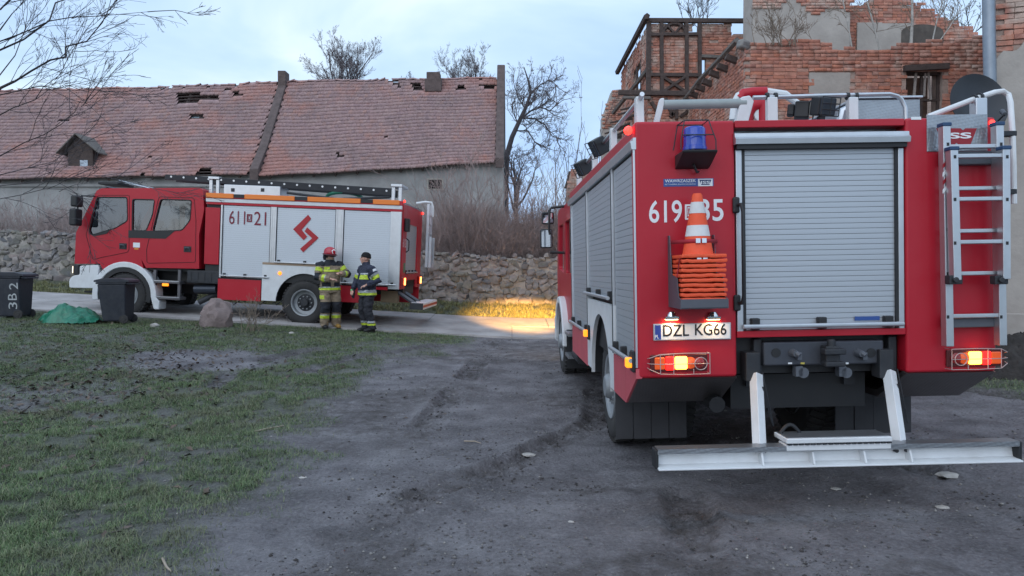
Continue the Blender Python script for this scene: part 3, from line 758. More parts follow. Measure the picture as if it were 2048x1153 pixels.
def build_front_ruin():
    T = thing('brick_ruin', 'roofless red brick ruin wing with ragged wall top behind the near fire engine', 'ruin')
    Y = 16.0; x0 = pix(1490, 90, Y).x; x1 = 10.6
    def top(u):
        px = (x0 + u) / Y * FPX + 1024
        b = lin([(1485, 84), (1560, 80), (1640, 74), (1662, 94), (1740, 96), (1810, 84), (1900, 84), (1950, 72), (2050, 68)], px)
        return pix(px, b, Y).z + 0.10 * (vnoise(np.array([u * 3.1]), np.array([1.5]), 70)[0] - 0.6)
    wx0, wx1 = pix(1812, 200, Y).x - x0, pix(1886, 200, Y).x - x0
    wz1, wz0 = pix(1850, 142, Y).z, pix(1850, 300, Y).z
    nx0, nx1, nz1 = pix(1618, 160, Y).x - x0, pix(1700, 160, Y).x - x0, pix(1650, 146, Y).z
    ops = [(wx0, wx1, wz0, wz1), (nx0, nx1, wz0, nz1)]
    Tside = lambda u: pix(1490, 84, Y).z - 0.02 + 0.08 * (vnoise(np.array([u * 3]), np.array([7.7]), 71)[0] - 0.5)
    a = brick_skin(T, (x0, Y, 0), (1, 0, 0), x1 - x0, .25, top, seen(1480, 60, 1975, 245), 225, ops, 1)
    b = brick_skin(T, (x0, 21.2, 0), (0, -1, 0), 5.2, .25, Tside, seen(1380, 60, 1500, 240), 75, (), 2)
    SV, SF = a[0], a[1]; o = len(SV); SV = SV + b[0]; SF = SF + [tuple(i + o for i in f) for f in b[1]]
    np_mesh('bricks', SV, SF, BRICK, T, kind='stuff')
    # core behind the bricks
    m = MB(); us = np.linspace(0, x1 - x0, 60)
    segs = sorted(set(list(us) + [wx0, wx1, nx0, nx1]))
    for u0, u1 in zip(segs[:-1], segs[1:]):
        mid = (u0 + u1) / 2; z1_ = min(top(u0), top(u1)) - 0.05
        rng = [(0, z1_)]
        if wx0 <= mid <= wx1: rng = [(0, wz0), (wz1, z1_)]
        for (za, zb) in rng:
            m.box((x0 + u0 - .0005, Y + 0.012 + (0.14 if nx0 <= mid <= nx1 and zb > nz1 and False else 0), za), (x0 + u1 + .0005, Y + .45, zb))
    m.box((x0 + .012, Y + .46, 0), (x0 + .45, 21.2, Tside(2) - .06)); m.build('core', BRICK_MORTAR, T)
    m = MB(); m.box((x0 + nx0, Y - .012, wz0), (x0 + nx1, Y + .011, nz1)); m.build('plastered_niche', PLASTER, T)
    # window with a weathered lintel and lattice
    m = MB(); m.cbox((x0 + (wx0 + wx1) / 2, Y - .02, wz1 + .06), (wx1 - wx0 + .16, .16, .12), (0, R(-3), 0)); m.build('lintel', TIMBER, T)
    fr = MB(); w = wx1 - wx0
    for u in (.02, w - .06, w * .5 - .02): fr.box((x0 + wx0 + u, Y + .12, wz0), (x0 + wx0 + u + .05, Y + .17, wz1))
    for zz in (wz1 - .06, wz1 - .62, wz0): fr.box((x0 + wx0, Y + .115, zz), (x0 + wx1, Y + .175, zz + .05))
    f_ = fr.build('window_frame', TIMBER, T)
    m = MB(); m.cbox((x0 + wx0 + w * .3, Y + .1, wz1 - .3), (.05, .03, .56), (0, R(4), 0)); m.cbox((x0 + wx0 + w * .7, Y + .1, wz1 - .3), (.04, .03, .6), (0, R(-6), 0)); m.cbox((x0 + wx0 + w * .56, Y + .09, wz1 - .28), (.04, .03, .5), (0, R(2), 0)); m.build('glazing_bar', mat('pale_wood', (.34, .31, .29), .9, var=.2), f_)
    m = MB(); m.box((x0 + wx0, Y + .6, wz0), (x0 + wx1, Y + .62, wz1)); m.build('room_wall', mat('dark_brick_room', (.22, .15, .12), .95, var=.4, vscale=5), T)  # darker brick set back behind the window opening
    # rotten cornice timber along the side wall top
    zt = Tside(2) + .02; m = MB(); m.tube([(x0 - .18, 21.2, zt - .2), (x0 - .2, 19, zt - .05), (x0 - .17, 17.4, zt), (x0 - .14, 16.1, zt + .06)], [.05, .06, .055, .065], 6); m.build('cornice_beam', TIMBER_GREY, T)
    for k in range(7):
        m = MB(); yy = 16.6 + k * .68; m.cbox((x0 - .1, yy, zt - .2 + random.uniform(-.03, .03)), (.3, .13, .14), (0, R(20), 0)); m.build('bracket', TIMBER, T, bevel=.02)
    m = MB(); m.cbox((x0 - .02, 16.05, zt - .06), (.26, .22, .2), (.1, .2, .3)); m.build('cornice_stone', STONE, T, bevel=.06)
build_front_ruin()

def build_tower_ruin():
    T = thing('gable_ruin', 'crumbling plastered gable with stepped broken brick edge rising behind the brick ruin', 'ruin')
    Y = 19.6; L = lambda px, py: pix(px, py, Y)
    xa, xm, xb = L(1497, 40).x, L(1690, 40).x, L(1965, 40).x
    def top(u):
        px = (xm + u) / Y * FPX + 1024
        b = lin([(1685, 14), (1700, 8), (1760, -10), (1795, -8), (1830, 8), (1870, 26), (1905, 42), (1940, 62), (1970, 72)], px)
        return math.floor(L(px, b).z / .154) * .154 + .05
    a = brick_skin(T, (xm, Y, 0), (1, 0, 0), xb - xm, 7.0, top, seen(1690, 0, 1970, 82), 300, (), 4, holes=.01)
    np_mesh('bricks', a[0], a[1], BRICK, T, kind='stuff') if a[0] else None
    m = MB()
    for k in range(40):
        u0, u1 = (xb - xm) * k / 40, (xb - xm) * (k + 1) / 40
        m.box((xm + u0, Y + .012, 0), (xm + u1, Y + .5, min(top(u0 + .02), top(u1 - .02)) - .06))
    m.build('core', BRICK_MORTAR, T)
    m = MB(); m.box((xa, Y - .35, 0), (xm - .002, Y + .5, L(1500, -60).z)); m.build('plastered_wall', PLASTER, T, bevel=.05)
    # bare brick showing where the plaster fell at the upper left, and an arched opening's shade painted as a dark panel on the gable
    b = brick_skin(T, (xa, Y - .35, 0), (1, 0, 0), xm - xa, 7.4, lambda u: 12, seen(0, 0, 1, 1), 0, (), 6, lo=lambda u: L(1500, 22).z - .9 * u / (xm - xa) * 1.3 + .75 + .25 * math.sin(u * 3.3) if u > .8 else L(1500, 30).z, holes=0, d=.03)
    np_mesh('fallen_plaster_bricks', b[0], b[1], BRICK, T, kind='stuff')
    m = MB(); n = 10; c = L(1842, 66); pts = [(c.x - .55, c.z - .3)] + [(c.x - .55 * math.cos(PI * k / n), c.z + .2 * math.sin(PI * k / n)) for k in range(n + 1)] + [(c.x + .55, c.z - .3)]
    m.prism(pts, Y - .075, Y + .02, lambda x, z, d: (x, d, z)); m.build('arch_shade', mat('arch_shade_dark', (.10, .085, .075), .95, var=.4, vscale=5), T)
    m = MB(); c0, c1 = L(1712, 76), L(1762, 47); m.box((c0.x, Y - .068, c0.z - .5), (c1.x, Y - .02, c1.z)); m.box((c1.x + .003, Y - .062, c0.z - .5), (c1.x + .8, Y - .02, c1.z - .02)); m.build('plaster_patch', PLASTER, T)
build_tower_ruin()

def build_timber_ruin():
    T = thing('timber_framed_ruin', 'open roofed half timbered ruin with dark posts and brick infill', 'ruin')
    Y = 21.2; P = lambda px, py: pix(px, py, Y)
    x0 = P(1297, 100).x; x1 = P(1500, 100).x; zt = P(1340, 44).z; zb = P(1340, 187).z
    def U(px): return P(px, 100).x - x0
    def Z(py): return P(1340, py).z
    ops = [(U(1377), U(1396), Z(69), Z(47)), (U(1400), U(1412), Z(165), Z(118)), (U(1467), U(1505), Z(68), Z(40))]
    top = lambda u: zt - .05 if u < U(1462) else Z(70)
    a = brick_skin(T, (x0, Y, 0), (1, 0, 0), x1 - x0, .5, top, seen(1295, 40, 1480, 200), 235, ops, 8, holes=.008)
    # left side, running away from the camera
    wop = [(26.4 - 23.9, 26.4 - 22.4, Z(160), Z(95))]
    tl = lambda u: zt - .05
    b = brick_skin(T, (x0, 26.4, 0), (0, -1, 0), 5.2, .5, tl, seen(1240, 30, 1300, 200), 65, wop, 9)
    SV, SF = list(a[0]), list(a[1]); o = len(SV); SV += b[0]; SF += [tuple(i + o for i in f) for f in b[1]]
    np_mesh('bricks', SV, SF, BRICK, T, kind='stuff')
    m = MB()
    xs = [0, U(1377), U(1396), U(1400), U(1412), U(1462), U(1467), U(1500)]
    for u0, u1 in zip(xs[:-1], xs[1:]):
        mid = (u0 + u1) / 2; rng = [(0, top(mid) - .04)]
        for (a_, b_, c, e) in ops:
            if a_ <= mid <= b_: rng = [(0, c), (e, top(mid) - .04)]
        for za, zb_ in rng:
            if zb_ > za: m.box((x0 + u0, Y + .012, za), (x0 + u1, Y + .16, zb_))
    m.box((x0 + .012, Y + .17, 0), (x0 + .16, 22.4, zt - .1)); m.box((x0 + .012, 23.9, 0), (x0 + .16, 26.4, zt - .1))
    m.box((x0 + .012, 22.4, 0), (x0 + .16, 23.9, Z(160))); m.box((x0 + .012, 22.4, Z(95)), (x0 + .16, 23.9, zt - .1))
    m.build('core', BRICK_MORTAR, T)
    def beam(px0, py0, px1, py1, w, name='beam', dep=.07, mt=TIMBER):
        m = MB(); p, q = P(px0, py0), P(px1, py1); d = q - p; l = d.length; an = math.atan2(d.z, d.x)
        m.cbox((p + q) * .5 + Vector((0, -dep + .02, 0)), (l, .12, w), (0, -an, 0)); return m.build(name, mt, T, bevel=.012)
    for px in (1297, 1322, 1372, 1398): beam(px, 42, px + (-1 if px < 1320 else 1), 190, .10 if px != 1297 else .13, 'post', .072)
    beam(1291, 43, 1525, 44, .12, 'top_plate', .085); beam(1300, 71, 1397, 70, .09, 'rail'); beam(1300, 151, 1400, 152, .10, 'rail'); beam(1236, 187, 1402, 189, .14, 'sill_beam', .09)
    beam(1400, 114, 1450, 116, .09, 'rail', mt=TIMBER_GREY); beam(1244, 197, 1300, 198, .08, 'rail', .1, TIMBER_GREY)
    beam(1325, 155, 1370, 185, .08, 'brace'); beam(1370, 155, 1325, 185, .08, 'brace', .076)
    c = P(1348, 70)
    for k in range(7):
        a0, a1 = PI * k / 7, PI * (k + 1) / 7; rr = .32
        m = MB(); m.tube([(c.x + rr * math.cos(a0), Y - .06, c.z + rr * .95 * math.sin(a0)), (c.x + rr * math.cos(a1), Y - .06, c.z + rr * .95 * math.sin(a1))], .05, 6); m.build('arch_piece', TIMBER, T)
    beam(1348, 69, 1333, 52, .06, 'brace'); beam(1348, 69, 1363, 52, .06, 'brace', .078)
    for (pa, pb) in (((1330, 198), (1345, 235)), ((1352, 200), (1352, 240)), ((1385, 215), (1360, 235)), ((1302, 205), (1318, 232)), ((1396, 200), (1396, 245)), ((1340, 236), (1352, 215))): beam(*pa, *pb, .09, 'brace', .074)
    # side eaves, corner strut and rotten rafters
    m = MB(); m.tube([(x0 - .1, 20.9, zt + .06), (x0 - .12, 26.6, zt - .02)], .09, 5); m.build('eaves_beam', TIMBER, T)
    m = MB(); m.tube([(x0 + .02, Y - .1, Z(136)), (x0 - .55, 24.5, Z(178))], .07, 5); m.build('strut', TIMBER_GREY, T)
    m = MB(); m.box((x0 - .02, 22.35, Z(160)), (x0 + .04, 23.95, Z(157))); m.box((x0 - .02, 23.1, Z(160)), (x0 + .04, 23.2, Z(95))); m.box((x0 - .02, 22.35, Z(160)), (x0 + .04, 22.45, Z(95))); m.build('window_frame', TIMBER, T)
    for k in range(9):
        yy = 22 + k * .6; m = MB(); m.tube([(x0 + .1, yy, Z(195) - k * .02), (x0 - .55 - random.random() * .2, yy + .2, Z(205) - random.random() * .3)], [.05, .03], 5); m.build('rotten_rafter', TIMBER, T)
    # lower rear stump of the building
    Y2 = 27.0; poly = px_poly([(1204, 420), (1204, 238), (1224, 180), (1262, 176), (1300, 178), (1300, 420)], Y2)
    m = MB(); m.prism(poly, Y2, Y2 + .5, lambda x, z, d: (x, d, z)); m.build('rear_wall', PLASTER, T, bevel=.05)
    xx = poly[1][0]
    c = brick_skin(T, (xx, Y2, 0), (1, 0, 0), 1.6, 5.0, lambda u: poly[2][1] if u > .4 else poly[1][1] + u * 2.2, seen(0, 0, 0, 0), 0, (), 12, lo=lambda u: 6.3 + .5 * math.sin(u * 4), d=.03)
    np_mesh('rear_bricks', c[0], c[1], BRICK, T, kind='stuff')
build_timber_ruin()

def build_pier():
    T = thing('brick_pier', 'small brick wall end with sloping cap beyond the near engine cab', 'wall')
    Y = 24.0; poly = px_poly([(1134, 520), (1134, 376), (1141, 346), (1172, 343), (1230, 343), (1230, 520)], Y)
    m = MB(); m.prism(poly, Y + .012, Y + .5, lambda x, z, d: (x, d, z)); m.build('core', BRICK_MORTAR, T)
    a = brick_skin(T, (poly[0][0], Y, 0), (1, 0, 0), 1.5, 1.0, lambda u: poly[1][1] + min(1, u / .12) * (poly[3][1] - poly[1][1]), seen(1130, 330, 1175, 460), 90, (), 14)
    np_mesh('bricks', a[0], a[1], BRICK, T, kind='stuff')
    m = MB(); m.tube([(poly[1][0] - .03, Y + .2, poly[1][1]), (poly[2][0] - .02, Y + .2, poly[2][1] + .03), (poly[4][0], Y + .2, poly[4][1] + .03)], .05, 6); m.build('coping', TIMBER, T)
build_pier()

def build_right_house():
    T = thing('rendered_house', 'house corner with bare brick above grey render at the right edge', 'house')
    c = pix(1985, 300, 11.0); U = Vector((1, -.35, 0)).normalized(); N_ = Vector((U.y, -U.x, 0)); O = Vector((c.x, 11.0, 0))
    Rm = Matrix((U, -N_, Vector((0, 0, 1)))).transposed().to_4x4(); Rm.translation = O
    m = MB(); m.box((0, .02, -.2), (3.2, .4, 7.5), Rm); m.prism([(O.x + .01, 11.05), (O.x + .38, 10.9), (O.x + 4.6, 16.6), (O.x + 4.2, 16.8)], -.2, 7.5, lambda x, y, z: (x, y, z)); m.build('wall', BRICK_MORTAR, T)
    lo = lambda u: 4.62 + .28 * u / .4 + .06 * math.sin(u * 17)
    a = brick_skin(T, O, U, 3.2, 3.0, lambda u: 7.5, seen(1985, -10, 2060, 150), 120, (), 21, lo=lo)
    np_mesh('bricks', a[0], a[1], BRICK, T, kind='stuff')
    m = MB(); us = np.linspace(0, 3.2, 60); pts = [(u, lo(u) + .02 * random.random()) for u in us]
    m.prism([(0, -.2)] + [(3.2, -.2)] + pts[::-1], -.045, .015, lambda u, z, d: Rm @ Vector((u, d, z))); m.build('render_coat', PLASTER, T)
    m = MB(); m.box((0, -.075, -.2), (3.2, -.03, .92), Rm); m.build('plinth', PLASTER, T, bevel=.015)
    D = tag(MB().tube([pix(1977, -20, 10.9), pix(1978, 60, 10.9), pix(1980, 160, 10.9), pix(1981, 420, 10.9)], .085, 14).build('downpipe', mat('zinc', (.28, .32, .37), .5, .6, var=.15), None), 'grey zinc downpipe running down the house corner', 'downpipe')
    # satellite dish
    S = thing('satellite_dish', 'dark round satellite dish mounted high on the house corner', 'satellite dish')
    cc = pix(1959, 206, 10.3); nn = (Vector((0.1, -1, .22))).normalized(); q = nn.to_track_quat('Z', 'Y').to_matrix().to_4x4(); q.translation = cc
    prof = [(r, -.10 + .10 * (r / .42) ** 2) for r in np.linspace(0.001, .42, 9)] + [(.43, .004), (.425, -.012)] + [(r, -.112 + .10 * (r / .42) ** 2) for r in np.linspace(.40, .001, 7)]
    MB().lathe(prof, 40, q).build('reflector', mat('dish_grey', (.022, .026, .034), .45, var=.15), S)
    MB().tube([cc + nn * -.1, cc + Vector((.35, .6, -.05))], .025, 8).build('bracket', STEEL_DK, S)
    tip = cc + nn * .34 + Vector((.1, 0, -.3))
    MB().tube([cc + Vector((.1, -.02, -.40)), tip], .012, 6).build('feed_arm', STEEL_DK, S); MB().cyl(tip, tip + Vector((.02, .09, .06)), .03, .035, 10).build('receiver', GREY_P, S)
build_right_house()
# ------------------------------------------------------------------ shared vehicle parts
# vehicle frame: x = towards the rear, y = across from the left side (0) to the right side, z = up
def wheel(T, x, y, rad=0.51, wid=0.30, out=-1, dished=True, rimmat=None, name='wheel'):
    """out=-1: outer face looks to -y"""
    rimmat = rimmat or RIM
    M = Matrix.Translation((x, y, rad)) @ Matrix.Rotation(PI / 2 * (1 if out < 0 else -1), 4, 'X')   # local z -> outward
    hw = wid / 2; rr = 0.29 * rad / 0.51
    hub = MB()
    if dished:
        hub.lathe([(0.001, hw - 0.02), (0.07, hw - 0.02), (0.085, hw - 0.035), (0.09, hw - 0.10), (0.13, hw - 0.105), (0.19, hw - 0.12), (0.235, hw - 0.13)], 28, M)
    else:
        hub.lathe([(0.001, hw + 0.05), (0.09, hw + 0.05), (0.11, hw + 0.03), (0.12, hw - 0.02), (0.16, hw - 0.03), (0.235, hw - 0.06)], 28, M)
    w = hub.build(name, STEEL_DK if dished else rimmat, T)
    ty = MB()
    ty.lathe([(rr - .01, -hw + .02), (rr + .02, -hw), (rad - .10, -hw - .012), (rad - .045, -hw + .004), (rad - .02, -hw + .03), (rad - .016, -hw + .06),
              (rad - .016, hw - .06), (rad - .02, hw - .03), (rad - .045, hw - .004), (rad - .10, hw + .012), (rr + .02, hw), (rr - .01, hw - .02)], 48, M)
    n = 44
    for k in range(n):
        for s in (-1, 1):
            a = 2 * PI * (k + (0.5 if s > 0 else 0)) / n
            Mk = M @ Matrix.Rotation(a, 4, 'Z') @ Matrix.Translation((rad - .008, 0, s * hw * .52)) @ Matrix.Rotation(s * .35, 4, 'X')
            ty.box((-.022, -.022, -hw * .46), (.008, .022, hw * .46), Mk)
    ty.build('tyre', RUBBER, w, angle=40)
    d = hw - .005
    rim = MB().lathe([(rr - .005, -hw), (rr + .012, d + .004), (rr + .004, d + .012), (rr - .018, d + .002), (rr - .03, d - .02), (rr - .035, d - .10), (.19, d - .118), (.19, d - .13), (rr - .05, d - .14)], 40, M)
    rim.build('rim', rimmat, w)
    nm = MB(); dz = hw - .10 if dished else hw - .03
    for k in range(10):
        a = 2 * PI * k / 10; c = M @ Vector((.145 * math.cos(a), .145 * math.sin(a), dz)); c2 = M @ Vector((.145 * math.cos(a), .145 * math.sin(a), dz + .03)); nm.cyl(c, c2, .016, n=6)
    nm.build('wheel_nuts', rimmat, w)['kind'] = 'stuff'
    if dished:
        hm = MB()
        for k in range(8):
            a = 2 * PI * (k + .5) / 8; c = M @ Vector((.21 * math.cos(a), .21 * math.sin(a), hw - .124)); c2 = M @ Vector((.21 * math.cos(a), .21 * math.sin(a), hw - .121)); hm.cyl(c, c2, .026, n=12)
        hm.build('hand_holes', BLACK, w)['kind'] = 'stuff'
    return w

def shutter(T, name, along, fixed, a0, a1, z0, z1, n, slat_mat, bar=True, out=-1, single=False, gap=0.004, feet=3, plane='y'):
    """roller shutter of n slats; along axis spans a0..a1, lies in plane {plane}=fixed and faces out*plane"""
    h = (z1 - z0) / n
    def P(a, d, z): return (a, fixed + out * d, z) if plane == 'y' else (fixed + out * d, a, z)
    root = MB(); root.add([P(a0, -.004, z0), P(a1, -.004, z0), P(a1, -.004, z1), P(a0, -.004, z1)], [(0, 1, 2, 3)])
    S = root.build(name, mat('shutter_joint', (.09, .095, .10), .6), T)
    def slat(zc):
        m = MB(); g2 = gap * .42; prof = [(-.001, -h / 2 + g2 / 2), (.0018, -h / 2 + g2), (.0022, 0), (.0018, h / 2 - g2), (-.001, h / 2 - g2 / 2)]
        vs = [P(a, d, zc + z) for a in (a0, a1) for (d, z) in prof]
        m.add(vs, [(i, i + 1, 6 + i, 5 + i) for i in range(4)]); return m
    if single:
        m = MB()
        for k in range(n): q = slat(z0 + (k + .5) * h); m.add(q.v, q.f)
        m.build('slats', slat_mat, S, angle=60)
    else:
        me = None
        for k in range(n):
            if me is None: o = slat(0).build('slat', slat_mat, S, angle=60); me = o.data
            else: o = bpy.data.objects.new('slat', me); COL.objects.link(o); o.parent = S
            o.location = (0, 0, z0 + (k + .5) * h)
    if bar:
        b = MB().tube([P(a0 - .01, .055, z0 + .03), P(a1 + .01, .055, z0 + .03)], .016, 10).build('lift_bar', ALU, S)
        for k in range(feet):
            a = a0 + .08 + (a1 - a0 - .16) * k / max(1, feet - 1)
            MB().box(P(a - .03, -.01, z0 + .005), P(a + .03, .045, z0 + .085)).build('bar_bracket', BLACK, b, bevel=.008)
    return S

def cage_light(T, name, c, ax_u, ax_v, ax_n, lw, lh, flip):
    pass

def cab(T, xf, prof, wins, wid, zfloor, glass, near_y=0.0, xr=None):
    """side walls with real window openings, roof, front with windscreen, rear wall, seats.  prof: outline (x,z) going round; wins: list of outlines"""
    C = MB()
    import mathutils.geometry as geo
    def side(y0, y1):
        m = MB()
        pts = [Vector((x, z, 0)) for x, z in prof]; loops = [pts] + [[Vector((x, z, 0)) for x, z in w] for w in wins]
        tris = geo.tessellate_polygon(loops); flat = [p for l in loops for p in l]
        n = len(flat)
        vs = [(p.x, y0, p.y) for p in flat] + [(p.x, y1, p.y) for p in flat]
        fs = [tuple(t) for t in tris] + [tuple(i + n for i in t[::-1]) for t in tris]
        o = 0
        for l in loops:
            k = len(l)
            for i in range(k): j = (i + 1) % k; fs.append((o + i, o + j, n + o + j, n + o + i))
            o += k
        m.add(vs, fs); return m
    return side

# ------------------------------------------------------------------ near fire engine, seen from behind
O1 = pix(1644, 560, 5.08); YAW1 = 0.023; ROLL1 = -0.0175; PIT1 = 0.006
M1 = Matrix.Translation((O1.x, 5.08, 0.0)) @ Matrix.Rotation(YAW1, 4, 'Z') @ Matrix.Rotation(ROLL1, 4, 'Y') @ Matrix.Rotation(-PIT1, 4, 'X') @ Matrix.Rotation(-PI / 2, 4, 'Z') @ Matrix.Translation((0, -1.25, 0.02))
T1 = thing('fire_engine', 'red fire engine parked close by, seen from behind with its rear shutter closed', 'fire engine')
T1.matrix_world = M1
def rp(px, py, x=0.0):
    v = ray_local(M1, px, py, 0, x); return (v.y, v.z)
def sp(px, py, y=0.0):
    v = ray_local(M1, px, py, 1, y); return (v.x, v.z)
W1 = 2.5
yl, ztop = rp(1280, 245); yr = rp(2008, 232)[0]
ztop = (rp(1280, 245)[1] + rp(2000, 232)[1]) / 2
zbot = rp(1380, 756)[1]
SY0, SZ1 = rp(1478, 285); SY1, SZ0 = rp(1806, 656)     # rear shutter
CY0 = rp(1472, 500)[0]; CY1 = rp(1812, 500)[0]
XB = -4.42       # front of the body
Z_BAR = sp(1285, 738)[1]; Z_SK = .60; Z_MID = sp(1222, 603)[1]
Z_ST = sp(1278, 290)[1]
X_A = sp(1226, 500)[0]; X_B = sp(1175, 500)[0]; X_C = sp(1144, 500)[0]
X_SK = sp(1255, 800)[0]
def near_engine():
    T = T1
    b = MB()   # painted shell: two rear columns, lintel, sill, roof, right flank
    b.box((-.14, 0, zbot), (0, CY0, ztop)); b.build('rear_column', RED, T, bevel=.022, seg=3)
    b = MB(); b.box((-.14, CY1, zbot), (0, W1, ztop)); b.build('rear_column', RED, T, bevel=.022, seg=3)
    b = MB(); b.box((-.14, CY0 + .003, SZ1 + .10), (-.004, CY1 - .003, ztop - .002)); b.build('rear_lintel', RED, T, bevel=.006)
    zs = rp(1640, 660)[1]; b = MB(); b.box((-.14, CY0 + .002, zs - .045), (-.003, CY1 - .002, zs)); b.build('rear_sill', RED, T, bevel=.005)
    b = MB(); b.box((XB, .004, ztop - .145), (-.142, .2, ztop - .003)); b.box((XB, W1 - .2, ztop - .145), (-.142, W1 - .004, ztop - .003)); b.build('roof_edge', RED, T, bevel=.03, seg=3)
    b = MB(); b.box((XB, .203, ztop - .1), (-.145, W1 - .203, ztop - .035)); b.build('roof_deck', TREAD, T)
    b = MB(); b.box((XB + .05, .06, zbot), (-.145, W1 - .06, ztop - .15)); b.build('body_core', BLACK, T)
    b = MB(); b.prism([(XB, .62), (-.62, .62), (-.145, zbot + .01), (-.145, ztop - .15), (XB, ztop - .15)], W1 - .055, W1 - .002, lambda x, z, d: (x, d, z)); b.build('right_flank', RED, T)
    # slanting chequer plate under the rear corners
    for (ya, yb, nm) in ((.004, CY0, 'left'), (CY1, W1 - .004, 'right')):
        m = MB(); m.prism([(-.006, zbot - .004), (X_SK, Z_SK), (X_SK, Z_SK + .05), (-.05, zbot + .01)], ya, yb, lambda x, z, d: (x, d, z)); m.build('underside_plate', TREAD_DK, T)
        m = MB(); m.prism([(X_SK - .002, Z_SK), (-1.2, Z_SK), (-1.2, Z_SK + .05), (X_SK - .002, Z_SK + .05)], ya + .02, yb, lambda x, z, d: (x, d, z)); m.build('underside_plate', TREAD_DK, T)
    # rear shutter
    h = MB(); yA, zA = rp(1468, 270); yB, zB = rp(1815, 266); zz = (zA + zB) / 2
    h.prism([(0, zz - .07), (.05, zz - .07), (.055, zz - .035), (.035, zz - .02), (.032, zz + .005), (0, zz + .008)], CY0 - .01, CY1 + .01, lambda d, z, y: (d - .002, y, z))
    h.build('shutter_housing', ALU, T, angle=20)
    h = MB(); h.box((-.01, CY0 + .004, zz - .10), (.03, CY1 - .004, zz - .072)); h.build('shutter_housing_seal', BLACK, T)
    S = shutter(T, 'rear_shutter', 'y', -.03, SY0 + .02, SY1 - .02, SZ0, zz - .1, 34, ALU_SLAT, plane='x', out=1)
    for (y0, y1) in ((CY0 + .006, SY0 + .022), (SY1 - .022, CY1 - .006)):
        m = MB(); m.box((-.05, y0, SZ0 - .01), (-.008, y1, zz - .1)); m.build('shutter_guide', ALU, T, bevel=.006)
    for y in (SY0 + .03, SY1 - .03):
        m = MB(); m.box((-.03, y - .012, SZ0), (-.012, y + .012, zz - .1)); m.build('guide_seal', BLACK, T)
    m = MB(); y0, z0 = rp(1712, 642); y1, z1 = rp(1762, 633); m.box((-.019, y0, z0), (-.0165, y1, z1)); q = m.build('maker_label', mat('label_blue', (.03, .08, .28), .4), T)
    # left side: shutters, frames, skirts
    zt = Z_ST
    bays = [(X_A + .04, -.035, Z_BAR), (X_B + .03, X_A - .04, Z_MID), (X_C + .02, X_B - .03, Z_BAR)]
    for i, (xa, xb, z0) in enumerate(bays):
        xa, xb = min(xa, xb), max(xa, xb)
        shutter(T, 'side_shutter', 'x', .012, xa, xb, z0, zt - .02, int((zt - z0) / .05), ALU_SLAT, plane='y', out=-1, single=False)
    for xx in (-.015, X_A, X_B, X_C):
        m = MB(); w = .003 if xx == -.015 else .020; z_ = Z_BAR - .02
        m.box((xx - w, -.012, z_), (xx + w, .05, zt)); m.build('shutter_post', ALU, T, bevel=.004)
        if xx != -.015:
            m = MB(); m.box((xx - .013, -.0145, z_), (xx + .013, -.0125, zt)); m.build('post_seal', BLACK, T)
    m = MB(); m.prism([(-.02, zt - .005), (-.03, zt + .05), (-.012, zt + .055), (-.010, zt + .075), (.05, zt + .075), (.05, zt - .005)], XB, -.004, lambda y, z, x: (x, y, z)); m.build('drip_rail', ALU, T, angle=20)
    m = MB(); m.box((XB, 0, zt + .076), (-.143, .055, ztop - .146)); m.build('side_top_panel', RED, T)
    # skirts
    m = MB(); m.prism([(-.003, zbot), (X_SK, Z_SK), (X_SK + .001, Z_BAR - .025), (-.003, Z_BAR - .025)], -.012, .03, lambda x, z, d: (x, d, z)); m.build('rear_skirt', RED_FADED, T)
    m = MB(); m.box((X_SK - .004, -.012, Z_SK), (X_A + .03, .03, Z_BAR - .025)); m.build('rear_skirt', RED_FADED, T)
    m = MB(); m.box((X_B - .03, -.012, .585), (X_C + .01, .03, Z_BAR - .025)); m.build('front_skirt', RED_FADED, T)
    XW = -1.78; RW = .62
    xa, xb = X_B - .028, X_A + .028; arc = []
    n = 18; zc = .51
    for k in range(n + 1):
        a = PI * k / n; arc.append((XW + RW * .98 * math.cos(a), zc + .05 + RW * math.sin(a)))
    arc = [p for p in arc if xa < p[0] < xb]
    poly = [(xb, .60)] + [(xb, Z_MID - .03), (xa, Z_MID - .03), (xa, .60)] + [(arc[-1][0], .60)] + arc[::-1] + [(arc[0][0], .60)]
    m = MB(); m.prism(poly, -.010, .025, lambda x, z, d: (x, d, z)); m.build('wheel_arch_panel', WHITE_P, T)
    m = MB(); av = [(x, y, z) for (x, z) in arc for y in (.026, .7)]; m.add(av, [(2 * k, 2 * k + 2, 2 * k + 3, 2 * k + 1) for k in range(len(arc) - 1)]); m.build('wheel_well', BLACK, T)
    # wheels
    wheel(T, XW, .24, .51, .32, -1, False); wheel(T, XW, W1 - .24, .51, .32, 1, False)
    wheel(T, XW, .60, .51, .30, -1, True); wheel(T, XW, W1 - .60, .51, .30, 1, True)
    XF = -6.15
    wheel(T, XF, .20, .52, .34, -1, False); wheel(T, XF, W1 - .20, .52, .34, 1, False)
    m = MB(); m.tube([(XW, .3, .5), (XW, W1 - .3, .5)], .09, 10); m.build('rear_axle', STEEL_DK, T)
    m = MB(); m.lathe([(.001, -.16), (.16, -.12), (.2, 0), (.16, .12), (.001, .16)], 16, Matrix.Translation((XW, 1.3, .5)) @ Matrix.Rotation(PI / 2, 4, 'Y')); m.build('differential', STEEL_DK, T)
    m = MB(); m.tube([(XF, .3, .5), (XF, W1 - .3, .5)], .08, 10); m.build('front_axle', STEEL_DK, T)
    m = MB(); m.box((-7.0, .85, .72), (-.3, .93, .95)); m.box((-7.0, W1 - .93, .72), (-.3, W1 - .85, .95)); m.build('chassis_rail', STEEL_DK, T)
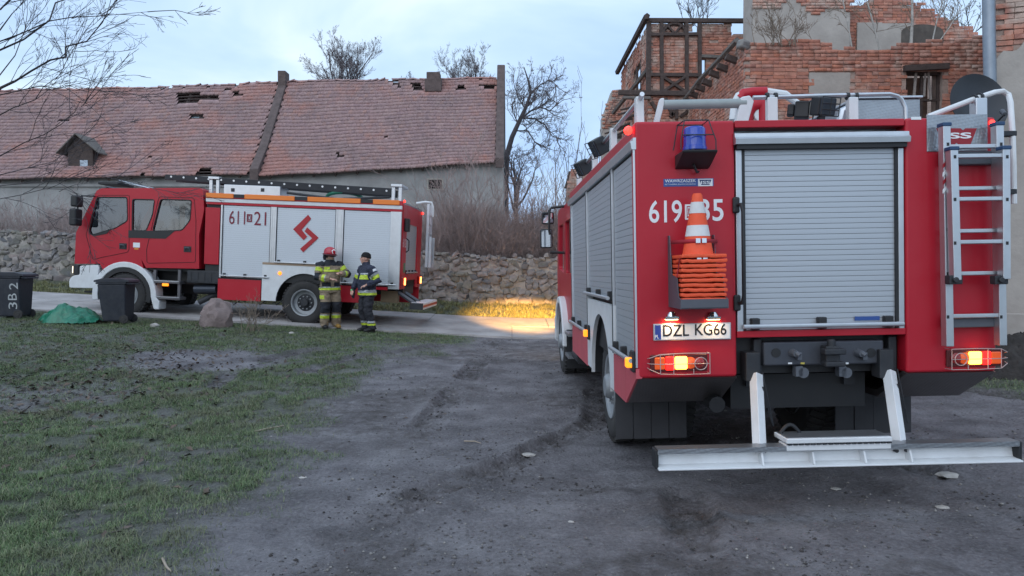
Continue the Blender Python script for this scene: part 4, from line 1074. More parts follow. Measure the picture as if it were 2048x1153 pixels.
    # mud flap of vertical rubber strips
    XM = -1.06; y0, z0 = rp(1231, 878, XM); y1, z1 = rp(1372, 805, XM)
    for (ya, yb) in ((y0, y1), (W1 - y1 - .05, W1 - y0)):
        for k in range(4):
            m = MB(); w = (yb - ya) / 4; m.box((XM, ya + k * w + .003, z0), (XM + .012 + .006 * (k % 2), ya + (k + 1) * w - .003, Z_SK + .03)); m.build('mud_flap', mat('flap_rubber', (.045, .045, .05), .75, var=.2), T)
    # underbody: spare bits behind the beam
    m = MB(); m.box((-1.0, .75, .55), (-.35, 1.75, .8)); m.tube([(-.9, .62, .62), (-.25, .62, .6)], .06, 10); m.build('underbody_gear', BLACK, T)
    # tow beam
    ya, za = rp(1527, 733, -.04); yb, zb = rp(1768, 680, -.04)
    m = MB(); m.box((-.30, ya, za), (-.04, yb, zb)); tb = m.build('tow_beam', mat('beam_paint', (.055, .062, .08), .45, .2, var=.2, dirt=.3, dcol=(.12, .11, .10)), T, bevel=.015)
    yc = (ya + yb) / 2
    for s, px in ((-1, 1520), (1, 1792)):
        yy = rp(px, 700, -.04)[0]; m = MB(); m.box((-.26, yy - .03, za - .06), (-.08, yy + .03, zb + .02)); m.build('beam_plate', STEEL_DK, tb, bevel=.01)
    for px in (1552, 1742):
        yy, zz_ = rp(px, 706, -.04); m = MB(); m.cyl((-.045, yy, zz_), (-.034, yy, zz_), .032, n=18); m.build('beam_hole', BLACK, tb)
    for px in (1585, 1715):
        yy, zz_ = rp(px, 706, -.04); m = MB(); m.cyl((-.05, yy, zz_), (.03, yy, zz_), .03, .022, 12); m.cyl((.03, yy, zz_ + .005), (.05, yy + .015, zz_ - .01), .016, n=8); m.cbox((-.02, yy + .035, zz_ - .02), (.04, .03, .05)); m.build('air_coupling', GREY_P, tb)
    yy, zz_ = rp(1655, 712, -.04); m = MB(); m.cbox((.0, yy, zz_ + .01), (.1, .10, .13)); m.cyl((.02, yy, zz_ - .05), (.02, yy, zz_ + .12), .028, n=12); m.cbox((.05, yy, zz_ + .04), (.08, .15, .04)); m.cbox((.05, yy, zz_ - .045), (.08, .14, .035)); m.build('tow_hook', STEEL_DK, tb, bevel=.01)
    for px in (1604, 1690):
        yy, zz_ = rp(px, 745, -.06); m = MB(); m.cyl((-.14, yy, zz_), (-.03, yy, zz_), .037, n=14); m.cbox((-.06, yy - .03, zz_ + .01), (.06, .05, .07)); m.build('trailer_socket', GREY_P, tb)
    for px, c_ in ((1580, WHITE_F), (1605, mat('yellow_tag', (.6, .5, .1), .5)), (1693, WHITE_F)):
        yy, zz_ = rp(px, 727, -.04); m = MB(); m.box((-.0395, yy - .014, zz_ - .006), (-.0375, yy + .014, zz_ + .006)); m.build('tag', c_, tb)
    # impact bar hung on two legs, with a folding step
    XO = .34
    zb1 = rp(1640, 895, XO)[1]; zb0 = rp(1640, 930, XO)[1]
    y0 = rp(1315, 920, XO)[0]; y1 = rp(2040, 900, XO)[0]
    m = MB(); m.prism([(XO - .10, zb1), (XO + .0, zb1), (XO + .0, zb1 - .026), (XO - .07, zb1 - .028), (XO - .055, zb0 + .012), (XO + .035, zb0 + .004), (XO + .035, zb0 - .008), (XO - .075, zb0 - .004), (XO - .09, zb1 - .03), (XO - .10, zb1 - .03)], y0, y1, lambda x, z, y: (x, y, z))
    ub = m.build('underrun_bar', WHITE_P, T, bevel=.004)
    m = MB(); m.box((XO - .102, y0 + .004, zb1 + .002), (XO + .004, y1 - .004, zb1 + .010)); m.box((XO + .001, y0 + .004, zb1 - .022), (XO + .0045, y1 - .004, zb1 + .002)); m.build('tread_strip', TREAD, ub)
    for yy in (y0 - .004, y1 + .004):
        m = MB(); m.box((XO - .10, yy - .012, zb0 - .004), (XO + .0, yy + .012, zb1 + .006)); m.build('end_cap', BLACK, ub, bevel=.006)
    for px in (1525, 1627, 1730, 1822):
        yy = rp(px, 910, XO)[0]; m = MB(); m.prism([(XO - .07, zb1 - .03), (XO - .01, zb1 - .03), (XO + .02, zb0 + .008), (XO - .06, zb0 + .008)], yy - .006, yy + .006, lambda x, z, y: (x, y, z)); m.build('rib', WHITE_P, ub)
    for px in (1516, 1535, 1800, 1822):
        yy, zz_ = rp(px, 905, XO); m = MB(); m.cyl((XO - .06, yy, zz_), (XO - .035, yy, zz_), .014, n=6); m.build('bolt', STEEL_DK, ub)
    for (pa, pb) in (((1512, 748), (1521, 893)), ((1778, 742), (1802, 889))):
        p0 = rp(*pa, -.02); p1 = rp(*pb, XO - .1); m = MB(); d = .045
        a = Vector((-.02, p0[0], p0[1])); b_ = Vector((XO - .12, p1[0], p1[1])); m.tube([a + Vector((0, 0, -.005)), b_], .046, 4); m.build('bar_leg', WHITE_P, ub, bevel=.004)
        m = MB(); m.cbox((-.06, a.y - .025, a.z + .05), (.12, .1, .2)); m.build('leg_hinge', STEEL_DK, ub, bevel=.008)
        m = MB(); pts = [a + Vector((.07, .07 * math.sin(t * PI) + .02, .02 - .32 * math.sin(t * PI) - .1 * t)) for t in np.linspace(0, 1, 9)]; m.tube(pts, .004, 5); m.build('safety_cable', STEEL_DK, ub)
    ys0, zs0 = rp(1575, 906, XO + .03); ys1, zs1 = rp(1787, 884, XO + .03)
    m = MB(); m.box((XO - .2, ys0, zs1 - .002), (XO + .02, ys1, zs1 + .03)); st = m.build('folding_step', WHITE_P, ub, bevel=.006)
    m = MB(); m.box((XO - .13, ys0 + .004, zs1 - .05), (XO + .012, ys1 - .004, zs1 - .012)); m.build('step_base', WHITE_P, st, bevel=.005)
    m = MB(); m.box((XO - .18, ys0 + .01, zs1 + .031), (XO + .0, ys1 - .01, zs1 + .034)); m.build('step_tread', TREAD, st)
    m = MB()
    for k in range(18): yk = ys0 + .02 + (ys1 - ys0 - .04) * k / 17; m.box((XO + .012, yk - .014, zs1 - .011), (XO + .022, yk + .014, zs1 - .003))
    m.build('step_hinge', STEEL_DK, st)
    m = MB(); c = Vector((XO - .14, ys0 + .02, zs1 + .034)); m.tube([c + Vector((0, .13 * t, .055 * math.sin(PI * t))) for t in np.linspace(0, 1, 9)], .012, 7); m.build('step_handle', BLACK, st)
    # number, makers plate
    y0, z0 = rp(1372, 424); _, zt1 = rp(1372, 400); _, zt0 = rp(1372, 446)
    fx = .0022
    def txt(s, pxl, pxr, pyc, hpx, m, name='number', bold=0.0, x=fx):
        ya, z_ = rp(pxl, pyc, x); yb, _ = rp(pxr, pyc, x); hh = hpx / 291.0
        return place_text(name, s, m, T, (x, (ya + yb) / 2, z_), (0, 1, 0), (0, 0, 1), hh, abs(yb - ya), bold)
    txt('619', 1298, 1364, 424, 45, WHITE_F, bold=.012); txt('35', 1399, 1447, 421, 44, WHITE_F, bold=.012); txt('D', 1375, 1385, 424, 18, WHITE_F)
    ya, za_ = rp(1370, 440); yb, zb_ = rp(1392, 409); m = MB()
    for (p, q) in (((ya, za_), (yb, za_ + .012)), ((ya, zb_ - .012), (yb, zb_)), ((ya, za_ + .012), (ya + .012, zb_ - .012)), ((yb - .012, za_ + .012), (yb, zb_ - .012))): m.box((.0008, p[0], p[1]), (.002, q[0], q[1]))
    m.build('number_box', WHITE_F, T)
    ya, za_ = rp(1327, 374); yb, zb_ = rp(1427, 357); m = MB(); m.box((.0004, ya, za_), (.002, yb, zb_)); mp_ = m.build('maker_plate', mat('label_blue', (.03, .08, .28), .4), T)
    txt('WAWRZASZEK', 1330, 1392, 362.5, 6, WHITE_F, 'lettering', .01, .0035); txt('INŻYNIERIA SAMOCHODÓW', 1330, 1392, 369, 3, WHITE_F, 'lettering', 0, .0035)
    ya, za_ = rp(1396, 373); yb, zb_ = rp(1425, 358); m = MB(); m.box((.0022, ya, za_), (.003, yb, zb_)); m.build('badge', WHITE_F, T)
    m = MB(); c = ((ya + yb) / 2, (za_ + zb_) / 2); m.add([(.0038, c[0] - .042, c[1] + .019), (.0038, c[0] + .042, c[1] + .019), (.0038, c[0] + .027, c[1] - .017), (.0038, c[0] - .027, c[1] - .017)], [(0, 1, 2, 3)]); m.build('emblem', mat('label_navy', (.02, .04, .13), .4), T)
    txt('ISS', 1402, 1420, 365.5, 6, WHITE_F, 'lettering', .015, .0046)
    # licence plate
    ya, za_ = rp(1306, 682); yb, zb_ = rp(1461, 645)
    m = MB(); m.box((.001, ya, za_), (.014, yb, zb_)); P_ = m.build('plate_holder', ALU, T, bevel=.005)
    m = MB(); m.box((.0142, ya + .01, za_ + .008), (.016, yb - .01, zb_ - .008)); m.build('licence_plate', WHITE_F, T)
    ye, _ = rp(1321, 660); m = MB(); m.box((.0162, ya + .011, za_ + .009), (.0168, ye, zb_ - .009)); m.build('plate_band', mat('euro_blue', (.02, .05, .30), .4), T)
    DK = mat('plate_ink', (.012, .012, .014), .5); txt('PL', 1310, 1318, 674, 7, WHITE_F, 'lettering', .01, .0172)
    txt('DZL', 1326, 1378, 662, 23, DK, 'lettering', .012, .0172); txt('KG66', 1390, 1453, 660, 23, DK, 'lettering', .012, .0172)
    for px in (1341, 1424):
        yy, zz_ = rp(px, 632); m = MB(); m.lathe([(.001, .035), (.022, .03), (.034, .012), (.036, 0)], 14, Matrix.Translation((.03, yy, zz_ - .002))); m.box((.0, yy - .045, zz_ - .022), (.05, yy + .045, zz_ - .004)); pl = m.build('plate_lamp', CHROME, T)
        m = MB(); m.box((.004, yy - .04, zz_ - .026), (.046, yy + .04, zz_ - .0222)); m.build('lamp_lens', mat('plate_lamp_lit', (1, .8, .5), .3, emit=(1, .55, .2), estr=14), pl)
        ld = bpy.data.lights.new('plate_light', 'AREA'); ld.energy = .55; ld.size = .05; ld.color = (1, .66, .33); lo = bpy.data.objects.new('plate_light', ld); COL.objects.link(lo); lo.parent = pl; lo.location = (.04, yy, zz_ - .03); lo.rotation_euler = (0, R(-12), 0)
    # tail lights in wire cages
    LENS = mat('lens_red', (.30, .012, .012), .2, coat=.5); LENS_D = mat('lens_dark', (.10, .02, .02), .25); LIT = mat('tail_lit', (1, .5, .15), .3, emit=(1, .36, .05), estr=7); LITR = mat('tail_red', (.8, .02, .02), .3, emit=(1, .02, .015), estr=1.5)
    LENS_O = mat('lens_orange', (.6, .12, .02), .25, emit=(1, .08, .02), estr=.3)
    WIRE = mat('cage_wire', (.55, .42, .40), .45, .5)
    for side, (x0p, x1p, yc_, sgn) in (('left', (1297, 1416, 727, 1)), ('right', (1888, 2007, 717, -1))):
        ya, zc_ = rp(x0p, yc_); yb, _ = rp(x1p, yc_); hh = .058
        f = (lambda t: ya + (yb - ya) * t) if sgn > 0 else (lambda t: yb - (yb - ya) * t)   # t from outer to inner end
        m = MB(); m.box((0.001, min(f(.02), f(.98)), zc_ - hh), (.018, max(f(.02), f(.98)), zc_ + hh)); TL = m.build('tail_light', LENS_D, T, bevel=.006)
        for (t0, t1, mt, dz0, dz1, nm, dx) in ((.09, .26, LENS_O, -.042, .042, 'indicator_lens', .036), (.265, .42, LITR, -.048, .048, 'red_lens', .042), (.425, .63, LIT, -.042, .046, 'lit_lens', .044)):
            m = MB(); m.box((.0185, min(f(t0), f(t1)), zc_ + dz0), (dx, max(f(t0), f(t1)), zc_ + dz1)); m.build(nm, mt, TL, bevel=.010)
        for (t, rr, mt, nm) in ((.69, .040, LENS_O, 'fog_lens'), (.83, .038, LENS, 'reflector')):
            m = MB(); m.lathe([(.001, .022), (rr * .6, .019), (rr, .008), (rr, 0)], 22, Matrix.Translation((.0185, f(t), zc_)) @ Matrix.Rotation(PI / 2, 4, 'Y')); m.build(nm, mt, TL)
        cg = MB(); r_ = .003; X_ = .075
        for dz in (hh + .012, -hh - .012, 0):
            tap = .55 if dz else 0
            cg.tube([(.002, f(-.02), zc_ + dz * .45), (.04, f(.0), zc_ + dz * .55), (X_, f(.16), zc_ + dz * .95), (X_, f(.55), zc_ + dz * 1.03), (X_, f(.98), zc_ + dz)], r_, 6)
        for t in (.16, .38, .98, .71):
            sc = .95 if t < .3 else 1; q = hh + .012; cg.tube([(X_, f(t), zc_ - q * sc), (X_, f(t), zc_ + q * sc)] if t != .71 else [(X_, f(t), zc_ - q), (X_, f(t), zc_ - .035)], r_, 6)
        for dz in (hh + .012, -hh - .012): cg.tube([(X_, f(.98), zc_ + dz), (.0, f(.985), zc_ + dz)], r_, 6)
        cg.tube([(X_ + .001, f(.83) + .042 * math.cos(a), zc_ + .042 * math.sin(a)) for a in np.linspace(0, 2 * PI, 20, endpoint=False)], r_, 6, closed=True)
        cg.build('light_cage', WIRE, TL)
    # outline lamps
    for (px, py, x) in ((1271, 259, -.05), (2003, 246, -.03)):
        yy = -.035 if px < 1600 else W1 - .03; z_ = rp(px, py)[1]; m = MB(); m.lathe([(.001, .04), (.02, .036), (.03, .015), (.03, 0)], 14, Matrix.Translation((x, yy, z_)) @ Matrix.Rotation(PI / 2, 4, 'Y')); m.build('outline_lamp', RED_L, T)
    for xx in (-.06, X_B + .15):
        m = MB(); m.box((xx - .03, -.075, Z_BAR - .02), (xx + .03, -.02, Z_BAR + .05)); m.build('side_marker', AMBER_L, T, bevel=.012)
        m = MB(); m.box((xx - .05, -.035, Z_BAR - .05), (xx + .05, -.013, Z_BAR + .10)); m.build('marker_holder', BLACK, T, bevel=.01)
    m = MB(); yy, zz_ = rp(2011, 712); m.box((-.16, W1 - .01, zz_ - .04), (-.06, W1 + .05, zz_ + .04)); m.build('side_marker', AMBER_L, T, bevel=.015)
    # blue beacon on its shelf, in a wire cage
    yb0, zb0_ = rp(1388, 302, .10); BLUE = mat('beacon_blue', (.012, .05, .40), .12, coat=.6, var=.1)
    Mx = Matrix.Translation((.10, yb0 + .005, zb0_))
    m = MB(); m.lathe([(.001, .155), (.06, .155), (.068, .148), (.072, .14), (.075, .03), (.078, .028), (.078, 0), (.001, 0)], 30, Mx); bc = m.build('blue_beacon', BLUE, T)
    m = MB(); m.lathe([(.0785, .022), (.081, .02), (.081, .004), (.0785, .002)], 30, Mx); m.lathe([(.0755, .1), (.077, .098), (.077, .094), (.0755, .092)], 30, Mx); m.build('beacon_ring', BLUE, bc)
    m = MB(); m.prism([(.0, -.015), (.22, -.012), (.215, -.028), (.06, -.095), (.0, -.11)], yb0 - .105, yb0 + .125, lambda x, z, y: (x, y, zb0_ + z)); m.build('beacon_shelf', BLACK, T, bevel=.006)
    cg = MB(); r_ = .0042; q = .115; zt_ = zb0_ + .19
    for s in (-1, 1):
        cg.tube([(.0, yb0 + s * q, zb0_ + .02), (.0, yb0 + s * (q - .03), zt_), (.17, yb0 + s * (q - .035), zt_), (.21, yb0 + s * q, zb0_ + .05), (.21, yb0 + s * q, zb0_ - .01)], r_, 6)
    for z_, w in ((zt_, q - .035), (zb0_ + .09, q - .012)): cg.tube([(.19 if z_ < zt_ else .17, yb0 - w, z_), (.19 if z_ < zt_ else .17, yb0 + w, z_)], r_, 6)
    cg.tube([(.0, yb0 - q + .03, zt_), (.0, yb0 + q - .03, zt_)], r_, 6); cg.build('beacon_cage', STEEL_DK, T)
    m = MB(); m.tube([(.08, yb0 + .0, zb0_ - .09), (.06, yb0 + .03, zb0_ - .14), (.02, yb0 + .05, zb0_ - .13)], .008, 6); m.build('beacon_cable', BLACK, T)
    # grab handle beside the shutter
    y0, z1 = rp(1472, 405); _, z0 = rp(1472, 612); m = MB(); m.tube([(0, y0, z1 - .02), (.06, y0 + .015, z1 - .02), (.075, y0 + .022, z1 - .07), (.075, y0 + .022, z0 + .07), (.06, y0 + .015, z0 + .02), (0, y0, z0 + .02)], .013, 8); g = m.build('grab_handle', BLACK, T)
    for z_ in (z1 - .02, z0 + .02): m = MB(); m.cbox((.012, y0 - .004, z_), (.024, .05, .11)); m.build('handle_foot', BLACK, g, bevel=.012)
    # chequer plate with emblem at the upper right corner, small label
    ya, za_ = rp(1853, 304); yb, zb_ = rp(1974, 229); m = MB(); m.box((.001, ya, za_), (.006, yb, zb_)); m.build('kick_plate', TREAD, T, bevel=.002)
    cy, cz = rp(1913, 273, .007); RF = mat('red_film', (.30, .01, .02), .4)
    m = MB(); s_ = 1 / 291; 
    def EP(px, py): q = rp(px, py, .0066); return (.0066, q[0], q[1])
    m.add([EP(1872, 257), EP(1921, 257), EP(1926, 261), EP(1931, 257), EP(1954, 257), EP(1941, 290), EP(1917, 290), EP(1913, 286), EP(1909, 290), EP(1889, 290)], [tuple(range(10))]); m.build('emblem', RF, T)
    txt('ISS', 1887, 1943, 272, 12, WHITE_F, 'lettering', .03, .0075)
    ya, za_ = rp(1822, 240); yb, zb_ = rp(1842, 234); m = MB(); m.box((.0006, ya, za_), (.002, yb, zb_)); m.build('small_label', WHITE_F, T)
    # ladder rests
    for (p, q) in (((1875, 333), (2003, 305)), ((1880, 655), (2003, 632))):
        ya, za_ = rp(*p); yb, zb_ = rp(*q); m = MB(); m.box((.002, ya, za_), (.07, min(yb, W1 - .02), zb_)); m.build('ladder_rest', GREY_P, T, bevel=.008)
    # cone rack
    def CR(px, py, x): q = rp(px, py, x); return Vector((x, q[0], q[1]))
    GM = mat('rack_grey', (.10, .105, .125), .5, .2, var=.1)
    yA = CR(1342, 600, .02).y; yB = CR(1452, 600, .3).y; yA2 = CR(1362, 600, .32).y
    zlo = rp(1400, 618, .32)[1]; zhi = rp(1400, 600, .32)[1]; zup = rp(1340, 472, .01)[1]
    m = MB(); m.box((.0, yA2, zlo), (.335, yB, zlo + .008)); m.box((.33, yA2, zlo), (.335, yB, zhi + .005)); cr_ = m.build('cone_rack', GM, T)
    for yy in (yA2 - .003, yB + .003):
        m = MB(); m.prism([(.0, zlo), (.335, zlo), (.335, zhi), (.20, zhi + .13), (.045, zup), (.0, zup)] if yy < 1 and False else [(.0, zlo), (.335, zlo), (.335, zhi), (.27, zhi + .02), (.24, zhi + .14), (.10, zhi + .16), (.045, zup), (.0, zup)], yy - .003, yy + .003, lambda x, z, y: (x, y, z)); m.build('rack_side', GM, cr_)
    # roof gear ------------------------------------------------------------
    XR = -.25
    def RP(px, py, x=XR): q = rp(px, py, x); return Vector((x, q[0], q[1]))
    zr = ztop - .03
    # long rails on both roof edges with white posts
    rail = MB(); pts = []
    posts = [(1283, -.12), (1236, -1.25), (1199, -2.4), (1156, -3.8)]
    for (px, x) in posts:
        yy = .06; z_ = ztop + .17; pts.append((x, yy, z_))
        m = MB(); m.prism([(x - .05, ztop - .02), (x + .05, ztop - .02), (x + .035, z_ + .02), (x - .035, z_ + .02)], .03, .085, lambda a, b, d: (a, d, b)); m.build('rail_post', WHITE_P, T, bevel=.008)
    rail.tube([pts[-1]] + pts[::-1][1:] + [(-.02, .06, ztop + .19)], .017, 8); rail.build('roof_rail', ALU, T)
    # cross rail at the back
    a, b_, c, d = RP(1506, 196), RP(1780, 189), RP(1803, 200), RP(1812, 236)
    m = MB(); m.tube([a, RP(1650, 192), b_, RP(1795, 193), c, RP(1810, 215), Vector((d.x, d.y, zr))], .016, 8); m.build('cross_rail', ALU, T)
    for (px, w) in ((1543, 20), (1704, 19)):
        p, q = RP(px - w / 2, 240), RP(px + w / 2, 196); m = MB(); m.box((XR - .03, p.y, zr), (XR + .03, q.y, q.z)); m.build('rail_post', WHITE_P, T, bevel=.008)
        for dx in (-9, 8): r_ = RP(px + dx, 193); m = MB(); m.lathe([(.018, -.01), (.026, -.01), (.026, .01), (.018, .01)], 14, Matrix.Translation(r_) @ Matrix.Rotation(PI / 2, 4, 'X'), close=True); m.build('rail_clamp', BLACK, T)
    # grey suction hose pipe on brackets
    p, q = RP(1327, 210), RP(1491, 207); m = MB(); m.tube([p, q], .034, 16); m.build('roof_pipe', mat('pipe_grey', (.30, .34, .34), .5, var=.12), T)
    for px, tilt in ((1322, -1), (1478, 1)):
        c = RP(px, 210); m = MB(); m.prism([(c.y - .075, zr), (c.y - .035, zr), (c.y + .02, c.z), (c.y + .02, c.z + .045), (c.y - .01, c.z + .04)], XR - .025, XR + .025, lambda y, z, x: (x, y, z)) if tilt < 0 else m.prism([(c.y - .05, zr), (c.y + .04, zr), (c.y + .1, c.z + .02), (c.y + .07, c.z + .06), (c.y + .01, c.z + .05)], XR - .03, XR + .03, lambda y, z, x: (x, y, z)); m.build('pipe_bracket', WHITE_P, T, bevel=.008)
    # water cannon
    XC = -.75
    def RC(px, py): return RP(px, py, XC)
    m = MB(); m.tube([RC(1490, 250), RC(1492, 225), RC(1502, 212), RC(1520, 207), RC(1528, 220), RC(1528, 250)], .062, 14); wc = m.build('water_cannon', RED, T)
    m = MB(); m.tube([RC(1478, 198), RC(1486, 188), RC(1505, 185), RC(1532, 184)], .04, 12); m.build('cannon_barrel', RED, wc)
    m = MB(); m.tube([RC(1466, 240), RC(1470, 205), RC(1477, 192), RC(1490, 187)], .03, 10); m.build('cannon_arm', WHITE_P, wc)
    m = MB(); m.tube([RC(1532, 185), RC(1570, 189), RC(1604, 214)], [.036, .03, .024], 10); m.build('cannon_arm', WHITE_P, wc)
    c = RC(1518, 232); m = MB(); m.lathe([(.001, .03), (.045, .03), (.05, .02), (.05, 0), (.001, 0)], 18, Matrix.Translation(c) @ Matrix.Rotation(PI / 2, 4, 'Y')); m.build('pressure_gauge', WHITE_F, wc)
    # work lamps
    def lamp(c, w, h, d, yawz, pitch, nm='work_lamp'):
        Mm = Matrix.Translation(c) @ Matrix.Rotation(yawz, 4, 'Z') @ Matrix.Rotation(pitch, 4, 'Y')
        m = MB(); m.box((-d / 2, -w / 2, -h / 2), (d / 2, w / 2, h / 2), Mm); m.box((-d, -w * .35, -h * .35), (-d / 2, w * .35, h * .35), Mm); lm = m.build(nm, BLACK, T, bevel=.012)
        m = MB(); m.box((d / 2 + .001, -w * .43, -h * .42), (d / 2 + .006, w * .43, h * .42), Mm); m.build('lamp_glass', mat('lamp_glass', (.05, .06, .08), .08, spec=.8), lm)
        g = MB(); e_ = d / 2 + .03
        for t in np.linspace(-.5, .5, 4): g.tube([Mm @ Vector((e_, -w * .5, h * t)), Mm @ Vector((e_, w * .5, h * t))], .004, 5)
        for t in (-.5, 0, .5): g.tube([Mm @ Vector((e_, w * t, -h * .5)), Mm @ Vector((e_, w * t, h * .5))], .004, 5)
        g.build('lamp_guard', BLACK, lm); return lm
    lamp(RP(1646, 214), .16, .13, .09, .35, .2); lamp(RP(1615, 216) + Vector((-.1, 0, 0)), .13, .12, .1, 1.2, .1)
    lamp(Vector((-1.85, .02, ztop + .14)), .12, .16, .12, -1.2, .5); lamp(Vector((-3.1, .02, ztop + .12)), .12, .16, .12, -1.2, .5)
    m = MB(); m.cyl((XR, RP(1640, 0).y, zr), (XR, RP(1640, 0).y, zr + .1), .03, n=10); m.cbox((XR - .05, RP(1672, 0).y, zr + .03), (.1, .3, .07)); m.build('lamp_base', STEEL_DK, T, bevel=.01)
    # aluminium locker
    p, q = RP(1714, 240, -.6), RP(1841, 197, -.6); m = MB(); m.box((-1.6, p.y, zr), (-.6, q.y, q.z)); lk = m.build('roof_locker', TREAD, T, bevel=.012)
    m = MB(); m.box((-1.62, p.y - .01, q.z + .001), (-.58, q.y + .01, q.z + .018)); m.build('locker_lid', ALU, lk, bevel=.004)
    p, q = RP(1672, 238, -.5), RP(1700, 222, -.5); m = MB(); m.tube([(-.5, p.y, zr), (-.5, p.y + .05, q.z), (-.5, q.y, q.z + .02)], .03, 8); m.build('roof_bracket', ALU, T)
    # right-hand curved rail
    m = MB(); m.tube([RP(1856, 234, -.1), RP(1950, 198, -.1), RP(1990, 185, -.1), RP(2006, 183, -.1), RP(2017, 190, -.1), RP(2021, 205, -.05), RP(2025, 265, .0), RP(2027, 330, .0), RP(2028, 408, .0)], .019, 10); m.build('boarding_rail', WHITE_P, T)
    for px, py in ((1948, 199), (1959, 195)): m = MB(); m.lathe([(.02, -.011), (.03, -.011), (.03, .011), (.02, .011)], 14, Matrix.Translation(RP(px, py, -.1)) @ Matrix.Rotation(PI / 2, 4, 'X') @ Matrix.Rotation(R(20), 4, 'Y'), close=True); m.build('rail_clamp', BLACK, T)
    p, q = RP(1945, 236, -.1), RP(1968, 198, -.1); m = MB(); m.box((-.14, p.y, p.z), (-.06, q.y, q.z)); m.build('rail_post', ALU, T, bevel=.008)
    for py in (268, 384): c = RP(2022, py, .0); m = MB(); m.box((-.04, W1 - .03, c.z - .018), (.02, c.y + .03, c.z + .018)); m.build('rail_bracket', STEEL_DK, T, bevel=.005)
    # mirrors on the left of the cab
    XMm = -5.9
    def SP(px, py, x=XMm): q = rp(px, py, x); return Vector((x, q[0], q[1]))
    MIR = mat('mirror_face', (.75, .8, .85), .03, 1.0)
    m = MB(); m.tube([SP(1145, 413), SP(1128, 413), SP(1103, 416), SP(1099, 421), SP(1098, 460), SP(1100, 470)], .02, 8); m.tube([SP(1100, 505), SP(1130, 506)], .02, 8); m.build('mirror_arm', BLACK, T)
    for (x0p, y0p, x1p, y1p) in ((1084, 424, 1108, 449), (1081, 458, 1105, 497)):
        a, b_ = SP(x0p, y1p), SP(x1p, y0p); m = MB(); m.box((XMm - .1, a.y, a.z), (XMm, b_.y, b_.z)); mr = m.build('mirror', BLACK, T, bevel=.03, seg=3)
        m = MB(); m.box((XMm + .001, a.y + .018, a.z + .018), (XMm + .004, b_.y - .018, b_.z - .018)); m.build('mirror_glass', MIR, mr)
near_engine()

def side_panel(prof, wins, y0, y1):
    from mathutils.geometry import tessellate_polygon
    m = MB(); loops = [[Vector((x, z, 0)) for x, z in prof]] + [[Vector((x, z, 0)) for x, z in w] for w in wins]
    tris = tessellate_polygon(loops); flat = [p for l in loops for p in l]; n = len(flat)
    vs = [(p.x, y0, p.y) for p in flat] + [(p.x, y1, p.y) for p in flat]
    fs = [tuple(t) for t in tris] + [tuple(i + n for i in t[::-1]) for t in tris]; o = 0
    for l in loops:
        k = len(l)
        for i in range(k): j = (i + 1) % k; fs.append((o + i, o + j, n + o + j, n + o + i))
        o += k
    return m.add(vs, fs)
def round_poly(pts, r=.05, n=4):
    out = []; N_ = len(pts)
    for i in range(N_):
        p0, p, p2 = Vector(pts[i - 1]), Vector(pts[i]), Vector(pts[(i + 1) % N_])
        a = (p0 - p); b = (p2 - p); q = min(r, a.length * .45, b.length * .45); A = p + a.normalized() * q; B = p + b.normalized() * q
        for k in range(n + 1):
            t = k / n; out.append(tuple(A * (1 - t) ** 2 + p * 2 * t * (1 - t) + B * t * t))
    return out
def make_cab(T, prof, wins, wid, zfloor, xf_low, xr, zroof, white=WHITE_P):
    """hollow crew cab.  prof: side outline (x,z); first points run up the front"""
    m = side_panel(prof, wins, 0, .06); cb = m.build('cab', RED, T, bevel=.012, seg=2)
    m = side_panel(prof, wins, wid - .06, wid); m.build('far_side', RED, cb, bevel=.012)
    # skin across: roof, rear, front, floor
    ws0, ws1 = prof[1], prof[2]          # windscreen foot and top
    xs = [p for p in prof]
    sk = MB(); ring = prof
    for i in range(len(ring)):
        a, b = ring[i], ring[(i + 1) % len(ring)]
        if (a, b) == (ws0, ws1): continue
        c = Vector((sum(p[0] for p in prof) / len(prof), sum(p[1] for p in prof) / len(prof)))
        d = Vector((b[0] - a[0], b[1] - a[1])); nrm = Vector((-d.y, d.x)).normalized()
        if (Vector(a) - c).dot(nrm) > 0: nrm = -nrm
        nrm *= .03
        vs = []
        for y in (.061, wid - .061):
            vs += [(a[0], y, a[1]), (b[0], y, b[1]), (b[0] + nrm.x, y, b[1] + nrm.y), (a[0] + nrm.x, y, a[1] + nrm.y)]
        sk.add(vs, [(0, 1, 2, 3), (4, 7, 6, 5), (0, 4, 5, 1), (2, 6, 7, 3), (1, 5, 6, 2), (0, 3, 7, 4)])
    sk.build('cab_shell', RED, cb)
    m = MB(); m.add([(ws0[0] + .012, .062, ws0[1]), (ws0[0] + .012, wid - .062, ws0[1]), (ws1[0] + .012, wid - .062, ws1[1]), (ws1[0] + .012, .062, ws1[1])], [(0, 1, 2, 3)]); m.build('windscreen', GLASS, cb)
    for w in wins:
        for y in (.03, wid - .03):
            m = MB(); m.v += [(x, y, z) for x, z in w]; m.f.append(tuple(range(len(w)))); m.build('window', GLASS, cb)
    return cb
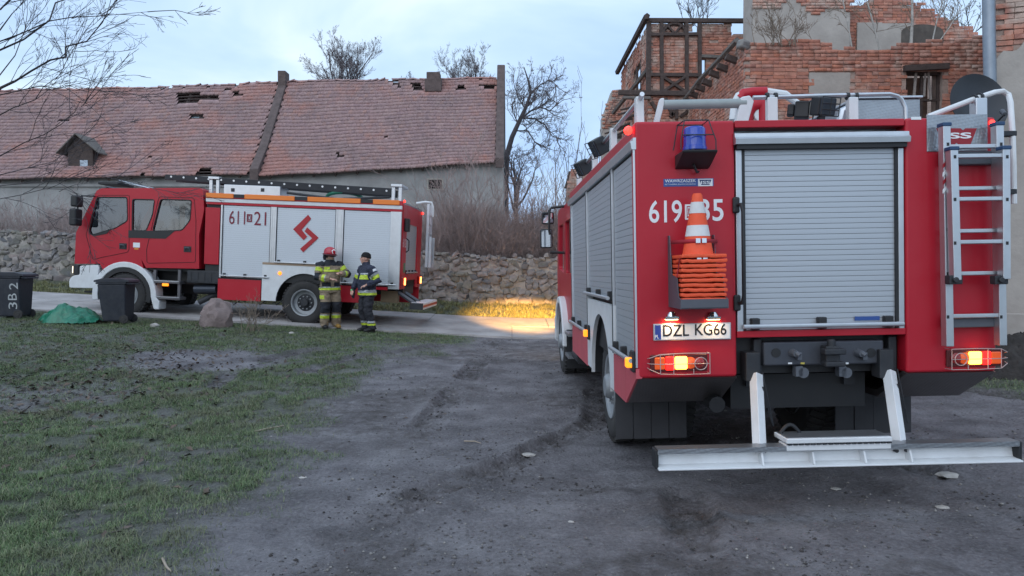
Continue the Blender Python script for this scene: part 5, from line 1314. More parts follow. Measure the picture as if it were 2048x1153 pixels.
def near_cab():
    T = T1; zr = 2.55; xf = -7.25; xr = -4.55; zf = .85
    prof = [(xf + .02, zf), (xf, 1.55), (xf + .28, zr - .06), (xf + .5, zr), (xr - .05, zr), (xr, zr - .06), (xr, zf)]
    wins = [round_poly([(xf + .35, 1.62), (xf + 1.15, 1.55), (xf + 1.15, 2.3), (xf + .5, 2.3)]), round_poly([(xf + 1.5, 1.55), (xf + 2.4, 1.55), (xf + 2.4, 2.3), (xf + 1.5, 2.3)])]
    cb = make_cab(T, prof, wins, 2.36, zf, xf, xr, zr)
    for c in [cb] + list(cb.children): c.location = (0, 0, 0)
    cb.location = (0, .07, 0)
    m = MB(); XF = -6.15; n = 16; R0, R1 = .60, .70
    ring = [(XF + R1 * math.cos(PI * k / n), .50 + R1 * math.sin(PI * k / n)) for k in range(n + 1)]; ring2 = [(XF + R0 * math.cos(PI * k / n), .50 + R0 * math.sin(PI * k / n)) for k in range(n, -1, -1)]
    m.prism(ring + ring2, -.02, .45, lambda x, z, d: (x, d, z)); m.build('front_fender', WHITE_P, T, bevel=.02)
    m = MB(); m.box((-7.42, .02, .42), (-7.1, 2.48, .84)); bp = m.build('bumper', WHITE_P, T, bevel=.04)
    HL = mat('headlight_lit', (1, .9, .7), .1, emit=(1, .72, .36), estr=20)
    for yy in (.3, 2.2):
        m = MB(); m.box((-7.45, yy - .14, .6), (-7.421, yy + .14, .76)); m.build('headlight', HL, T, bevel=.01)
        ld = bpy.data.lights.new('headlight_beam', 'SPOT'); ld.energy = 32000 if yy < 1 else 6000; ld.color = (1, .5, .11); ld.spot_size = R(7.5); ld.spot_blend = .8; ld.shadow_soft_size = .12
        lo = bpy.data.objects.new('headlight_beam', ld); COL.objects.link(lo); lo.parent = T; lo.location = (-7.5, yy, .68)
        lo.scale = (3.6, 1, 1); d = Vector((-1, -.085 if yy < 1 else -.2, -.052)); lo.rotation_euler = d.to_track_quat('-Z', 'Y').to_euler()
    for k in range(2):
        m = MB(); m.box((-5.35, .0, .40 + k * .3), (-4.85, .22, .44 + k * .3)); m.build('cab_step', TREAD, T)
    m = MB(); m.box((-5.4, .1, .36), (-4.5, .5, .62)); m.tube([(-4.7, .12, .5), (-4.1, .12, .5)], .1, 12); m.build('battery_box', STEEL_DK, T, bevel=.02)
    m = MB(); m.box((-6.6, .5, 1.0), (-5.9, 2.0, 1.3)); m.box((-5.9, .3, .9), (-5.5, 2.1, 1.7)); m.box((-4.9, .2, .9), (-4.65, 2.2, 1.9)); m.build('seats', BLACK, T, bevel=.05)
    # dark flap at the wheel
    m = MB(); m.box((-5.42, .03, .2), (-5.40, .4, .75)); m.build('mud_flap', BLACK, T)
near_cab()

# traffic cones stacked in the rack (each one a thing)
ORANGE = mat('cone_orange', (.88, .095, .028), .55, var=.08, vscale=8, bump=.2, bscale=50, dirt=.25, dcol=(.3, .08, .04), dscale=8)
CONE_W = mat('cone_white', (.68, .68, .68), .5, var=.08, vscale=14, dirt=.2, dcol=(.4, .3, .28), dscale=9)
def cone_things():
    cy = (rp(1362, 600, .32)[0] + rp(1452, 600, .3)[0]) / 2 + .003; z0 = rp(1400, 603, .3)[1]; z1 = rp(1395, 516, .3)[1]; ztip = rp(1393, 388, .16)[1]
    n = 10; hw = .146; xc = .172
    def rim(M, z, seed):
        rs = np.random.RandomState(seed); m = MB(); th = .021
        # base sheet slightly wavy with rounded edge
        N_ = 10; pts = []
        for side in range(4):
            for k in range(N_):
                t = -1 + 2 * k / N_; x, y = [(t, -1), (1, t), (-t, 1), (-1, -t)][side]; pts.append((x * hw, y * hw, rs.normal(0, .0016)))
        K = len(pts); vs = []
        for (s, dz) in ((.985, 0), (1.0, th * .35), (1.0, th * .65), (.985, th), (.45, th + .004)): vs += [(x * s, y * s, dz + dd) for x, y, dd in pts]
        fs = [(r * K + k, r * K + (k + 1) % K, (r + 1) * K + (k + 1) % K, (r + 1) * K + k) for r in range(4) for k in range(K)]
        m.add(vs, fs); m.f.append(tuple(range(K))[::-1]); return m
    gap = (z1 - z0) / (n - 1)
    words = ['lowest', 'second from the bottom', 'third from the bottom', 'fourth from the bottom', 'fifth from the bottom', 'fifth from the top', 'fourth from the top', 'third from the top', 'second from the top']
    for i in range(n):
        C = thing('traffic_cone', '', 'traffic cone', group='traffic cones stacked on the rear of the fire engine')
        C.matrix_world = M1 @ Matrix.Translation((xc + random.uniform(-.004, .004), cy + random.uniform(-.006, .006), z0 + i * gap)) @ Matrix.Rotation(random.uniform(-.02, .02), 4, 'Z')
        C['label'] = 'orange and white striped cone on top of the stack in the rear rack' if i == n - 1 else 'orange traffic cone base, %s of the stack in the rear rack' % words[i]
        hgt = ztip - z1
        if i < n - 1:
            m = rim(None, 0, i); m.lathe([(.10, .016), (.092, .05), (.086, .05)], 24); m.build('base', ORANGE, C)
        else:
            rim(None, 0, i).build('base', ORANGE, C)
            r = lambda z: .105 + (.030 - .105) * (z / hgt)
            cuts = [(0.016, .335, ORANGE), (.335, .505, CONE_W), (.505, .69, ORANGE), (.69, .865, CONE_W), (.865, 1.0, ORANGE)]
            for (a, b, mt) in cuts:
                za, zb = (a if a == .016 else a * hgt), b * hgt; off = .0012 if mt is CONE_W else 0
                pr = [(r(za) + off, za), (r(zb) + off, zb)]
                if b == 1.0: pr = [(r(za), za), (.033, zb - .012), (.026, zb), (.012, zb - .003), (.002, zb - .003)]
                m = MB(); m.lathe(pr, 30); m.build('sleeve' if mt is CONE_W else 'cone_band', mt, C)
    # red straps with metal buckles, part of the engine's rack
    STR = mat('strap_red', (.38, .02, .035), .7, var=.15, vscale=20)
    for zpx in (482, 515):
        z_ = rp(1395, zpx, .28)[1]; rr = .105 + (.030 - .105) * ((z_ - z1) / (ztip - z1)) + .004; yl_ = rp(1342, zpx, .05)[0]; yr_ = rp(1434, zpx, .05)[0]
        arc = [(xc + rr * math.cos(a), cy + rr * math.sin(a)) for a in np.linspace(-1.25, 1.25, 9)]
        if zpx == 482: path = [(.06, yl_, z_ + .0)] + [(x, y, z_) for x, y in arc] + [(.06, yr_, z_ + .0)]
        else: path = [(.06, yl_ + .02, z_ - .38), (.20, cy - hw - .008, z_ - .16), (.28, cy - hw - .002, z_ - .02)] + [(x, y, z_) for x, y in arc] + [(.12, cy + hw * .9, z_ + .06), (.06, cy + hw, z_ + .13)]
        m = MB(); o_ = 0
        vs = []
        for (x, y, z) in path: vs += [(x, y, z - .013), (x, y, z + .013)]
        m.add(vs, [(2 * k, 2 * k + 2, 2 * k + 3, 2 * k + 1) for k in range(len(path) - 1)]); o = m.build('strap', STR, T1); sm = o.modifiers.new('thick', 'SOLIDIFY'); sm.thickness = .004
        for dy in (-.022, .018):
            m = MB(); m.box((xc + rr - .004, cy + dy - .016, z_ - .017), (xc + rr + .010, cy + dy + .016, z_ + .017)); m.build('buckle', CHROME, o, bevel=.004)
cone_things()

def rear_ladder():
    L = thing('aluminium_ladder', 'two section aluminium ladder standing against the rear right of the near engine', 'ladder'); L.matrix_world = M1
    for sec, (pl, pr, pt, pb, xoff, cap) in enumerate((((1890, 1897), (1996, 2003), 252, 692, .10, True), ((1905, 1912), (2009, 2010), 300, 560, .17, True))):
        def Q(px, py): q = rp(px, py, xoff); return q
        zt = Q(1950, pt)[1]; zb = Q(1950, pb)[1]
        for (a, b_) in (pl, pr):
            y0, y1 = Q(a, pt)[0], Q(b_, pb)[0]; w = .026
            m = MB(); m.add([(xoff - .04, y0 - w, zt), (xoff + .022, y0 - w, zt), (xoff + .022, y0 + w, zt), (xoff - .04, y0 + w, zt), (xoff - .04, y1 - w, zb), (xoff + .022, y1 - w, zb), (xoff + .022, y1 + w, zb), (xoff - .04, y1 + w, zb)],
                            [(0, 1, 2, 3), (7, 6, 5, 4), (0, 4, 5, 1), (1, 5, 6, 2), (2, 6, 7, 3), (3, 7, 4, 0)]); rl = m.build('rail', ALU, L, bevel=.004)
            m = MB(); m.box((xoff - .045, y0 - w - .006, zt - .004), (xoff + .028, y0 + w + .006, zt + .022)); m.build('rail_cap', mat('cap_blue', (.02, .06, .14), .5), rl, bevel=.006)
            for pz in ((290, 375, 460, 548, 634) if sec == 0 else (315, 400, 487)):
                yy, zz_ = Q(a + (2 if sec == 0 else 1), pz); m = MB(); m.box((xoff + .0222, yy - .008, zz_ - .011), (xoff + .0245, yy + .008, zz_ + .011)); m.build('rung_end', BLACK, rl)
        for pz in ((294, 378, 463, 548, 633) if sec == 0 else (313, 399, 485)):
            ya, z_ = Q(pl[0] + 4, pz); yb, _ = Q(pr[0], pz); m = MB(); m.box((xoff - .02, ya, z_ - .014), (xoff + .012, yb, z_ + .014)); m.build('rung', ALU, L, bevel=.006)
    for px in (1917, 2008):
        y_, z_ = rp(px, 560, .17); m = MB(); m.cbox((.15, y_ - .02, z_), (.06, .09, .06)); m.cyl((.18, y_ - .03, z_), (.2, y_ - .03, z_), .02, n=10); m.build('ladder_catch', STEEL_DK, L, bevel=.01)
    # red and white warning film on the near rail
    ya, _ = rp(1909, 350, .17); WR = mat('film_red', (.32, .01, .02), .5)
    for k in range(4):
        _, z0 = rp(1909, 335 + k * 17, .2); m = MB(); m.add([(.1235, ya - .052, z0), (.1235, ya - .024, z0 + .03), (.1235, ya - .024, z0 + .06), (.1235, ya - .052, z0 + .03)], [(0, 1, 2, 3)]); m.build('warning_film', WR if k % 2 == 0 else WHITE_F, L)
rear_ladder()
# ------------------------------------------------------------------ far fire engine, seen from its left side
_o2 = pix(608, 652, 16.75)
M2 = Matrix.Translation(_o2) @ Matrix.Rotation(-0.055, 4, 'Z') @ Matrix.Rotation(0.044, 4, 'Y')
T2 = thing('fire_engine', 'red and white fire engine parked side on along the road, number on its shutters', 'fire engine')
T2.matrix_world = M2
def lp(px, py, y=0.0):
    v = ray_local(M2, px, py, 1, y); return (v.x, v.z)
def far_engine():
    T = T2; W = 2.5
    L = lp
    def zc(px, py): return L(px, py)[1]
    # --- cab
    prof = [L(149, 528), L(152, 466), L(193, 382), L(203, 377), L(398, 376), L(406, 381), L(408, 420), L(398, 470), L(398, 538), L(292, 536), L(283, 520)]
    fx, fz = L(249, 590); R_ = .62
    arch = [(fx + R_ * math.cos(a), fz + .02 + R_ * math.sin(a)) for a in np.linspace(R(40), R(140), 12)]
    prof += [p for p in arch] + [L(200, 528)]
    wins = [round_poly([L(194, 395), L(254, 395), L(255, 442), L(230, 457), L(183, 471), L(178, 462)], .06),
            round_poly([L(265, 399), L(309, 400), L(305, 430), L(292, 462), L(264, 462)], .05),
            round_poly([L(321, 399), L(383, 401), L(380, 441), L(364, 461), L(305, 463)], .06)]
    cb = make_cab(T, prof, wins, W - .06, 1.0, 0, 0, 0)
    # interior
    zb = L(250, 475)[1]
    m = MB(); xa = L(165, 0)[0]; m.box((L(185, 480)[0], .1, 1.1), (L(392, 480)[0], W - .16, zb - .25)); m.build('cab_floor', BLACK, cb)
    for px, yy in ((246, .5), (246, 1.9), (345, .45), (345, 1.2), (345, 1.9)):
        x_ = L(px, 0)[0]; m = MB(); m.box((x_ - .08, yy - .24, zb - .3), (x_ + .1, yy + .24, zb + .32)); m.box((x_ - .08, yy - .12, zb + .33), (x_ + .05, yy + .12, zb + .5)); m.build('seat', GREY_P, cb, bevel=.05)
    m = MB(); x_ = L(186, 0)[0]; m.box((x_ - .12, .1, zb - .3), (x_ + .22, W - .2, zb - .02)); m.build('dashboard', BLACK, cb, bevel=.05)
    c = Vector((L(203, 0)[0], .55, zb + .04)); m = MB(); m.tube([c + Vector((-.09 * math.sin(a), .2 * math.cos(a), .17 * math.sin(a))) for a in np.linspace(0, 2 * PI, 18, endpoint=False)], .016, 6, closed=True); m.build('steering_wheel', BLACK, cb)
    # door seams: thin raised door skins
    DOORS = [round_poly([L(186, 520), L(172, 470), L(196, 391), L(259, 391), L(258, 500), L(255, 505), L(205, 515)], .05), round_poly([L(294, 527), L(293, 500), L(300, 470), L(318, 394), L(388, 396), L(392, 440), L(391, 525)], .05)]
    SEAM = mat('seam_dark', (.06, .004, .008), .6)
    for d in DOORS:
        m = MB(); m.tube([(x, -.001, z) for x, z in d], .007, 5, closed=True); m.build('door_seam', SEAM, cb)
    GK = mat('gasket', (.012, .012, .014), .6)
    for w in wins:
        m = MB(); m.tube([(x, .002, z) for x, z in w], .014, 6, closed=True); m.build('window_gasket', GK, cb)
    # black trims
    m = MB(); m.prism([L(257, 461), L(306, 462), L(350, 462), L(331, 478), L(257, 476)], -.008, .02, lambda x, z, d: (x, d, z)); m.build('window_trim', BLACK, cb)
    m = MB(); m.prism(round_poly([L(176, 466), L(184, 471), L(222, 458), L(214, 468), L(188, 473)], .02), -.01, .02, lambda x, z, d: (x, d, z)); m.build('door_trim', BLACK, cb)
    for px, py in ((246, 493), (375, 499)):
        x_, z_ = L(px, py); m = MB(); m.box((x_ - .09, -.006, z_ - .07), (x_ + .09, .01, z_ + .07)); h = m.build('handle_recess', BLACK, cb, bevel=.01); m = MB(); m.tube([(x_ - .06, -.01, z_ - .03), (x_ - .05, -.045, z_ + .03), (x_ + .05, -.045, z_ + .03), (x_ + .06, -.01, z_ - .03)], .012, 6); m.build('door_handle', GREY_P, h)
    x_, z_ = L(273, 491); m = MB(); m.box((x_ - .08, -.003, z_ - .05), (x_ + .08, .002, z_ + .06)); m.build('sticker', WHITE_F, cb); m = MB(); m.box((x_ - .05, -.003, z_ - .10), (x_ + .05, .002, z_ - .06)); m.build('sticker', mat('orange_tag', (.7, .25, .04), .5), cb)
    # front: grille, bumper, lights, sun visor
    m = MB(); a = L(149, 525); b_ = L(152, 470); m.box((a[0] - .03, .25, a[1] + .05), (a[0] + .01, W - .3, b_[1] - .05)); m.build('grille', BLACK, T)
    m = MB(); m.prism(round_poly([L(139, 576), L(139, 560), L(146, 552), L(160, 550), L(160, 532), L(200, 530), L(196, 556), L(190, 577)], .05), -.02, W + .02, lambda x, z, d: (x, d, z)); bp = m.build('bumper', WHITE_P, T, bevel=.02)
    x0, z0 = L(150, 540); m = MB(); m.box((x0 - .06, .0, z0 - .12), (x0 + .09, .32, z0 + .12)); hl = m.build('headlight_housing', BLACK, T, bevel=.03)
    for yy in (.03, W - .33):
        m = MB(); m.box((x0 - .10, yy, z0 - .09), (x0 + .03, yy + .3, z0 + .09)); m.build('headlight', mat('headlight_lit2', (.9, .85, .75), .1, emit=(1, .82, .55), estr=1.6), hl, bevel=.03)
    m = MB(); xs_, zs_ = L(175, 585); m.box((xs_ - .15, .1, zs_ - .02), (xs_ + .3, .4, zs_ + .02)); m.build('front_step', STEEL_DK, T, bevel=.01)
    m = MB(); a, b_ = L(188, 384), L(205, 372); m.prism([L(183, 388), L(196, 374), L(208, 371), L(209, 374), L(198, 378), L(187, 391)], .1, W - .15, lambda x, z, d: (x, d, z)); m.build('sun_visor', mat('smoked', (.05, .06, .07), .2), T)
    # white fender with dark lip
    n = 20; R0, R1 = .63, .76
    arc1 = [(fx + R1 * math.cos(a), fz + R1 * math.sin(a)) for a in np.linspace(R(192), R(-2), n)]; arc0 = [(fx + R0 * math.cos(a), fz + .0 + R0 * math.sin(a)) for a in np.linspace(R(-2), R(192), n)]
    m = MB(); m.prism(arc1 + [(fx + .84, fz - .12), (fx + .83, fz - .30), (fx + .71, fz - .30)] + arc0, -.03, .3, lambda x, z, d: (x, d, z)); m.build('front_fender', WHITE_P, T, bevel=.02)
    arc2 = [(fx + (R0 - .10) * math.cos(a), fz + (R0 - .10) * math.sin(a)) for a in np.linspace(R(-15), R(192), n)]
    arc0b = [(fx + (R0 - .004) * math.cos(a), fz + (R0 - .004) * math.sin(a)) for a in np.linspace(R(192), R(-15), n)]
    m = MB(); m.prism(arc0b + arc2, -.015, .34, lambda x, z, d: (x, d, z)); m.build('fender_liner', BLACK, T)
    # wheels
    wheel(T, L(250, 590)[0], .17, .51, .34, -1, False); wheel(T, L(250, 590)[0], W - .17, .51, .34, 1, False)
    wheel(T, L(608, 606)[0], .17, .52, .34, -1, True, rimmat=RIM); wheel(T, L(608, 606)[0], W - .17, .52, .34, 1, True)
    for px in (250, 608): m = MB(); m.tube([(L(px, 600)[0], .3, .5), (L(px, 600)[0], W - .3, .5)], .09, 10); m.build('axle', STEEL_DK, T)
    m = MB(); m.box((L(180, 0)[0], .85, .75), (L(800, 0)[0], .93, 1.0)); m.build('chassis_rail', STEEL_DK, T); m = MB(); m.box((L(180, 0)[0], W - .93, .75), (L(800, 0)[0], W - .85, 1.0)); m.build('chassis_rail', STEEL_DK, T)
    m = MB(); m.box((L(300, 0)[0], 1.0, .55), (L(420, 0)[0], 1.6, 1.1)); m.box((L(300, 0)[0], .5, .8), (L(440, 0)[0], 2.0, 1.2)); m.build('gearbox', BLACK, T)
    # steps, boxes, exhaust
    SG = mat('step_grey', (.13, .125, .135), .5, .3, var=.1)
    for py in (562, 594):
        x0, z0 = L(306, py); x1, _ = L(360, py); m = MB(); m.box((x0, -.01, z0 - .05), (x1, .3, z0 + .02)); st = m.build('cab_step', SG, T, bevel=.015)
        m = MB(); m.box((x0 + .02, -.014, z0 + .0), (x1 - .02, -.0105, z0 + .018)); m.build('step_edge', ALU, st)
    for px in (307, 356): x0, z0 = L(px, 600); _, z1 = L(px, 540); m = MB(); m.box((x0 - .03, .02, z0), (x0 + .03, .08, z1)); m.build('step_hanger', SG, T)
    x0, z0 = L(331, 570); m = MB(); m.box((x0 - .07, -.03, z0 - .03), (x0 + .07, .02, z0 + .03)); m.build('side_marker', AMBER_L, T, bevel=.012)
    m = MB(); a, b_ = L(372, 566), L(438, 543); m.box((a[0], .03, a[1]), (b_[0], .55, b_[1])); bb = m.build('battery_box', STEEL_DK, T, bevel=.02)
    for k in range(5): x_ = a[0] + .06 + k * (b_[0] - a[0] - .12) / 4; m = MB(); m.box((x_ - .045, .02, a[1] + .04), (x_ + .045, .031, b_[1] - .04)); m.build('box_rib', STEEL_DK, bb, bevel=.005)
    m = MB(); a, b_ = L(382, 579), L(426, 579); m.tube([(a[0], .2, a[1]), (b_[0], .2, b_[1])], .10, 14); m.build('air_tank', mat('tank_grey', (.05, .06, .08), .4, .3), T)
    m = MB(); a, b_ = L(393, 606), L(440, 592); m.tube([(a[0], .1, a[1]), ((a[0] + b_[0]) / 2, .3, b_[1]), (b_[0] + .3, .5, b_[1] + .1)], .065, 12); m.build('exhaust', STEEL_DK, T)
    # --- body
    xb0 = L(411, 450)[0]; xb1 = L(803, 450)[0]
    zt = zc(600, 397 + 2); zl = zc(440, 600)
    m = MB(); m.box((xb0, .05, zc(440, 560)), (xb1 - .03, W - .05, zt - .02)); m.build('body_core', BLACK, T)
    m = MB(); m.box((xb0, .02, zt - .02), (xb1, W - .02, zt + .04)); m.build('roof_deck', TREAD, T)
    xs0 = L(441, 480)[0]
    m = MB(); a = L(411, 415); b_ = L(439, 530); m.box((a[0], .0, b_[1]), (xs0 - .03, .05, a[1])); m.build('front_panel', RED, T, bevel=.01)
    m = MB(); m.box((xb0, W - .05, zl), (xb1, W, zt)); m.build('right_flank', RED, T)
    # stripes along the top edge
    za = zc(600, 391); m = MB()
    zA1, zA0 = zc(600, 393.5), zc(600, 403); zW0 = zc(600, 411); zR0 = zc(600, 416)
    m.box((xb0, -.02, zA0 - .01), (xb1 + .02, .05, zt + .05)); m.build('top_rail', RED, T, bevel=.01)
    segs = [(413, 468), (490, 590), (616, 722), (747, 800)]
    AMB = mat('amber_strip', (.62, .17, .02), .35, emit=(1, .22, .02), estr=.12)
    for (p, q) in segs: m = MB(); m.box((L(p, 400)[0], -.045, zA0), (L(q, 400)[0], -.0205, zA1)); m.build('light_strip', AMB, T, bevel=.008)
    for p, q in ((468, 490), (590, 616), (722, 747)): m = MB(); m.box((L(p, 400)[0] + .01, -.04, zA0 + .02), (L(q, 400)[0] - .01, -.0205, zA1 - .01)); m.build('strip_joint', BLACK, T)
    m = MB(); m.box((xb0, -.018, zW0), (xb1, .05, zA0 - .012)); m.build('white_stripe', WHITE_P, T)
    m = MB(); m.box((xb0, -.008, zR0), (xb1, .05, zW0 - .003)); m.build('red_stripe', RED, T)
    # shutters
    for (p, q, py0, n) in ((442, 542, 553, 34), (550, 672, 528, 28), (684, 796, 570, 34)):
        x0, x1 = L(p, 480)[0], L(q, 480)[0]; z0 = zc((p + q) / 2, py0 + ((p + q) / 2 - 600) * 0.0); z0 = zc((p + q) / 2, {442: 556, 550: 530, 684: 571}[p])
        shutter(T, 'side_shutter', 'x', .02, x0 + .02, x1 - .02, z0, zR0 - .012, n, ALU_WHITE, plane='y', out=-1, single=True, gap=.003, feet=3)
        for xx in (x0, x1): m = MB(); m.box((xx - .02, -.006, z0 - .02), (xx + .02, .05, zR0 - .006)); m.build('shutter_post', ALU, T, bevel=.004)
        for xx in (x0 + .028, x1 - .028): m = MB(); m.box((xx - .006, .004, z0), (xx + .006, .012, zR0 - .012)); m.build('post_seal', BLACK, T)
    for p, q in ((542, 550), (672, 684)): m = MB(); m.box((L(p, 480)[0] + .021, -.003, zc(600, 531)), (L(q, 480)[0] - .021, .05, zR0 - .006)); m.build('shutter_post', ALU, T, bevel=.003)
    m = MB(); m.box((L(798, 0)[0], -.008, zc(800, 580)), (xb1, .06, zR0)); m.build('corner_post', ALU, T, bevel=.01)
    # skirts
    m = MB(); m.box((xs0 - .03, -.006, zc(490, 602)), (L(541, 0)[0], .04, zc(490, 560))); m.build('front_skirt', RED, T, bevel=.006)
    wx, wz = L(608, 606); RR = .66
    xa, xb = L(543, 0)[0], L(680, 0)[0]
    arc = [(wx + RR * math.cos(a), wz + .0 + RR * math.sin(a)) for a in np.linspace(0, PI, 22)]
    zb_ = zc(560, 603)
    poly = [(xb, zb_), (xb, zc(610, 532)), (xa, zc(610, 532)), (xa, zb_)] + [(arc[-1][0], zb_)] + arc[::-1] + [(arc[0][0], zb_)]
    m = MB(); m.prism(poly, -.008, .03, lambda x, z, d: (x, d, z)); m.build('wheel_arch_panel', WHITE_P, T)
    m = MB(); av = [(x, y, z) for (x, z) in arc for y in (.03, .7)]; m.add(av, [(2 * k, 2 * k + 2, 2 * k + 3, 2 * k + 1) for k in range(len(arc) - 1)]); m.build('wheel_well', BLACK, T)
    m = MB(); m.box((xa, -.012, zc(610, 533)), (xb, .03, zc(610, 528.5))); m.build('gold_stripe', mat('gold_stripe', (.35, .25, .17), .5), T)
    m = MB(); m.box((xb + .003, -.006, zc(716, 606)), (L(751, 0)[0], .04, zc(716, 573))); m.build('rear_skirt', RED, T, bevel=.006)
    m = MB(); m.box((L(752, 0)[0], -.006, zc(775, 581)), (L(797, 0)[0], .04, zc(775, 575))); m.build('rear_skirt', RED, T, bevel=.004)
    m = MB(); a, b_ = L(755, 606), L(790, 584); m.box((a[0], .3, a[1]), (b_[0], .5, b_[1])); m.build('wooden_chock', mat('chock_wood', (.22, .16, .10), .8, var=.2), T)
    x0, z0 = L(560, 547); m = MB(); m.lathe([(.001, .03), (.03, .025), (.045, .0)], 14, Matrix.Translation((x0, -.009, z0)) @ Matrix.Rotation(PI / 2, 4, 'X')); m.build('side_marker', AMBER_L, T)
    for px in (470, 523, 556): x0, z0 = L(px, 606); m = MB(); m.tube([(x0 - .12, .1, z0 + .05), (x0 - .08, .1, z0 - .06), (x0 + .1, .1, z0 + .08)], .015, 5); m.build('underride_stay', STEEL_DK, T)
    # number and emblem
    DR = mat('dark_red_film', (.20, .008, .03), .45); RD = mat('red_film2', (.40, .01, .02), .4)
    def txt(s, pl, pr, py, hpx, mt, bold=.01):
        a, z_ = L(pl, py, -.0); b, _ = L(pr, py); place_text('number', s, mt, T, ((a + b) / 2, .0085, z_), (1, 0, 0), (0, 0, 1), hpx / 88.5, b - a, bold)
    txt('611', 458, 490, 435, 27, DR, .0); txt('21', 508, 532, 437, 27, DR, .0); txt('D', 496, 501, 436, 10, DR)
    a, b_ = L(493, 444), L(504, 429); m = MB()
    for (p, q) in (((a[0], a[1]), (b_[0], a[1] + .025)), ((a[0], b_[1] - .025), (b_[0], b_[1])), ((a[0], a[1] + .025), (a[0] + .025, b_[1] - .025)), ((b_[0] - .025, a[1] + .025), (b_[0], b_[1] - .025))): m.box((p[0], .006, p[1]), (q[0], .0085, q[1]))
    m.build('number_box', DR, T)
    for pts in ([(586, 459), (616, 430), (622, 438), (603, 460), (614, 474), (607, 481)], [(609, 463), (614, 455), (637, 476), (606, 505), (600, 498), (624, 477)]):
        m = MB(); m.prism([L(p, q) for p, q in pts], .004, .0095, lambda x, z, d: (x, d, z)); m.build('emblem', RD, T)
    # --- rear face
    x1 = xb1
    zlo = zc(803, 580)
    m = MB(); m.box((x1 - .03, .06, zlo), (x1 + .02, .55, zt)); m.build('rear_column', RED, T, bevel=.02); m = MB(); m.box((x1 - .03, W - .6, zlo), (x1 + .02, W - .02, zt)); m.build('rear_column', RED, T, bevel=.02)
    zsh = zt - .42
    m = MB(); m.box((x1 - .03, .551, zsh), (x1 + .018, W - .601, zt - .001)); m.build('rear_lintel', RED, T)
    shutter(T, 'rear_shutter', 'y', x1 - .005, .56, W - .61, zlo + .35, zsh, 30, ALU_SLAT, plane='x', out=1, single=True, feet=4)
    m = MB(); m.box((x1 - .03, .551, zlo + .2), (x1 + .018, W - .601, zlo + .345)); m.build('rear_sill', RED, T)
    m = MB(); m.box((x1 - .3, .6, zlo - .15), (x1 - .03, W - .65, zlo + .18)); m.build('rear_underbody', STEEL_DK, T)
    for yy in (.18, W - .3):
        m = MB(); m.box((x1 + .021, yy - .12, zlo + .08), (x1 + .08, yy + .12, zlo + .28)); tl = m.build('tail_light', mat('lens_red', (.30, .012, .012), .2), T, bevel=.015)
        m = MB(); m.box((x1 + .081, yy + .0, zlo + .1), (x1 + .09, yy + .1, zlo + .26)); m.build('lit_lens', mat('tail2_lit', (1, .2, .05), .3, emit=(1, .22, .05), estr=9), tl)
    m = MB(); m.box((x1 + .021, .2, zt - .62), (x1 + .12, .42, zt - .32)); m.build('rear_lamp', BLACK, T, bevel=.02)
    m = MB(); m.box((x1 + .021, .3, zlo + .38), (x1 + .024, .48, zlo + .6)); m.build('green_tag', mat('green_tag', (.05, .22, .12), .5), T)
    place_text('number', '611 21', WHITE_F, T, (x1 + .0215, .32, zt - .88), (0, 1, 0), (0, 0, 1), .2, .36, .01)
    m = MB(); m.tube([(x1 + .02, .52, zlo + .85), (x1 + .08, .53, zlo + .9), (x1 + .08, .53, zlo + 1.12), (x1 + .02, .52, zlo + 1.17)], .014, 6); m.build('grab_handle', BLACK, T)
    for (yy, zz_) in ((.06, zt + .05), (W - .08, zt - .05)):
        m = MB(); m.lathe([(.001, .04), (.022, .036), (.032, .012), (.032, 0)], 12, Matrix.Translation((x1 + .022, yy, zz_)) @ Matrix.Rotation(PI / 2, 4, 'Y')); m.build('outline_lamp', RED_L, T)
    # folding rear step
    a, b_ = L(785, 583), L(828, 612)
    for yy in (.35, .95):
        m = MB(); m.tube([(a[0], yy, a[1]), (b_[0], yy, b_[1])], .045, 4); m.build('step_arm', GREY_P, T)
    m = MB(); m.cbox((b_[0] + .03, .65 + .5, b_[1] - .02), (.3, 2.0, .15)); st = m.build('folding_step', WHITE_P, T, bevel=.012)
    m = MB(); m.cbox((b_[0] + .185, 1.15, b_[1] - .02), (.006, 1.96, .05)); m.build('step_stripe', RD, st)
    m = MB(); m.cbox((b_[0] + .03, .145, b_[1] - .02), (.3, .006, .15)); m.build('step_end', STEEL_DK, st)
    # --- roof gear
    m = MB(); a, b_ = L(441, 389), L(556, 372); m.box((a[0], .15, zt + .03), (b_[0], .7, b_[1])); lk = m.build('roof_locker', ALU, T, bevel=.015)
    for px in (460, 520): x_, z_ = L(px, 380); m = MB(); m.box((x_ - .04, .143, z_ - .03), (x_ + .04, .15, z_ + .05)); m.build('locker_latch', STEEL_DK, lk)
    for px, py in ((431, 360), (795, 375)):
        x_, z_ = L(px, py, .3); m = MB(); m.box((x_ - .12, .24, zt + .03), (x_ - .04, .30, z_)); m.box((x_ + .04, .24, zt + .03), (x_ + .12, .30, z_)); m.box((x_ - .13, .2, z_), (x_ + .13, .9, z_ + .06)); m.build('ladder_gantry', ALU, T, bevel=.01)
    m = MB(); a, b_ = L(574, 386, .3), L(780, 392, .3); m.tube([(a[0], .3, zt + .16), ((a[0] + b_[0]) / 2, .3, zt + .06), (b_[0], .3, zt + .15)], .03, 8); m.build('lance', STEEL_DK, T)
    # mirrors
    m = MB(); m.tube([(L(192, 393)[0], -.02, L(192, 393)[1]), (L(175, 394)[0], -.22, L(175, 394)[1]), (L(170, 398)[0], -.25, L(170, 400)[1]), (L(170, 398)[0], -.25, L(168, 450)[1])], .016, 6); m.build('mirror_arm', BLACK, T)
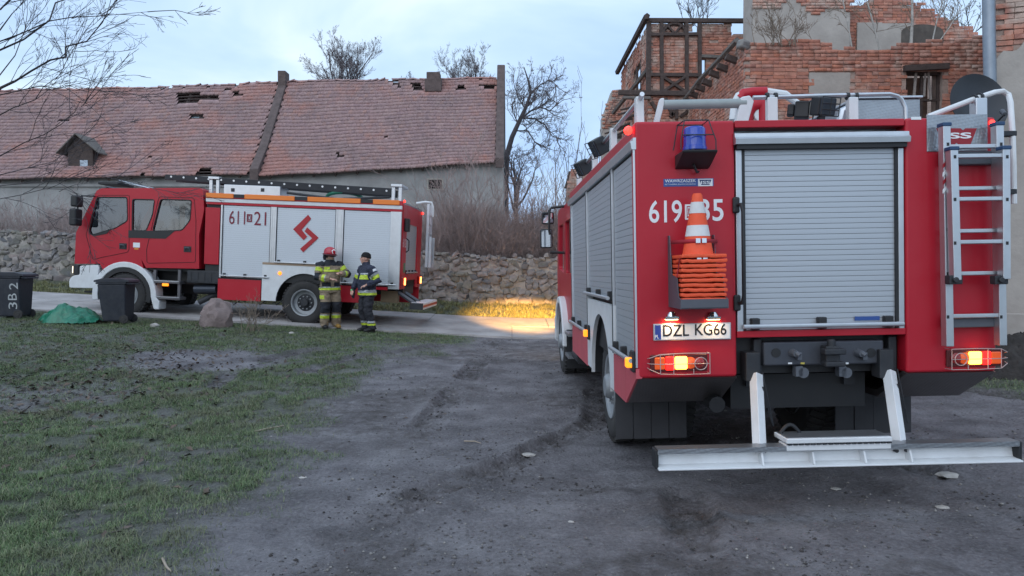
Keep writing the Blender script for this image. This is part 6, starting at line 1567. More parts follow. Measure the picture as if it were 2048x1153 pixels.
    for (x0p, y0p, x1p, y1p) in ((162, 394, 176, 416), (159, 420, 174, 453)):
        a, b_ = L(x0p, y1p), L(x1p, y0p); m = MB(); m.box((a[0], -.4, a[1]), (b_[0], -.14, b_[1])); m.build('mirror', BLACK, T, bevel=.04, seg=3)
far_engine()

def far_ladders():
    # long dark extension ladder on the roof gantry
    L = thing('extension_ladder', 'long dark extension ladder lying on the roof of the far fire engine', 'ladder'); L.matrix_world = M2
    a = lp(330, 353, .25); b = lp(786, 383, .25); DKL = mat('ladder_dark', (.018, .020, .026), .5, .2, var=.2)
    d = Vector((b[0] - a[0], 0, b[1] - a[1])); n = Vector((-d.z, 0, d.x)).normalized()
    for k, yy in enumerate((.25, .75)):
        for s, h in ((0, .075),):
            A, B = Vector((a[0], yy, a[1])), Vector((b[0], yy, b[1])); m = MB()
            m.add([A - n * h, B - n * (h + .03), B + n * (h - .01), A + n * (h * .6), A - n * h + Vector((0, .04, 0)), B - n * (h + .03) + Vector((0, .04, 0)), B + n * (h - .01) + Vector((0, .04, 0)), A + n * (h * .6) + Vector((0, .04, 0))],
                  [(0, 1, 2, 3), (7, 6, 5, 4), (0, 4, 5, 1), (1, 5, 6, 2), (2, 6, 7, 3), (3, 7, 4, 0)]); m.build('rail', DKL, L, bevel=.006)
    for k in range(18):
        t = (k + .5) / 18; c = Vector((a[0], .25, a[1])).lerp(Vector((b[0], .25, b[1])), t); m = MB(); m.tube([c + Vector((0, -.008, 0)), c + Vector((0, .54, 0))], .024, 8); m.build('rung', ALU if k % 1 == 0 else DKL, L)
    G = thing('hook_ladder', 'pale hook ladder tip on the cab roof of the far fire engine', 'ladder'); G.matrix_world = M2
    a = lp(238, 362, 1.5); b = lp(310, 380, 1.5)
    for yy in (1.5, 1.8): m = MB(); m.tube([(a[0], yy, a[1]), (b[0], yy, b[1])], .03, 4); m.build('rail', ALU, G)
    for k in range(6): t = (k + .5) / 6; c = Vector((a[0], 1.5, a[1])).lerp(Vector((b[0], 1.5, b[1])), t); m = MB(); m.tube([c, c + Vector((0, .3, 0))], .02, 6); m.build('rung', STEEL_DK, G)
    m = MB(); p = lp(205, 366, 1.5); m.box((p[0], 1.3, p[1] - .06), (a[0] + .1, 2.0, p[1] + .02)); m.build('light_bar', BLACK, T2, bevel=.02)
    # green suction hose
    c = lp(689, 397, .8); HM = mat('hose_green', (.02, .20, .12), .5, var=.15)
    m = MB(); m.tube([(c[0] + .42 * math.cos(t), .8 + .3 * math.sin(2 * t) * .2, c[1] + .13 * math.sin(t)) for t in np.linspace(0, PI, 16)], .04, 10); tag(m.build('suction_hose', HM), 'green hose arched on the roof of the far fire engine', 'hose').matrix_world = M2
    # rear access ladder of that engine
    R_ = thing('rear_ladder', 'slim aluminium ladder with striped film on the back of the far engine', 'ladder'); R_.matrix_world = M2
    x1 = lp(803, 450)[0] + .16
    for yy in (1.75, 2.2):
        m = MB(); zt, zb = lp(848, 410, 2.0)[1], lp(848, 535, 2.0)[1]; m.box((x1 + .1, yy - .03, zb), (x1 + .17, yy + .03, zt)); m.build('rail', ALU, R_, bevel=.005)
        m = MB(); m.box((x1 + .18, yy - .03, zb + .0), (x1 + .25, yy + .03, zb + .75)); m.build('rail', ALU, R_, bevel=.005)
    for k in range(6): m = MB(); z_ = zb + .15 + k * .23; m.tube([(x1 + .135, 1.75, z_), (x1 + .135, 2.2, z_)], .016, 6); m.build('rung', ALU, R_)
    m = MB(); m.tube([(x1 - .2, 1.9, zt + .02), (x1 + .02, 1.9, zt + .06), (x1 + .18, 1.9, zt + .05), (x1 + .22, 1.9, zt - .05), (x1 + .22, 1.9, zt - .3)], .03, 8); m.build('top_hook', WHITE_P, R_)
far_ladders()
# ------------------------------------------------------------------ people
def loft(mb, pts, radii, hint=(0, -1, 0), n=14):
    """tube of elliptical rings; radii (side, front)"""
    pts = [Vector(p) for p in pts]; o = len(mb.v); N_ = len(pts); h = Vector(hint)
    for i, p in enumerate(pts):
        t = (pts[min(i + 1, N_ - 1)] - pts[max(i - 1, 0)]).normalized()
        f = h - t * h.dot(t); f = f.normalized() if f.length > 1e-4 else t.orthogonal().normalized(); s = t.cross(f)
        ra, rb = radii[i] if isinstance(radii[i], (tuple, list)) else (radii[i], radii[i])
        for k in range(n):
            a = 2 * PI * k / n; mb.v.append(tuple(p + s * (ra * math.cos(a)) + f * (rb * math.sin(a))))
    for i in range(N_ - 1):
        for k in range(n):
            k2 = (k + 1) % n; mb.f.append((o + i * n + k, o + i * n + k2, o + (i + 1) * n + k2, o + (i + 1) * n + k))
    mb.f.append(tuple(o + k for k in range(n))[::-1]); mb.f.append(tuple(o + (N_ - 1) * n + k for k in range(n)))
def ball(mb, c, r, n=12, M=None):
    pr = [(max(.0005, math.sin(PI * k / n)), -math.cos(PI * k / n)) for k in range(n + 1)]
    Q = Matrix.Translation(c) @ (M if M is not None else Matrix.Identity(4)) @ Matrix.Diagonal((*([r] * 3 if isinstance(r, (int, float)) else r), 1))
    mb.lathe(pr, 2 * n, Q)
def fuse(mb, voxel, smooth=3, noise_amp=0.0, seed=0):
    me = mb.mesh('tmp'); o = bpy.data.objects.new('tmp', me); COL.objects.link(o)
    r = o.modifiers.new('r', 'REMESH'); r.mode = 'VOXEL'; r.voxel_size = voxel
    if smooth: s = o.modifiers.new('s', 'SMOOTH'); s.iterations = smooth; s.factor = .5
    out = bpy.data.meshes.new_from_object(o.evaluated_get(bpy.context.evaluated_depsgraph_get()))
    bpy.data.objects.remove(o); bpy.data.meshes.remove(me)
    if noise_amp:
        n = len(out.vertices); co = np.empty(n * 3, np.float32); out.vertices.foreach_get('co', co); co = co.reshape(-1, 3); no = np.empty(n * 3, np.float32); out.vertices.foreach_get('normal', no); no = no.reshape(-1, 3)
        d = np.array([mnoise.noise(Vector((c[0] * 9 + seed, c[1] * 9, c[2] * 14))) + .6 * mnoise.noise(Vector((c[0] * 22, c[1] * 22 + seed, c[2] * 30))) for c in co]); co += no * (d * noise_amp)[:, None]
        out.vertices.foreach_set('co', co.ravel()); out.update()
    return out
def band(src, name, pred, mt, parent, off=.004):
    """a strip of material sewn on: the faces where pred holds, lifted off a little"""
    sel = [p for p in src.polygons if pred(p.center, p.normal)]
    if not sel: print('empty band', name); return
    idx = {}; vs, fs = [], []
    for p in sel:
        f = []
        for i in p.vertices:
            if i not in idx: idx[i] = len(vs); v = src.vertices[i]; vs.append(tuple(v.co + v.normal * off))
            f.append(idx[i])
        fs.append(tuple(f))
    me = bpy.data.meshes.new(name); me.from_pydata(vs, [], fs); me.update(); return mk(name, me, mt, parent, angle=80)
def seg_t(p, a, b): d = b - a; return (p - a).dot(d) / max(d.length_squared, 1e-9)
def seg_d(p, a, b): t = max(0, min(1, seg_t(p, a, b))); return (p - (a + (b - a) * t)).length

SKIN = mat('skin', (.55, .31, .24), .55, var=.08, vscale=30)
HAIR = mat('hair_dark', (.03, .025, .022), .8, bump=.5, bscale=120)
def person(label, loc, yaw, arms, head_yaw, colors, kind, lean=0.0, sc=1.0, head_tilt=0.0):
    P = thing('person', label, 'person', loc, (0, 0, yaw), 'firefighters talking beside the truck'); P.scale = (sc, sc, sc)
    V = Vector
    neck = V((0, .01, 1.47)); head = V((0, -.02, 1.63)); hips = V((0, .02, .93))
    legs = {-1: (V((-.10, .02, .90)), V((-.12, -.03, .49)), V((-.125, .03, .09))), 1: (V((.10, .02, .90)), V((.13, -.02, .49)), V((.15, .04, .09)))}
    sh = {s: V((.19 * s, .015, 1.41)) for s in (-1, 1)}
    Rh = Matrix.Rotation(head_yaw, 4, 'Z') @ Matrix.Rotation(head_tilt, 4, 'X')
    # --- body: one continuous mesh
    b = MB()
    loft(b, [hips - V((0, 0, .08)), V((0, .02, 1.02)), V((0, .015, 1.18)), V((0, .01, 1.34)), V((0, .01, 1.44)), V((0, .01, 1.47))], [(.15, .10), (.15, .10), (.16, .11), (.17, .11), (.12, .08), (.06, .06)])
    loft(b, [V((0, .015, 1.42)), V((0, .005, 1.50)), V((0, -.005, 1.56))], [.058, .055, .055])
    for s in (-1, 1):
        a, k, f = legs[s]; loft(b, [a, (a + k) / 2, k, (k * .55 + f * .45), f], [.085, .075, .055, .055, .04])
        e, w = arms[s][0], arms[s][1]; loft(b, [sh[s], (sh[s] + e) / 2, e, (e + w) / 2, w], [.055, .048, .042, .04, .028], hint=(0, -.3, 1))
    H_ = lambda v: head + (Rh @ V(v))
    ball(b, H_((0, .012, .03)), (.074, .094, .095), 12, Rh); ball(b, H_((0, -.03, -.045)), (.056, .058, .072), 10, Rh)
    ball(b, H_((0, -.052, -.092)), (.032, .03, .026), 8, Rh)
    loft(b, [H_((0, -.078, .03)), H_((0, -.098, -.005)), H_((0, -.108, -.022)), H_((0, -.092, -.032))], [.011, .014, .017, .012], hint=(1, 0, 0), n=8)
    ball(b, H_((0, -.078, .042)), (.05, .02, .013), 8, Rh)
    for q in (-1, 1): ball(b, H_((.074 * q, .012, -.005)), (.012, .022, .034), 8, Rh); ball(b, H_((.042 * q, -.062, -.025)), (.022, .022, .022), 8, Rh)
    ball(b, H_((0, -.092, -.058)), (.026, .011, .007), 8, Rh); ball(b, H_((0, -.09, -.069)), (.023, .011, .007), 8, Rh)
    for s in (-1, 1):     # hands: palm, four curled fingers and a thumb
        e, w = arms[s][0], arms[s][1]; d = (w - e).normalized(); up = V((0, 0, 1)); side = d.cross(up).normalized(); nrm = side.cross(d).normalized()
        pc = w + d * .055; loft(b, [w, w + d * .03, w + d * .085, w + d * .1], [(.026, .02), (.038, .018), (.042, .016), (.036, .012)], hint=tuple(nrm))
        for k in range(4):
            off = (k - 1.5) * .0205; L = (.072, .082, .078, .060)[k]; r0 = w + d * .092 + side * off; curl = arms[s][2]
            p1 = r0 + d * L * .45 - nrm * L * .12 * curl; p2 = p1 + d * L * .25 * (1.2 - curl) - nrm * L * .32 * curl; p3 = p2 - d * L * .12 * curl - nrm * L * .25 * curl + d * L * .2 * (1 - curl)
            loft(b, [r0 - d * .02, r0, p1, p2, p3], [.0105, .0105, .0095, .009, .007], hint=tuple(side), n=8)
        q = -1 if s > 0 else 1; t0 = w + d * .03 + side * .035 * q; loft(b, [w + d * .02 + side * .015 * q, t0, t0 + d * .03 + side * .018 * q - nrm * .01, t0 + d * .055 + side * .012 * q - nrm * .022], [.013, .0125, .0105, .008], hint=tuple(nrm), n=8)
    body = mk('body', fuse(b, .0068, 2), SKIN, P, angle=180)
    for q in (-1, 1):
        m = MB(); ball(m, H_((.031 * q, -.083, .012)), .0115, 8); m.build('eye', mat('eye_dark', (.05, .045, .045), .2), body)
        m = MB(); ball(m, H_((.031 * q, -.089, .031)), (.02, .006, .0045), 6, Rh); m.build('eyebrow', HAIR, body)
    # --- trousers
    t = MB(); bulk = colors['bulk']
    loft(t, [V((0, .02, .83)), V((0, .02, .92)), V((0, .015, 1.04))], [(.19, .14), (.19, .145), (.175, .135)])
    for s in (-1, 1):
        a, k, f = legs[s]; c = V((0, .012, 0))
        loft(t, [a + c, a * .6 + k * .4, k + V((0, -.01, 0)), k * .6 + f * .4 + c, k * .2 + f * .8 + c * 2, f + c * 2 - V((0, 0, .02))], [(.115, .13), (.108 * bulk, .118 * bulk), (.092 * bulk, .10 * bulk), (.088 * bulk, .095 * bulk), (.088 * bulk, .092 * bulk), (.086 * bulk, .092 * bulk)])
    tm = fuse(t, .011, 3, .015, kind); TR = mk('trousers', tm, colors['trousers'], P, angle=180)
    # --- jacket
    j = MB()
    loft(j, [V((0, .02, .79)), V((0, .02, .86)), V((0, .01, 1.0)), V((0, .005, 1.16)), V((0, .01, 1.30)), V((0, .01, 1.40)), V((0, .012, 1.46)), V((0, .01, 1.50))],
         [(.235, .175), (.235, .18), (.215, .175 + colors['belly']), (.225, .17 + colors['belly'] * .8), (.235, .155), (.205, .125), (.12, .095), (.085, .085)])
    loft(j, [V((0, .012, 1.44)), V((0, .005, 1.53)), V((0, -.002, 1.56))], [(.10, .09), (.088, .085), (.086, .086)])
    for s in (-1, 1):
        e, w = arms[s][0], arms[s][1]; loft(j, [sh[s] + V((-.05 * s, 0, .0)), sh[s] + V((.025 * s, 0, -.02)), (sh[s] * .45 + e * .55), e, (e * .5 + w * .5), e * .06 + w * .94], [.095, .105, .088, .082, .074, .062], hint=(0, -.3, 1))
    jm = fuse(j, .0105, 3, .015, kind + 5); JK = mk('jacket', jm, colors['jacket'], P, angle=180)
    YEL, SIL = colors['yellow'], colors['silver']
    front_clear = lambda c: all(seg_d(c, arms[s][0], arms[s][1]) > .085 and seg_d(c, sh[s], arms[s][0]) > .10 for s in (-1, 1))
    torso = lambda c: abs(c.x) < .27 and front_clear(c)
    if kind == 1:
        DKP = colors['patch']
        band(jm, 'shoulder_patch', lambda c, n: c.z > 1.385 and seg_d(c, V((-.2, .01, 1.42)), V((.2, .01, 1.42))) < .15 and c.z < 1.52, DKP, JK, .003)
        band(jm, 'chest_stripe', lambda c, n: 1.255 < c.z < 1.30 and torso(c), YEL, JK, .006)
        band(jm, 'chest_patch', lambda c, n: 1.31 < c.z < 1.36 and -.17 < c.x < -.05 and n.y < 0 and torso(c), YEL, JK, .006)
        band(jm, 'pocket_flap', lambda c, n: .93 < c.z < 1.02 and .04 < abs(c.x) < .2 and n.y < .2 and torso(c), DKP, JK, .004)
        band(jm, 'hem_stripe', lambda c, n: .86 < c.z < .905 and abs(c.x) < .3, YEL, JK, .006); band(jm, 'hem_stripe', lambda c, n: .905 < c.z < .925 and abs(c.x) < .3, SIL, JK, .006)
        for s in (-1, 1):
            e, w = arms[s][0], arms[s][1]
            band(jm, 'sleeve_stripe', lambda c, n: .40 < seg_t(c, e, w) < .62 and seg_d(c, e, w) < .10, YEL, JK, .005); band(jm, 'sleeve_stripe', lambda c, n: .62 < seg_t(c, e, w) < .68 and seg_d(c, e, w) < .10, SIL, JK, .005)
            band(jm, 'upper_sleeve_stripe', lambda c, n: .34 < seg_t(c, sh[s], e) < .60 and seg_d(c, sh[s], e) < .13 and c.x * s > .2, YEL, JK, .005)
            band(jm, 'elbow_patch', lambda c, n: seg_d(c, e, e) < .105 and seg_t(c, e, w) < .38 and seg_t(c, sh[s], e) > .65, DKP, JK, .004)
        for s in (-1, 1):
            a, k, f = legs[s]; side_ = (lambda c: c.x < .005) if s < 0 else (lambda c: c.x > .005)
            band(tm, 'knee_patch', lambda c, n: .36 < c.z < .60 and side_(c) and (n.y < .35), colors['patch'], TR, .005)
            band(tm, 'calf_stripe', lambda c, n: .235 < c.z < .30 and side_(c), YEL, TR, .006); band(tm, 'calf_stripe', lambda c, n: .30 < c.z < .325 and side_(c), SIL, TR, .006)
        band(tm, 'thigh_tag', lambda c, n: .66 < c.z < .74 and c.x < -.17, YEL, TR, .006)
    else:
        band(jm, 'chest_stripe', lambda c, n: 1.17 < c.z < 1.27 and .03 < c.x < .21 and n.y < -.1 and torso(c), YEL, JK, .006); band(jm, 'chest_stripe', lambda c, n: 1.275 < c.z < 1.31 and .03 < c.x < .21 and n.y < -.1 and torso(c), SIL, JK, .006)
        band(jm, 'chest_stripe', lambda c, n: 1.17 < c.z < 1.27 and -.21 < c.x < -.06 and n.y < -.1 and torso(c), YEL, JK, .006)
        band(jm, 'hem_stripe', lambda c, n: .825 < c.z < .875, YEL, JK, .006); band(jm, 'hem_stripe', lambda c, n: .88 < c.z < .935 and abs(c.x) < .32 and torso(c), SIL, JK, .006)
        for s in (-1, 1):
            e, w = arms[s][0], arms[s][1]
            band(jm, 'sleeve_stripe', lambda c, n: .62 < seg_t(c, sh[s], e) < .86 and seg_d(c, sh[s], e) < .125 and c.x * s > .12, YEL, JK, .005); band(jm, 'sleeve_stripe', lambda c, n: .46 < seg_t(c, sh[s], e) < .62 and seg_d(c, sh[s], e) < .125 and c.x * s > .15, SIL, JK, .005)
            side_ = (lambda c: c.x < .005) if s < 0 else (lambda c: c.x > .005)
            band(tm, 'calf_stripe', lambda c, n: .155 < c.z < .205 and side_(c), YEL, TR, .006); band(tm, 'calf_stripe', lambda c, n: .21 < c.z < .255 and side_(c), SIL, TR, .006)
        band(jm, 'arm_badge', lambda c, n: .2 < seg_t(c, sh[1], arms[1][0]) < .36 and c.x > .285 and abs(c.y - .05) < .05, WHITE_F, JK, .006)
        m = MB(); w = arms[-1][1]; loft(m, [w + V((0, .0, .03)), w + V((0, 0, -.06)), w + V((0, -.01, -.14)), w + V((0, 0, -.2))], [(.035, .03), (.06, .04), (.055, .035), (.03, .02)]); gl = m.build('glove', colors['patch'], P)
        m = MB(); ball(m, w + V((-.02, -.02, -.02)), (.045, .035, .025), 8); m.build('glove_cuff', mat('glove_green', (.10, .55, .22), .6), gl)
    # --- boots
    for s in (-1, 1):
        f = legs[s][2]; toe = V((.05 * s, -1, 0)).normalized(); m = MB()
        loft(m, [f + V((0, .01, .10)), f + V((0, .012, .02))], [(.062, .07), (.06, .07)]); loft(m, [V((f.x, f.y, .05)) - toe * .075, V((f.x, f.y, .055)) - toe * .03, V((f.x, f.y, .06)) + toe * .06, V((f.x, f.y, .05)) + toe * .14, V((f.x, f.y, .045)) + toe * .185], [(.04, .04), (.05, .05), (.053, .052), (.053, .042), (.035, .03)], hint=(0, 0, 1))
        o = mk('boot', fuse(m, .008, 2), colors['boot'] if not (kind == 1 and s > 0) else colors['boot2'], P, angle=180)
        m = MB(); m.prism(round_poly([(f.x + toe.x * .2 - .03, f.y + toe.y * .2), (f.x + toe.x * .2 + .03, f.y + toe.y * .2), (f.x + .056, f.y + .03), (f.x + .04, f.y + .085), (f.x - .04, f.y + .085), (f.x - .056, f.y + .03)], .03), 0, .024, lambda a, b_, d: (a, b_, d)); m.build('sole', BLACK, o)
    # --- headgear
    if kind == 1:
        m = MB(); prof = []
        for k in range(11): a = PI / 2 * k / 10; prof.append((.128 * math.cos(a) if k < 10 else .001, .115 * math.sin(a)))
        Q = Matrix.Translation(H_((0, .012, .055))) @ Rh @ Matrix.Diagonal((1, 1.18, 1.05, 1)); prof = [(.128, -.055), (.13, -.02)] + prof
        m.lathe(prof, 28, Q); hm = m.build('helmet', mat('helmet_red', (.42, .012, .03), .25, coat=.5), P); sm = hm.modifiers.new('t', 'SOLIDIFY'); sm.thickness = .008
        m = MB(); m.lathe([(.131, -.035), (.155, -.05), (.153, -.056), (.130, -.044)], 28, Q); m.build('helmet_brim', mat('helmet_dark', (.08, .012, .02), .4), hm)
        m = MB(); pts = [(x, z) for x, z in ((-.045, -.02), (.045, -.02), (.055, .05), (.0, .075), (-.055, .05))]
        m.add([tuple(Q @ V((x * 1.0, -math.sqrt(max(0, .132 ** 2 - x * x - (max(z, 0) * 1.1) ** 2)), z))) for x, z in pts], [(0, 1, 2, 3, 4)]); fp = m.build('front_plate', WHITE_F, hm); q = fp.modifiers.new('t', 'SOLIDIFY'); q.thickness = .01; q.offset = 0
        m = MB(); vs = []
        for a in np.linspace(-1.25, 1.25, 11):
            for (r_, z) in ((.135, -.03), (.128, -.085)): vs.append(tuple(Q @ V((r_ * math.sin(a), -r_ * math.cos(a), z))))
        m.add(vs, [(2 * k, 2 * k + 2, 2 * k + 3, 2 * k + 1) for k in range(10)]); m.build('visor', mat('visor_dark', (.05, .035, .03), .1), hm)
        m = MB(); loft(m, [H_((.0, .09, -.0)), H_((0, .1, -.07)), H_((0, .085, -.13))], [(.1, .03), (.1, .035), (.09, .03)]); m.build('neck_guard', colors['patch'], hm)
    else:
        m = MB(); Q = Matrix.Translation(H_((0, .014, .028))) @ Rh @ Matrix.Rotation(R(-8), 4, 'X') @ Matrix.Diagonal((1, 1.2, 1, 1)); prof = [(.081, -.012), (.088, -.008), (.0885, .035), (.084, .045)] + [(.084 * math.cos(PI / 2 * k / 7) + .001, .045 + .07 * math.sin(PI / 2 * k / 7)) for k in range(1, 8)]
        m.lathe(prof, 26, Q); bn = m.build('beanie', mat('knit_black', (.012, .012, .014), .95, bump=.6, bscale=150), P); m = MB(); m.lathe([(.089, -.010), (.094, -.005), (.094, .025), (.089, .03)], 26, Q); m.build('beanie_cuff', mat('knit_black', (.012, .012, .014), .95), bn)
        m = MB(); loft(m, [H_((0, .075, -.03)), H_((0, .085, -.06))], [(.06, .02), (.05, .015)]); m.build('hair', mat('hair_grey', (.12, .11, .10), .8), P)
    return P
V3 = lambda *a: Vector(a)
CLOTH = dict(bump=.5, bscale=45)
YEL_M = mat('reflective_yellow', (.50, .62, .045), .5, var=.1, vscale=25); SIL_M = mat('reflective_silver', (.36, .38, .41), .4, .2, var=.1, vscale=25)
def feet(px, py, Y):
    p = pix(px, py, Y); return (p.x, Y, float(base_h(p.x, Y)) + (.04 if road_near(p.x) < Y < road_far(p.x) else .0))
def build_people():
    tan = dict(jacket=mat('coat_tan', (.26, .20, .14), .85, var=.25, vscale=9, **CLOTH), trousers=mat('coat_tan', (.26, .20, .14), .85), patch=mat('coat_navy', (.016, .018, .026), .8, var=.2, **CLOTH), yellow=YEL_M, silver=SIL_M, bulk=1.12, belly=0.0,
               boot=mat('boot_black', (.015, .015, .017), .5), boot2=mat('boot_tan', (.33, .19, .05), .6))
    p1 = person('person in red helmet and tan turnout gear with yellow bands, hands before chest', feet(661, 658, 16.25), R(32), {-1: (V3(-.31, -.06, 1.14), V3(-.08, -.30, 1.10), .75), 1: (V3(.36, -.10, 1.19), V3(.14, -.29, 1.22), .8)}, R(18), tan, 1, sc=1.0, head_tilt=R(8))
    navy = dict(jacket=mat('coat_blue', (.025, .030, .056), .75, var=.25, vscale=8, **CLOTH), trousers=mat('trouser_blue', (.022, .023, .032), .8, var=.25, vscale=8, **CLOTH), patch=mat('coat_navy', (.016, .018, .026), .8), yellow=YEL_M, silver=SIL_M, bulk=1.0, belly=.03,
                boot=mat('boot_black', (.015, .015, .017), .5), boot2=mat('boot_black', (.015, .015, .017), .5))
    p2 = person('person in black beanie and navy jacket with silver and yellow bands, facing left', feet(733, 661, 16.0), R(-52), {-1: (V3(-.29, -.08, 1.15), V3(-.23, -.20, .95), .6), 1: (V3(.33, .12, 1.14), V3(.27, -.13, 1.05), .7)}, R(-22), navy, 2, sc=.98, head_tilt=R(-6))
build_people()
# ------------------------------------------------------------------ bins, bag, boulder and litter
BIN = mat('bin_plastic', (.014, .018, .030), .5, var=.2, vscale=6, bump=.15, bscale=30, dirt=.35, dcol=(.09, .09, .09), dscale=7)
CHALK = mat('chalk', (.42, .44, .45), .9, var=.3, vscale=40)
def wheelie_bin(label, loc, rz, sc=1.0, tilt=0.0):
    B = thing('wheelie_bin', label, 'bin', loc, (0, tilt, rz), 'wheelie bins at the road edge'); B.scale = (sc, sc, sc)
    # x: front (-) to wheels (+), y across
    zt, zb = .98, .05
    def ring(x0, x1, hy, z): return [(x0, -hy, z), (x1, -hy, z), (x1, hy, z), (x0, hy, z)]
    m = MB(); r = [ring(-.24, .25, .22, zb), ring(-.26, .27, .23, .16), ring(-.335, .30, .285, zt - .06)]
    o = []
    for q in r: o += q
    fs = [(0, 3, 2, 1)] + [(i * 4 + k, i * 4 + (k + 1) % 4, (i + 1) * 4 + (k + 1) % 4, (i + 1) * 4 + k) for i in range(2) for k in range(4)] + [(8, 9, 10, 11)]
    m.add(o, fs); body = m.build('tub', BIN, B, bevel=.03, seg=3)
    m = MB(); m.box((-.36, -.30, zt - .06), (.325, .30, zt - .015)); m.build('rim', BIN, B, bevel=.012)
    m = MB(); m.prism(round_poly([(-.395, zt - .012), (-.39, zt + .03), (-.2, zt + .075), (.2, zt + .07), (.37, zt + .03), (.40, zt - .03), (.37, zt - .012)], .02), -.31, .31, lambda x, z, d: (x, d, z)); m.build('lid', BIN, B, bevel=.015)
    m = MB(); m.tube([(.33, -.26, zt - .05), (.41, -.25, zt - .06), (.41, .25, zt - .06), (.33, .26, zt - .05)], .016, 8); m.build('handle', BIN, B)
    for s in (-1, 1):
        m = MB(); Q = Matrix.Translation((.24, .245 * s, .10)) @ Matrix.Rotation(PI / 2 * (-s), 4, 'X') @ Matrix.Translation((0, 0, -.0)); m.lathe([(.001, .03), (.04, .032), (.05, .022), (.08, .025), (.10, .02), (.10, -.02), (.08, -.025), (.001, -.025)], 22, Q); m.build('wheel', RUBBER, B)
    m = MB(); m.cyl((.24, -.24, .1), (.24, .24, .1), .012, n=8); m.build('axle', STEEL_DK, B)
    return B
def bins():
    p = pix(236, 650, 15.3); z = float(base_h(p.x, 15.3)) + .0
    B = wheelie_bin('dark wheelie bin standing before the front wheel of the far fire engine', (p.x, 15.3, z), R(4), .88)
    m = MB(); 
    for zz_ in (.80, .86): m.box((.16, -.2565 - (zz_ - .8) * .05, zz_), (.205, -.2615 - (zz_ - .8) * .05, zz_ + .045))
    m.build('sticker', WHITE_F, B)
    p = pix(28, 642, 15.2); z = float(base_h(p.x, 15.2)) + .0
    B = wheelie_bin('dark wheelie bin chalked 3B2 at the left edge', (p.x, 15.2, z), R(3), .90, 0)
    for ch, zc_, xx in (('3', .30, .13), ('B', .50, .13), ('2', .74, .17)):
        dy = -.232 - (zc_ - .16) * (.055 / .76) - .006
        place_text('chalk_mark', ch, CHALK, B, (xx, dy, zc_), (0, -.07, 1), (-1, 0, 0), .19, .15)
bins()
def boulder(name, label, cat, px, py, Y, size, mt, seed, rough=.22, sub=3):
    p = pix(px, py, Y); z = Hs(p.x, Y); bm = bmesh.new(); bmesh.ops.create_icosphere(bm, subdivisions=sub, radius=1)
    for v in bm.verts:
        n = mnoise.noise(v.co * 1.3 + Vector((seed, 0, 0))) + .5 * mnoise.noise(v.co * 3 + Vector((0, seed, 0))) + .25 * mnoise.noise(v.co * 7)
        v.co *= 1 + rough * n
        v.co = Vector((v.co.x * size[0], v.co.y * size[1], v.co.z * size[2]))
    me = bpy.data.meshes.new(name); bm.to_mesh(me); bm.free(); o = mk(name, me, mt, angle=28); o.location = (p.x, Y, z + size[2] * .55); tag(o, label, cat); return o
GRAN = mat('granite', (.23, .175, .165), .85, var=.3, vscale=7, bump=.6, bscale=22, dirt=.5, dcol=(.13, .11, .11), dscale=3)
boulder('boulder', 'large reddish granite boulder on the grass beside the far engine', 'boulder', 432, 652, 15.55, (.33, .28, .35), GRAN, 7.7, .42, 3)
def bag():
    p = pix(140, 650, 15.1); z = Hs(p.x, 15.1); GB = mat('green_film', (.008, .15, .085), .32, var=.35, vscale=14, bump=.8, bscale=14, spec=.6)
    bm = bmesh.new(); bmesh.ops.create_grid(bm, x_segments=46, y_segments=34, size=1)
    for v in bm.verts:
        x, y = v.co.x * .60, v.co.y * .42; r = math.hypot(v.co.x * .95, v.co.y)
        h = .33 * max(0, 1 - r ** 1.6) ** .8 * (1 + .5 * mnoise.noise(Vector((x * 3, y * 3, 2)))) + .07 * abs(mnoise.noise(Vector((x * 7, y * 7, 5)))) * (1.2 - min(1, r)) + .05 * abs(mnoise.noise(Vector((x * 16, y * 16, 8))))
        e_ = 1 + .25 * mnoise.noise(Vector((math.atan2(y, x) * 1.7, 3, 1)))
        v.co = Vector((x * e_, y * e_, max(.01, h)))
    me = bpy.data.meshes.new('green_sack'); bm.to_mesh(me); bm.free(); o = mk('green_sack', me, GB, angle=60); o.location = (p.x, 15.1, z); tag(o, 'crumpled green plastic sack lying between the two bins', 'sack')
bag()
PALE = mat('pale_stone_chip', (.40, .375, .35), .8, var=.2, vscale=20, bump=.4, bscale=40)
for i, (px, py, w, lab) in enumerate(((1900, 960, .13, 'flat pale slab of stone on the mud behind the near engine'), (1885, 1028, .06, 'small pale stone chip right of the muddy track'), (1058, 908, .08, 'pale flat stone on the muddy drive in the middle'), (310, 664, .11, 'white block of stone in the grass near the wheelie bin'), (583, 665, .07, 'small white litter ball in the grass before the engine'), (1142, 1050, .03, 'small grey pebble alone on the mud'), (1672, 992, .05, 'pale pebble in the shade behind the rear step'), (606, 957, .04, 'white chip lying at the edge of the grass'))):
    Y = 1.6 * FPX / (py - 535)
    if py < 700: Y = 15.0
    boulder('loose_stone', lab, 'stone', px, py, Y, (w * .75, w * .6, w * (.16 if i not in (3, 4) else .5)), PALE, i * 3.3, .3, 2)
def stick(pts, lab, r=.006):
    P_ = []
    for (px, py) in pts: Y = 1.6 * FPX / (py - 535); p = pix(px, py, Y); P_.append((p.x, Y, Hs(p.x, Y) + .015))
    tag(MB().tube(P_, [r] * (len(P_) - 1) + [r * .5], 6).build('twig', mat('pale_twig', (.34, .28, .22), .8, var=.2)), lab, 'twig')
stick([(510, 868), (535, 861), (568, 853)], 'pale bent twig lying on the grass', .009); stick([(325, 1120), (333, 1140), (342, 1150)], 'forked dry twig at the bottom of the grass', .007); stick([(928, 886), (950, 887), (962, 891)], 'short pale twig on the mud by the stones', .006)
